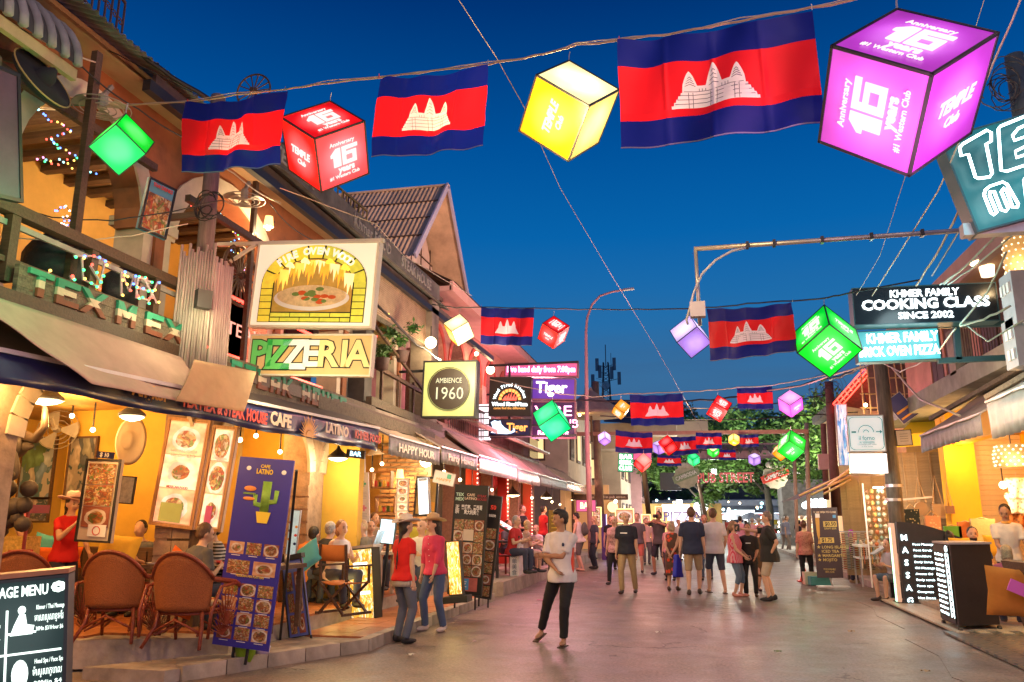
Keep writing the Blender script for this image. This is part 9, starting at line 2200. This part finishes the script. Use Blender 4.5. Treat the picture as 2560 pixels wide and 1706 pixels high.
def sitter(label,x,y,face,z=.31,lean=12,**k):
 d=dict(H=1.68,sit=SIT,feet=((-.12,-.42),(.12,-.42)),hands=((-.14,-.38,.76),(.14,-.38,.76)),vox=.02);d.update(k)
 return person(label,(x,y,z),face=face,lean=lean,**d)
a=QY(470,1335,8.5);sitter('man in grey tee shirt seated with his back to the camera',a.x,8.5,160,shirt=(.1,.095,.09),hairc=BR,lean=22,head=(-15,12),sleeve=.7,vox=.016)
a=QY(556,1350,9.9);sitter('person in black and white striped shirt half hidden behind the blue banner',a.x,9.9,-40,shirt=(.02,.02,.02),shirtk='hstripe',shirt2=(.5,.48,.45),hairc=BK,sh_sc=7)
def seat_at(px,py,y,label,face,**k):
 a=QY(px,py,y);d=k.get('lean',12);H=k.get('H',1.68)
 off=math.sin(R_(d))*.6*H/1.75
 return sitter(label,a.x-off*math.sin(R_(face)),y+off*math.cos(R_(face)),face,**k)
seat_at(775,1312,13.2,'diner with tanned face and black top behind the orange shirt',-10,shirt=(.02,.02,.02),skin='T',hairc=BK,z=.45)
seat_at(785,1335,12.0,'diner in orange shirt leaning over the table',165,shirt=(.55,.18,.03),hairc=BK,lean=35)
seat_at(805,1335,13.3,'brown haired diner beside the orange shirt',20,shirt=(.2,.15,.1),hairc=BR)
seat_at(825,1340,12.1,'grey haired diner in black top',160,shirt=(.02,.02,.02),hairc=GY_,lean=20)
seat_at(853,1325,11.7,'woman with bobbed brown hair and white sleeveless top',60,shirt=(.65,.55,.5),sleeve=0,hair='bob',hairc=(.25,.11,.04),fem=True,vox=.016)
seat_at(905,1345,13.0,'older diner with short blond hair and grey shirt',-30,shirt=(.2,.19,.18),hairc=(.55,.42,.25))
seat_at(925,1330,13.8,'dark haired diner behind the blond one',40,shirt=(.25,.2,.16),hairc=BK)
seat_at(935,1312,15.0,'diner in beige at the back table',60,shirt=(.4,.33,.25),hairc=BR,z=.45)
seat_at(1055,1335,12.9,'older man in white shirt seated behind the two waitresses',-10,shirt=(.65,.6,.52),hairc=GY_,hair='thin',lean=6,vox=.016)
a=QY(762,1275,14.2);person('waiter in black seen from behind inside the middle restaurant',(a.x,14.2,.31),1.66,160,shirt=(.015,.015,.015),hairc=BK,sleeve=.6,pants=(.02,.02,.02))
seat_at(1290,1312,19.2,'grey haired man in red shirt at the bar table',75,z=.35,shirt=(.5,.03,.03),hairc=GY_,lean=10,H=1.75)
seat_at(1318,1325,20.3,'blonde woman in beige dress crossing her legs',120,z=.3,shirt=(.5,.35,.28),hairc=BL_,hair='bob',fem=True,sleeve=.2,pants=(.5,.35,.28),leg=.3)
seat_at(1340,1325,22.2,'small blond diner facing the camera on the second terrace',-20,z=.3,shirt=(.6,.5,.5),hairc=BL_,H=1.5)
a=QY(1306,1290,22.8);person('woman with hair bun and black vest standing on the second terrace',(a.x,22.8,.3),1.66,60,shirt=(.015,.015,.015),sleeve=0,hair='bun',hairc=BR,fem=True,hands=((-.1,-.3,1.1),(.15,-.3,1.1)))
a=QY(1358,1280,25.0);person('waiter in red polo with his back turned on the second terrace',(a.x,25.0,.3),1.68,130,shirt=(.5,.015,.015),hairc=BK,hands=((-.15,-.3,1.05),(.15,-.3,1.05)))
def pack(col):
 def f(r,q):
  c=q['P']+q['d']*.3+q['bk']*.2
  link('backpack',remesh(MB().ell(c,(.15,.1,.22)).ell(c+q['bk']*.06-q['d']*.08,(.11,.06,.1)),.02,2),cloth('pack_%d'%int(col[0]*99),col),r)
 return f
p=g(1452,1428)
person('tattooed man in cap, white vest and grey shorts with a backpack',p,hgt(1452,1283,1428),-100,10,0,((-.16,-.08),(.12,.12)),((-.12,-.38,1.1),(.14,-.38,1.1)),(0,18),shirt=(.6,.58,.52),sleeve=0,hairc=BK,pants=(.12,.11,.1),leg=.5,shoes=None,extra=pack((.09,.09,.08)))
person('fair haired companion hidden behind the backpack man',(p[0]+.3,p[1]+1.3,0),1.68,-60,hairc=BL_,hair='long',shirt=(.05,.06,.08),pants=(.03,.04,.06),fem=True)
a=QY(1526,1290,27);person('man in dark clothes standing by the lit menus',(a.x,27,0),1.68,10,shirt=(.02,.02,.02),hairc=BK,pants=(.02,.02,.02))
# --- street
def st_(label,px,yt,yb,face,**k):
 p=G(px,yb);return person(label,(p.x,p.y,0),hgt(px,yt,yb),face,**k)
walk=((-.12,-.2),(.11,.2))
st_('blonde woman in plaid top and black leggings walking toward the camera',1540,1293,1461,-12,feet=walk,fem=True,hair='long',hairc=BL_,shirt=(.5,.3,.28),shirtk='floral',shirt2=(.3,.15,.14),sh_sc=20,sleeve=.5,pants=(.015,.015,.02),hem=-.2,extra=lambda r,q:MB().ell(q['P']+Vector((.2,0,.0)),(.06,.12,.14)).build('shoulder_bag',cloth('teal_bag',(.03,.16,.2)),r,smooth=True))
st_('bald man in black tee shirt and khaki trousers walking toward the camera',1570,1283,1484,-8,feet=((-.1,-.15),(.13,.22)),skin='L',hair='none',shirt=(.015,.018,.03),sleeve=.75,pants=(.36,.26,.13),shoes=(.06,.05,.05),fat=1.12,head=(35,0),vox=.016,extra=lambda r,q:MB().box(q['P']+q['d']*.38+Vector((-.02,-.165,0)),(.16,.006,.025)).build('white_print',m_txtwp,r))
st_('man in grey tee shirt behind the bald man',1597,1285,1432,-5,hairc=BR,shirt=(.12,.11,.11),pants=(.5,.15,.1),leg=.5)
st_('photographer in dark tee shirt and black shorts holding a camera to his face',1652,1281,1438,-25,feet=((-.17,-.03),(.17,.03)),hands=((-.06,-.2,1.5,-1,0,-.3),(.08,-.22,1.46,1,0,-.3)),hairc=BK,skin='T',shirt=(.06,.055,.05),pants=(.02,.02,.03),leg=.5,shoes=(.03,.03,.04),extra=lambda r,q:(MB().box(q['hh']+Vector((0,-.16,-.01)),(.14,.07,.1)).build('camera_body',m_black,r),MB().cyl(q['hh']+Vector((0,-.18,-.01)),q['hh']+Vector((0,-.27,-.01)),.04).build('camera_lens',m_black,r)))
st_('short haired woman in pink top facing the camera behind the red dress',1678,1309,1452,-15,hairc=BK,shirt=(.5,.25,.25),fem=True,pants=(.05,.04,.05),shoes=(.02,.02,.02))
st_('grey blond woman in red and orange floral dress with hands clasped behind her',1686,1306,1477,165,feet=((-.09,.0),(.1,.15)),hands=((-.03,.22,.93,-1,.3,0),(.03,.22,.93,1,.3,0)),hair='bob',hairc=(.45,.36,.24),fem=True,shirt=(.1,.06,.04),shirtk='floral',shirt2=(.65,.08,.03),sh_sc=7,skirt='dress',sleeve=0,shoes=(.06,.04,.03),fat=1.1)
st_('tall man in navy tee shirt and khaki shorts walking away with a blue bag',1737,1271,1487,178,feet=((-.1,-.1),(.1,.2)),hands=((-.24,-.05,.84),(.27,0,.84)),hairc=BR,shirt=(.02,.03,.07),sleeve=.8,pants=(.38,.28,.17),leg=.5,shoes=(.05,.04,.035),fat=1.15,hem=-.2,vox=.016,
 extra=lambda r,q:link('carrier_bag',remesh(MB().prism([(-.06,0),(.06,0),(.15,-.45),(-.15,-.47)],lambda u,v:Vector((.28+u*.5,u*.9,.8+v)),(.09,0,0)),.02,2),M('blue_bag',(.01,.02,.4),.5,.1,5,.2),r))
st_('man with tanned face and jeans coming toward the camera behind the tall man',1768,1289,1450,0,feet=walk,hairc=BR,shirt=(.25,.2,.2),pants=(.06,.09,.15),skin='T')
st_('man in white tee shirt and navy shorts walking away',1793,1274,1483,-168,feet=((-.13,.2),(.13,-.12)),hands=((-.22,-.1,.9),(.2,-.25,1.05)),hairc=BR,shirt=(.62,.6,.62),sleeve=.75,pants=(.06,.075,.12),leg=.5,shoes=None,fat=1.1,hem=-.2,head=(-20,0),vox=.016)
st_('older woman in pink striped sleeveless blouse and denim capri trousers',1843,1305,1493,75,feet=((-.08,.03),(.09,-.08)),hands=((-.14,-.26,.95),(.14,-.26,.95)),hair='pony',hairc=(.3,.17,.09),fem=True,shirt=(.65,.3,.33),shirtk='vstripe',shirt2=(.6,.05,.1),sh_sc=14,sleeve=0,pants=(.1,.15,.22),leg=.72,shoes=(.5,.2,.15),fat=1.22,hem=-.25,vox=.016)
st_('dark haired person in black tee shirt and leggings facing the camera',1879,1311,1492,-5,feet=((-.12,0),(.12,-.03)),hands=((-.1,-.2,.98),(.15,-.2,.95)),hairc=BK,skin='T',shirt=(.012,.012,.014),sleeve=.9,pants=(.015,.015,.015),shoes=(.05,.03,.02),hem=-.25,vox=.016,extra=lambda r,q:MB().box(q['P']+q['d']*.36+Vector((0,-.15,0)),(.12,.006,.02)).build('white_print',m_txtwp,r))
st_('big man in black tee shirt and khaki cargo shorts holding up a phone',1932,1282,1503,-98,feet=((-.12,.02),(.13,-.05)),hands=((-.05,-.52,1.42),(.2,.05,.95)),head=(0,10),hair='short',hairc=(.25,.2,.16),shirt=(.02,.022,.02),sleeve=.8,pants=(.45,.38,.28),leg=.52,shoes=(.015,.015,.018),fat=1.28,hem=-.28,vox=.016,extra=lambda r,q:MB().box(q['wr'][0][1]+Vector((0,-.1,.02)),(.09,.1,.15)).build('phone',m_black,r))
st_('woman in brown dress behind the big man',1908,1318,1478,20,hairc=BR,hair='long',fem=True,shirt=(.13,.07,.03),skirt='dress',sleeve=.2)
st_('woman with hair bun, patterned pink blouse and black leggings seen from behind',2020,1304,1462,170,hair='bun',hairc=(.1,.03,.02),fem=True,shirt=(.45,.16,.13),shirtk='floral',shirt2=(.25,.06,.06),sh_sc=25,sleeve=.9,pants=(.015,.015,.015),shoes=(.4,.2,.12),hem=-.2,vox=.016)
st_('woman in purple tee shirt and navy trousers at the stall',2135,1297,1458,95,feet=((-.07,.06),(.08,-.08)),hands=((-.1,-.3,1.05),(.12,-.3,1.0)),hair='long',hairc=BK,fem=True,shirt=(.35,.03,.35),sleeve=.5,pants=(.03,.035,.07),shoes=(.3,.2,.12),vox=.016)
bgp=[(1618,1298,1412,10,(.5,.35,.33),(.1,.1,.12),BR,'man in salmon shirt behind the photographer'),(1638,1300,1400,0,(.5,.3,.3),(.05,.05,.06),BK,'distant person in rose top left of the white lights'),(1700,1300,1402,30,(.6,.58,.55),(.2,.2,.2),BL_,'distant person in white left of the tall man'),
       (1832,1302,1392,170,(.03,.03,.04),(.05,.05,.06),BK,'distant long haired person in black'),(1856,1292,1400,175,(.6,.25,.4),(.2,.18,.2),BK,'distant man in pink shirt walking away'),(1870,1302,1390,180,(.1,.08,.12),(.1,.08,.1),BK,'distant long haired woman with dark dress'),(1886,1296,1396,170,(.6,.35,.45),(.1,.1,.12),GY_,'distant grey haired man in pale pink shirt'),
       (1903,1296,1398,185,(.6,.25,.35),(.15,.12,.14),GY_,'distant man in bright pink shirt near the big man'),(1964,1293,1380,120,(.2,.22,.28),(.25,.22,.2),GY_,'distant man in grey blue tee shirt walking right'),(1972,1291,1382,60,(.3,.3,.4),(.3,.26,.22),BR,'distant man beside the grey blue tee shirt'),
       (1997,1303,1385,90,(.55,.45,.45),(.03,.03,.04),BK,'distant woman in white top and dark trousers'),(2010,1290,1375,200,(.25,.25,.32),(.2,.2,.25),BR,'distant man in striped shirt near the steel poles'),(1478,1300,1398,90,(.35,.2,.2),(.1,.1,.1),BK,'distant person behind the street lamp post'),(1720,1302,1395,-20,(.4,.4,.42),(.1,.1,.1),BK,'distant person in grey close to the white shop'),
       (2004,1302,1388,150,(.03,.03,.05),(.03,.03,.04),BK,'distant person in black beside the steel poles')]
for(px,yt,yb,fc,c,pc,hc,lb)in bgp:st_(lb,px,yt,yb,fc,shirt=c,pants=pc,hairc=hc,feet=((-.1,-.12),(.1,.14)),vox=.03,hair='long' if 'woman' in lb or 'long' in lb else 'short',fem='woman' in lb)
for(px,py,y_,c,hc,fc,lb,kw)in((650,1345,10.6,(.5,.2,.06),BK,20,'diner in rust shirt between the wooden menu board and the blue banner',{}),(700,1330,13.6,(.1,.12,.2),BR,-20,'diner in navy shirt seen past the blue banner',{}),(880,1330,14.4,(.5,.45,.4),BR,10,'diner in pale shirt at the back of the brick room',{}),
  (980,1335,14.8,(.25,.05,.05),BK,-15,'diner in dark red shirt by the cyan lit menu',{}),(1270,1318,21.6,(.1,.1,.12),BR,60,'diner in black at the far bar table',{}),(1375,1322,26,(.5,.4,.35),BL_,20,'pale haired diner beyond the second bar table',{}),(350,1350,10.2,(.12,.12,.12),BK,10,'diner in black at the back left table',{}),(60,1345,10.0,(.5,.45,.4),BR,-30,'diner in cream behind the popcorn cabinet',{})):
 seat_at(px,py,y_,lb,fc,shirt=c,hairc=hc,vox=.024,**kw)
# --- right side
seat_at(2432,1345,16.0,'bearded man in blue tee shirt sitting behind the menu cart',-8,z=.1,H=1.78,lean=2,shirt=(.04,.08,.22),hairc=BK,beard=True,vox=.016,hands=((-.16,-.3,.7),(.16,-.3,.7)))
a=QY(2518,1300,14.6);person('waiter in white polo with orange collar looking down',(a.x-.0,14.7,.1),1.72,-12,10,0,((-.1,0),(.1,0)),((-.08,-.38,1.02),(.2,-.36,1.0)),(-15,22),skin='T',hairc=BK,shirt=(.68,.62,.55),sleeve=.65,pants=(.03,.03,.04),vox=.016,extra=lambda r,q:MB().lathe([(.085,0),(.075,.04)],q['N']-q['d']*.03,16).build('orange_collar',m_orp,r,smooth=True))
seat_at(2512,1352,14.0,'blond guest seen from behind at the right tables',170,z=.0,H=1.6,shirt=(.35,.1,.2),hairc=(.4,.34,.22),hair='bob')
seat_at(2372,1328,16.9,'dark haired person reclining on the massage sofa',150,z=.1,shirt=(.03,.03,.04),hairc=BK,hair='bun')
seat_at(2222,1375,18.0,'bare legged person seated behind the massage board',-60,z=.0,H=1.6,shirt=(.5,.5,.55),hairc=BK,pants=(.1,.15,.2),leg=.4,shoes=(.04,.03,.03))
bpy.data.scenes.remove(TS)
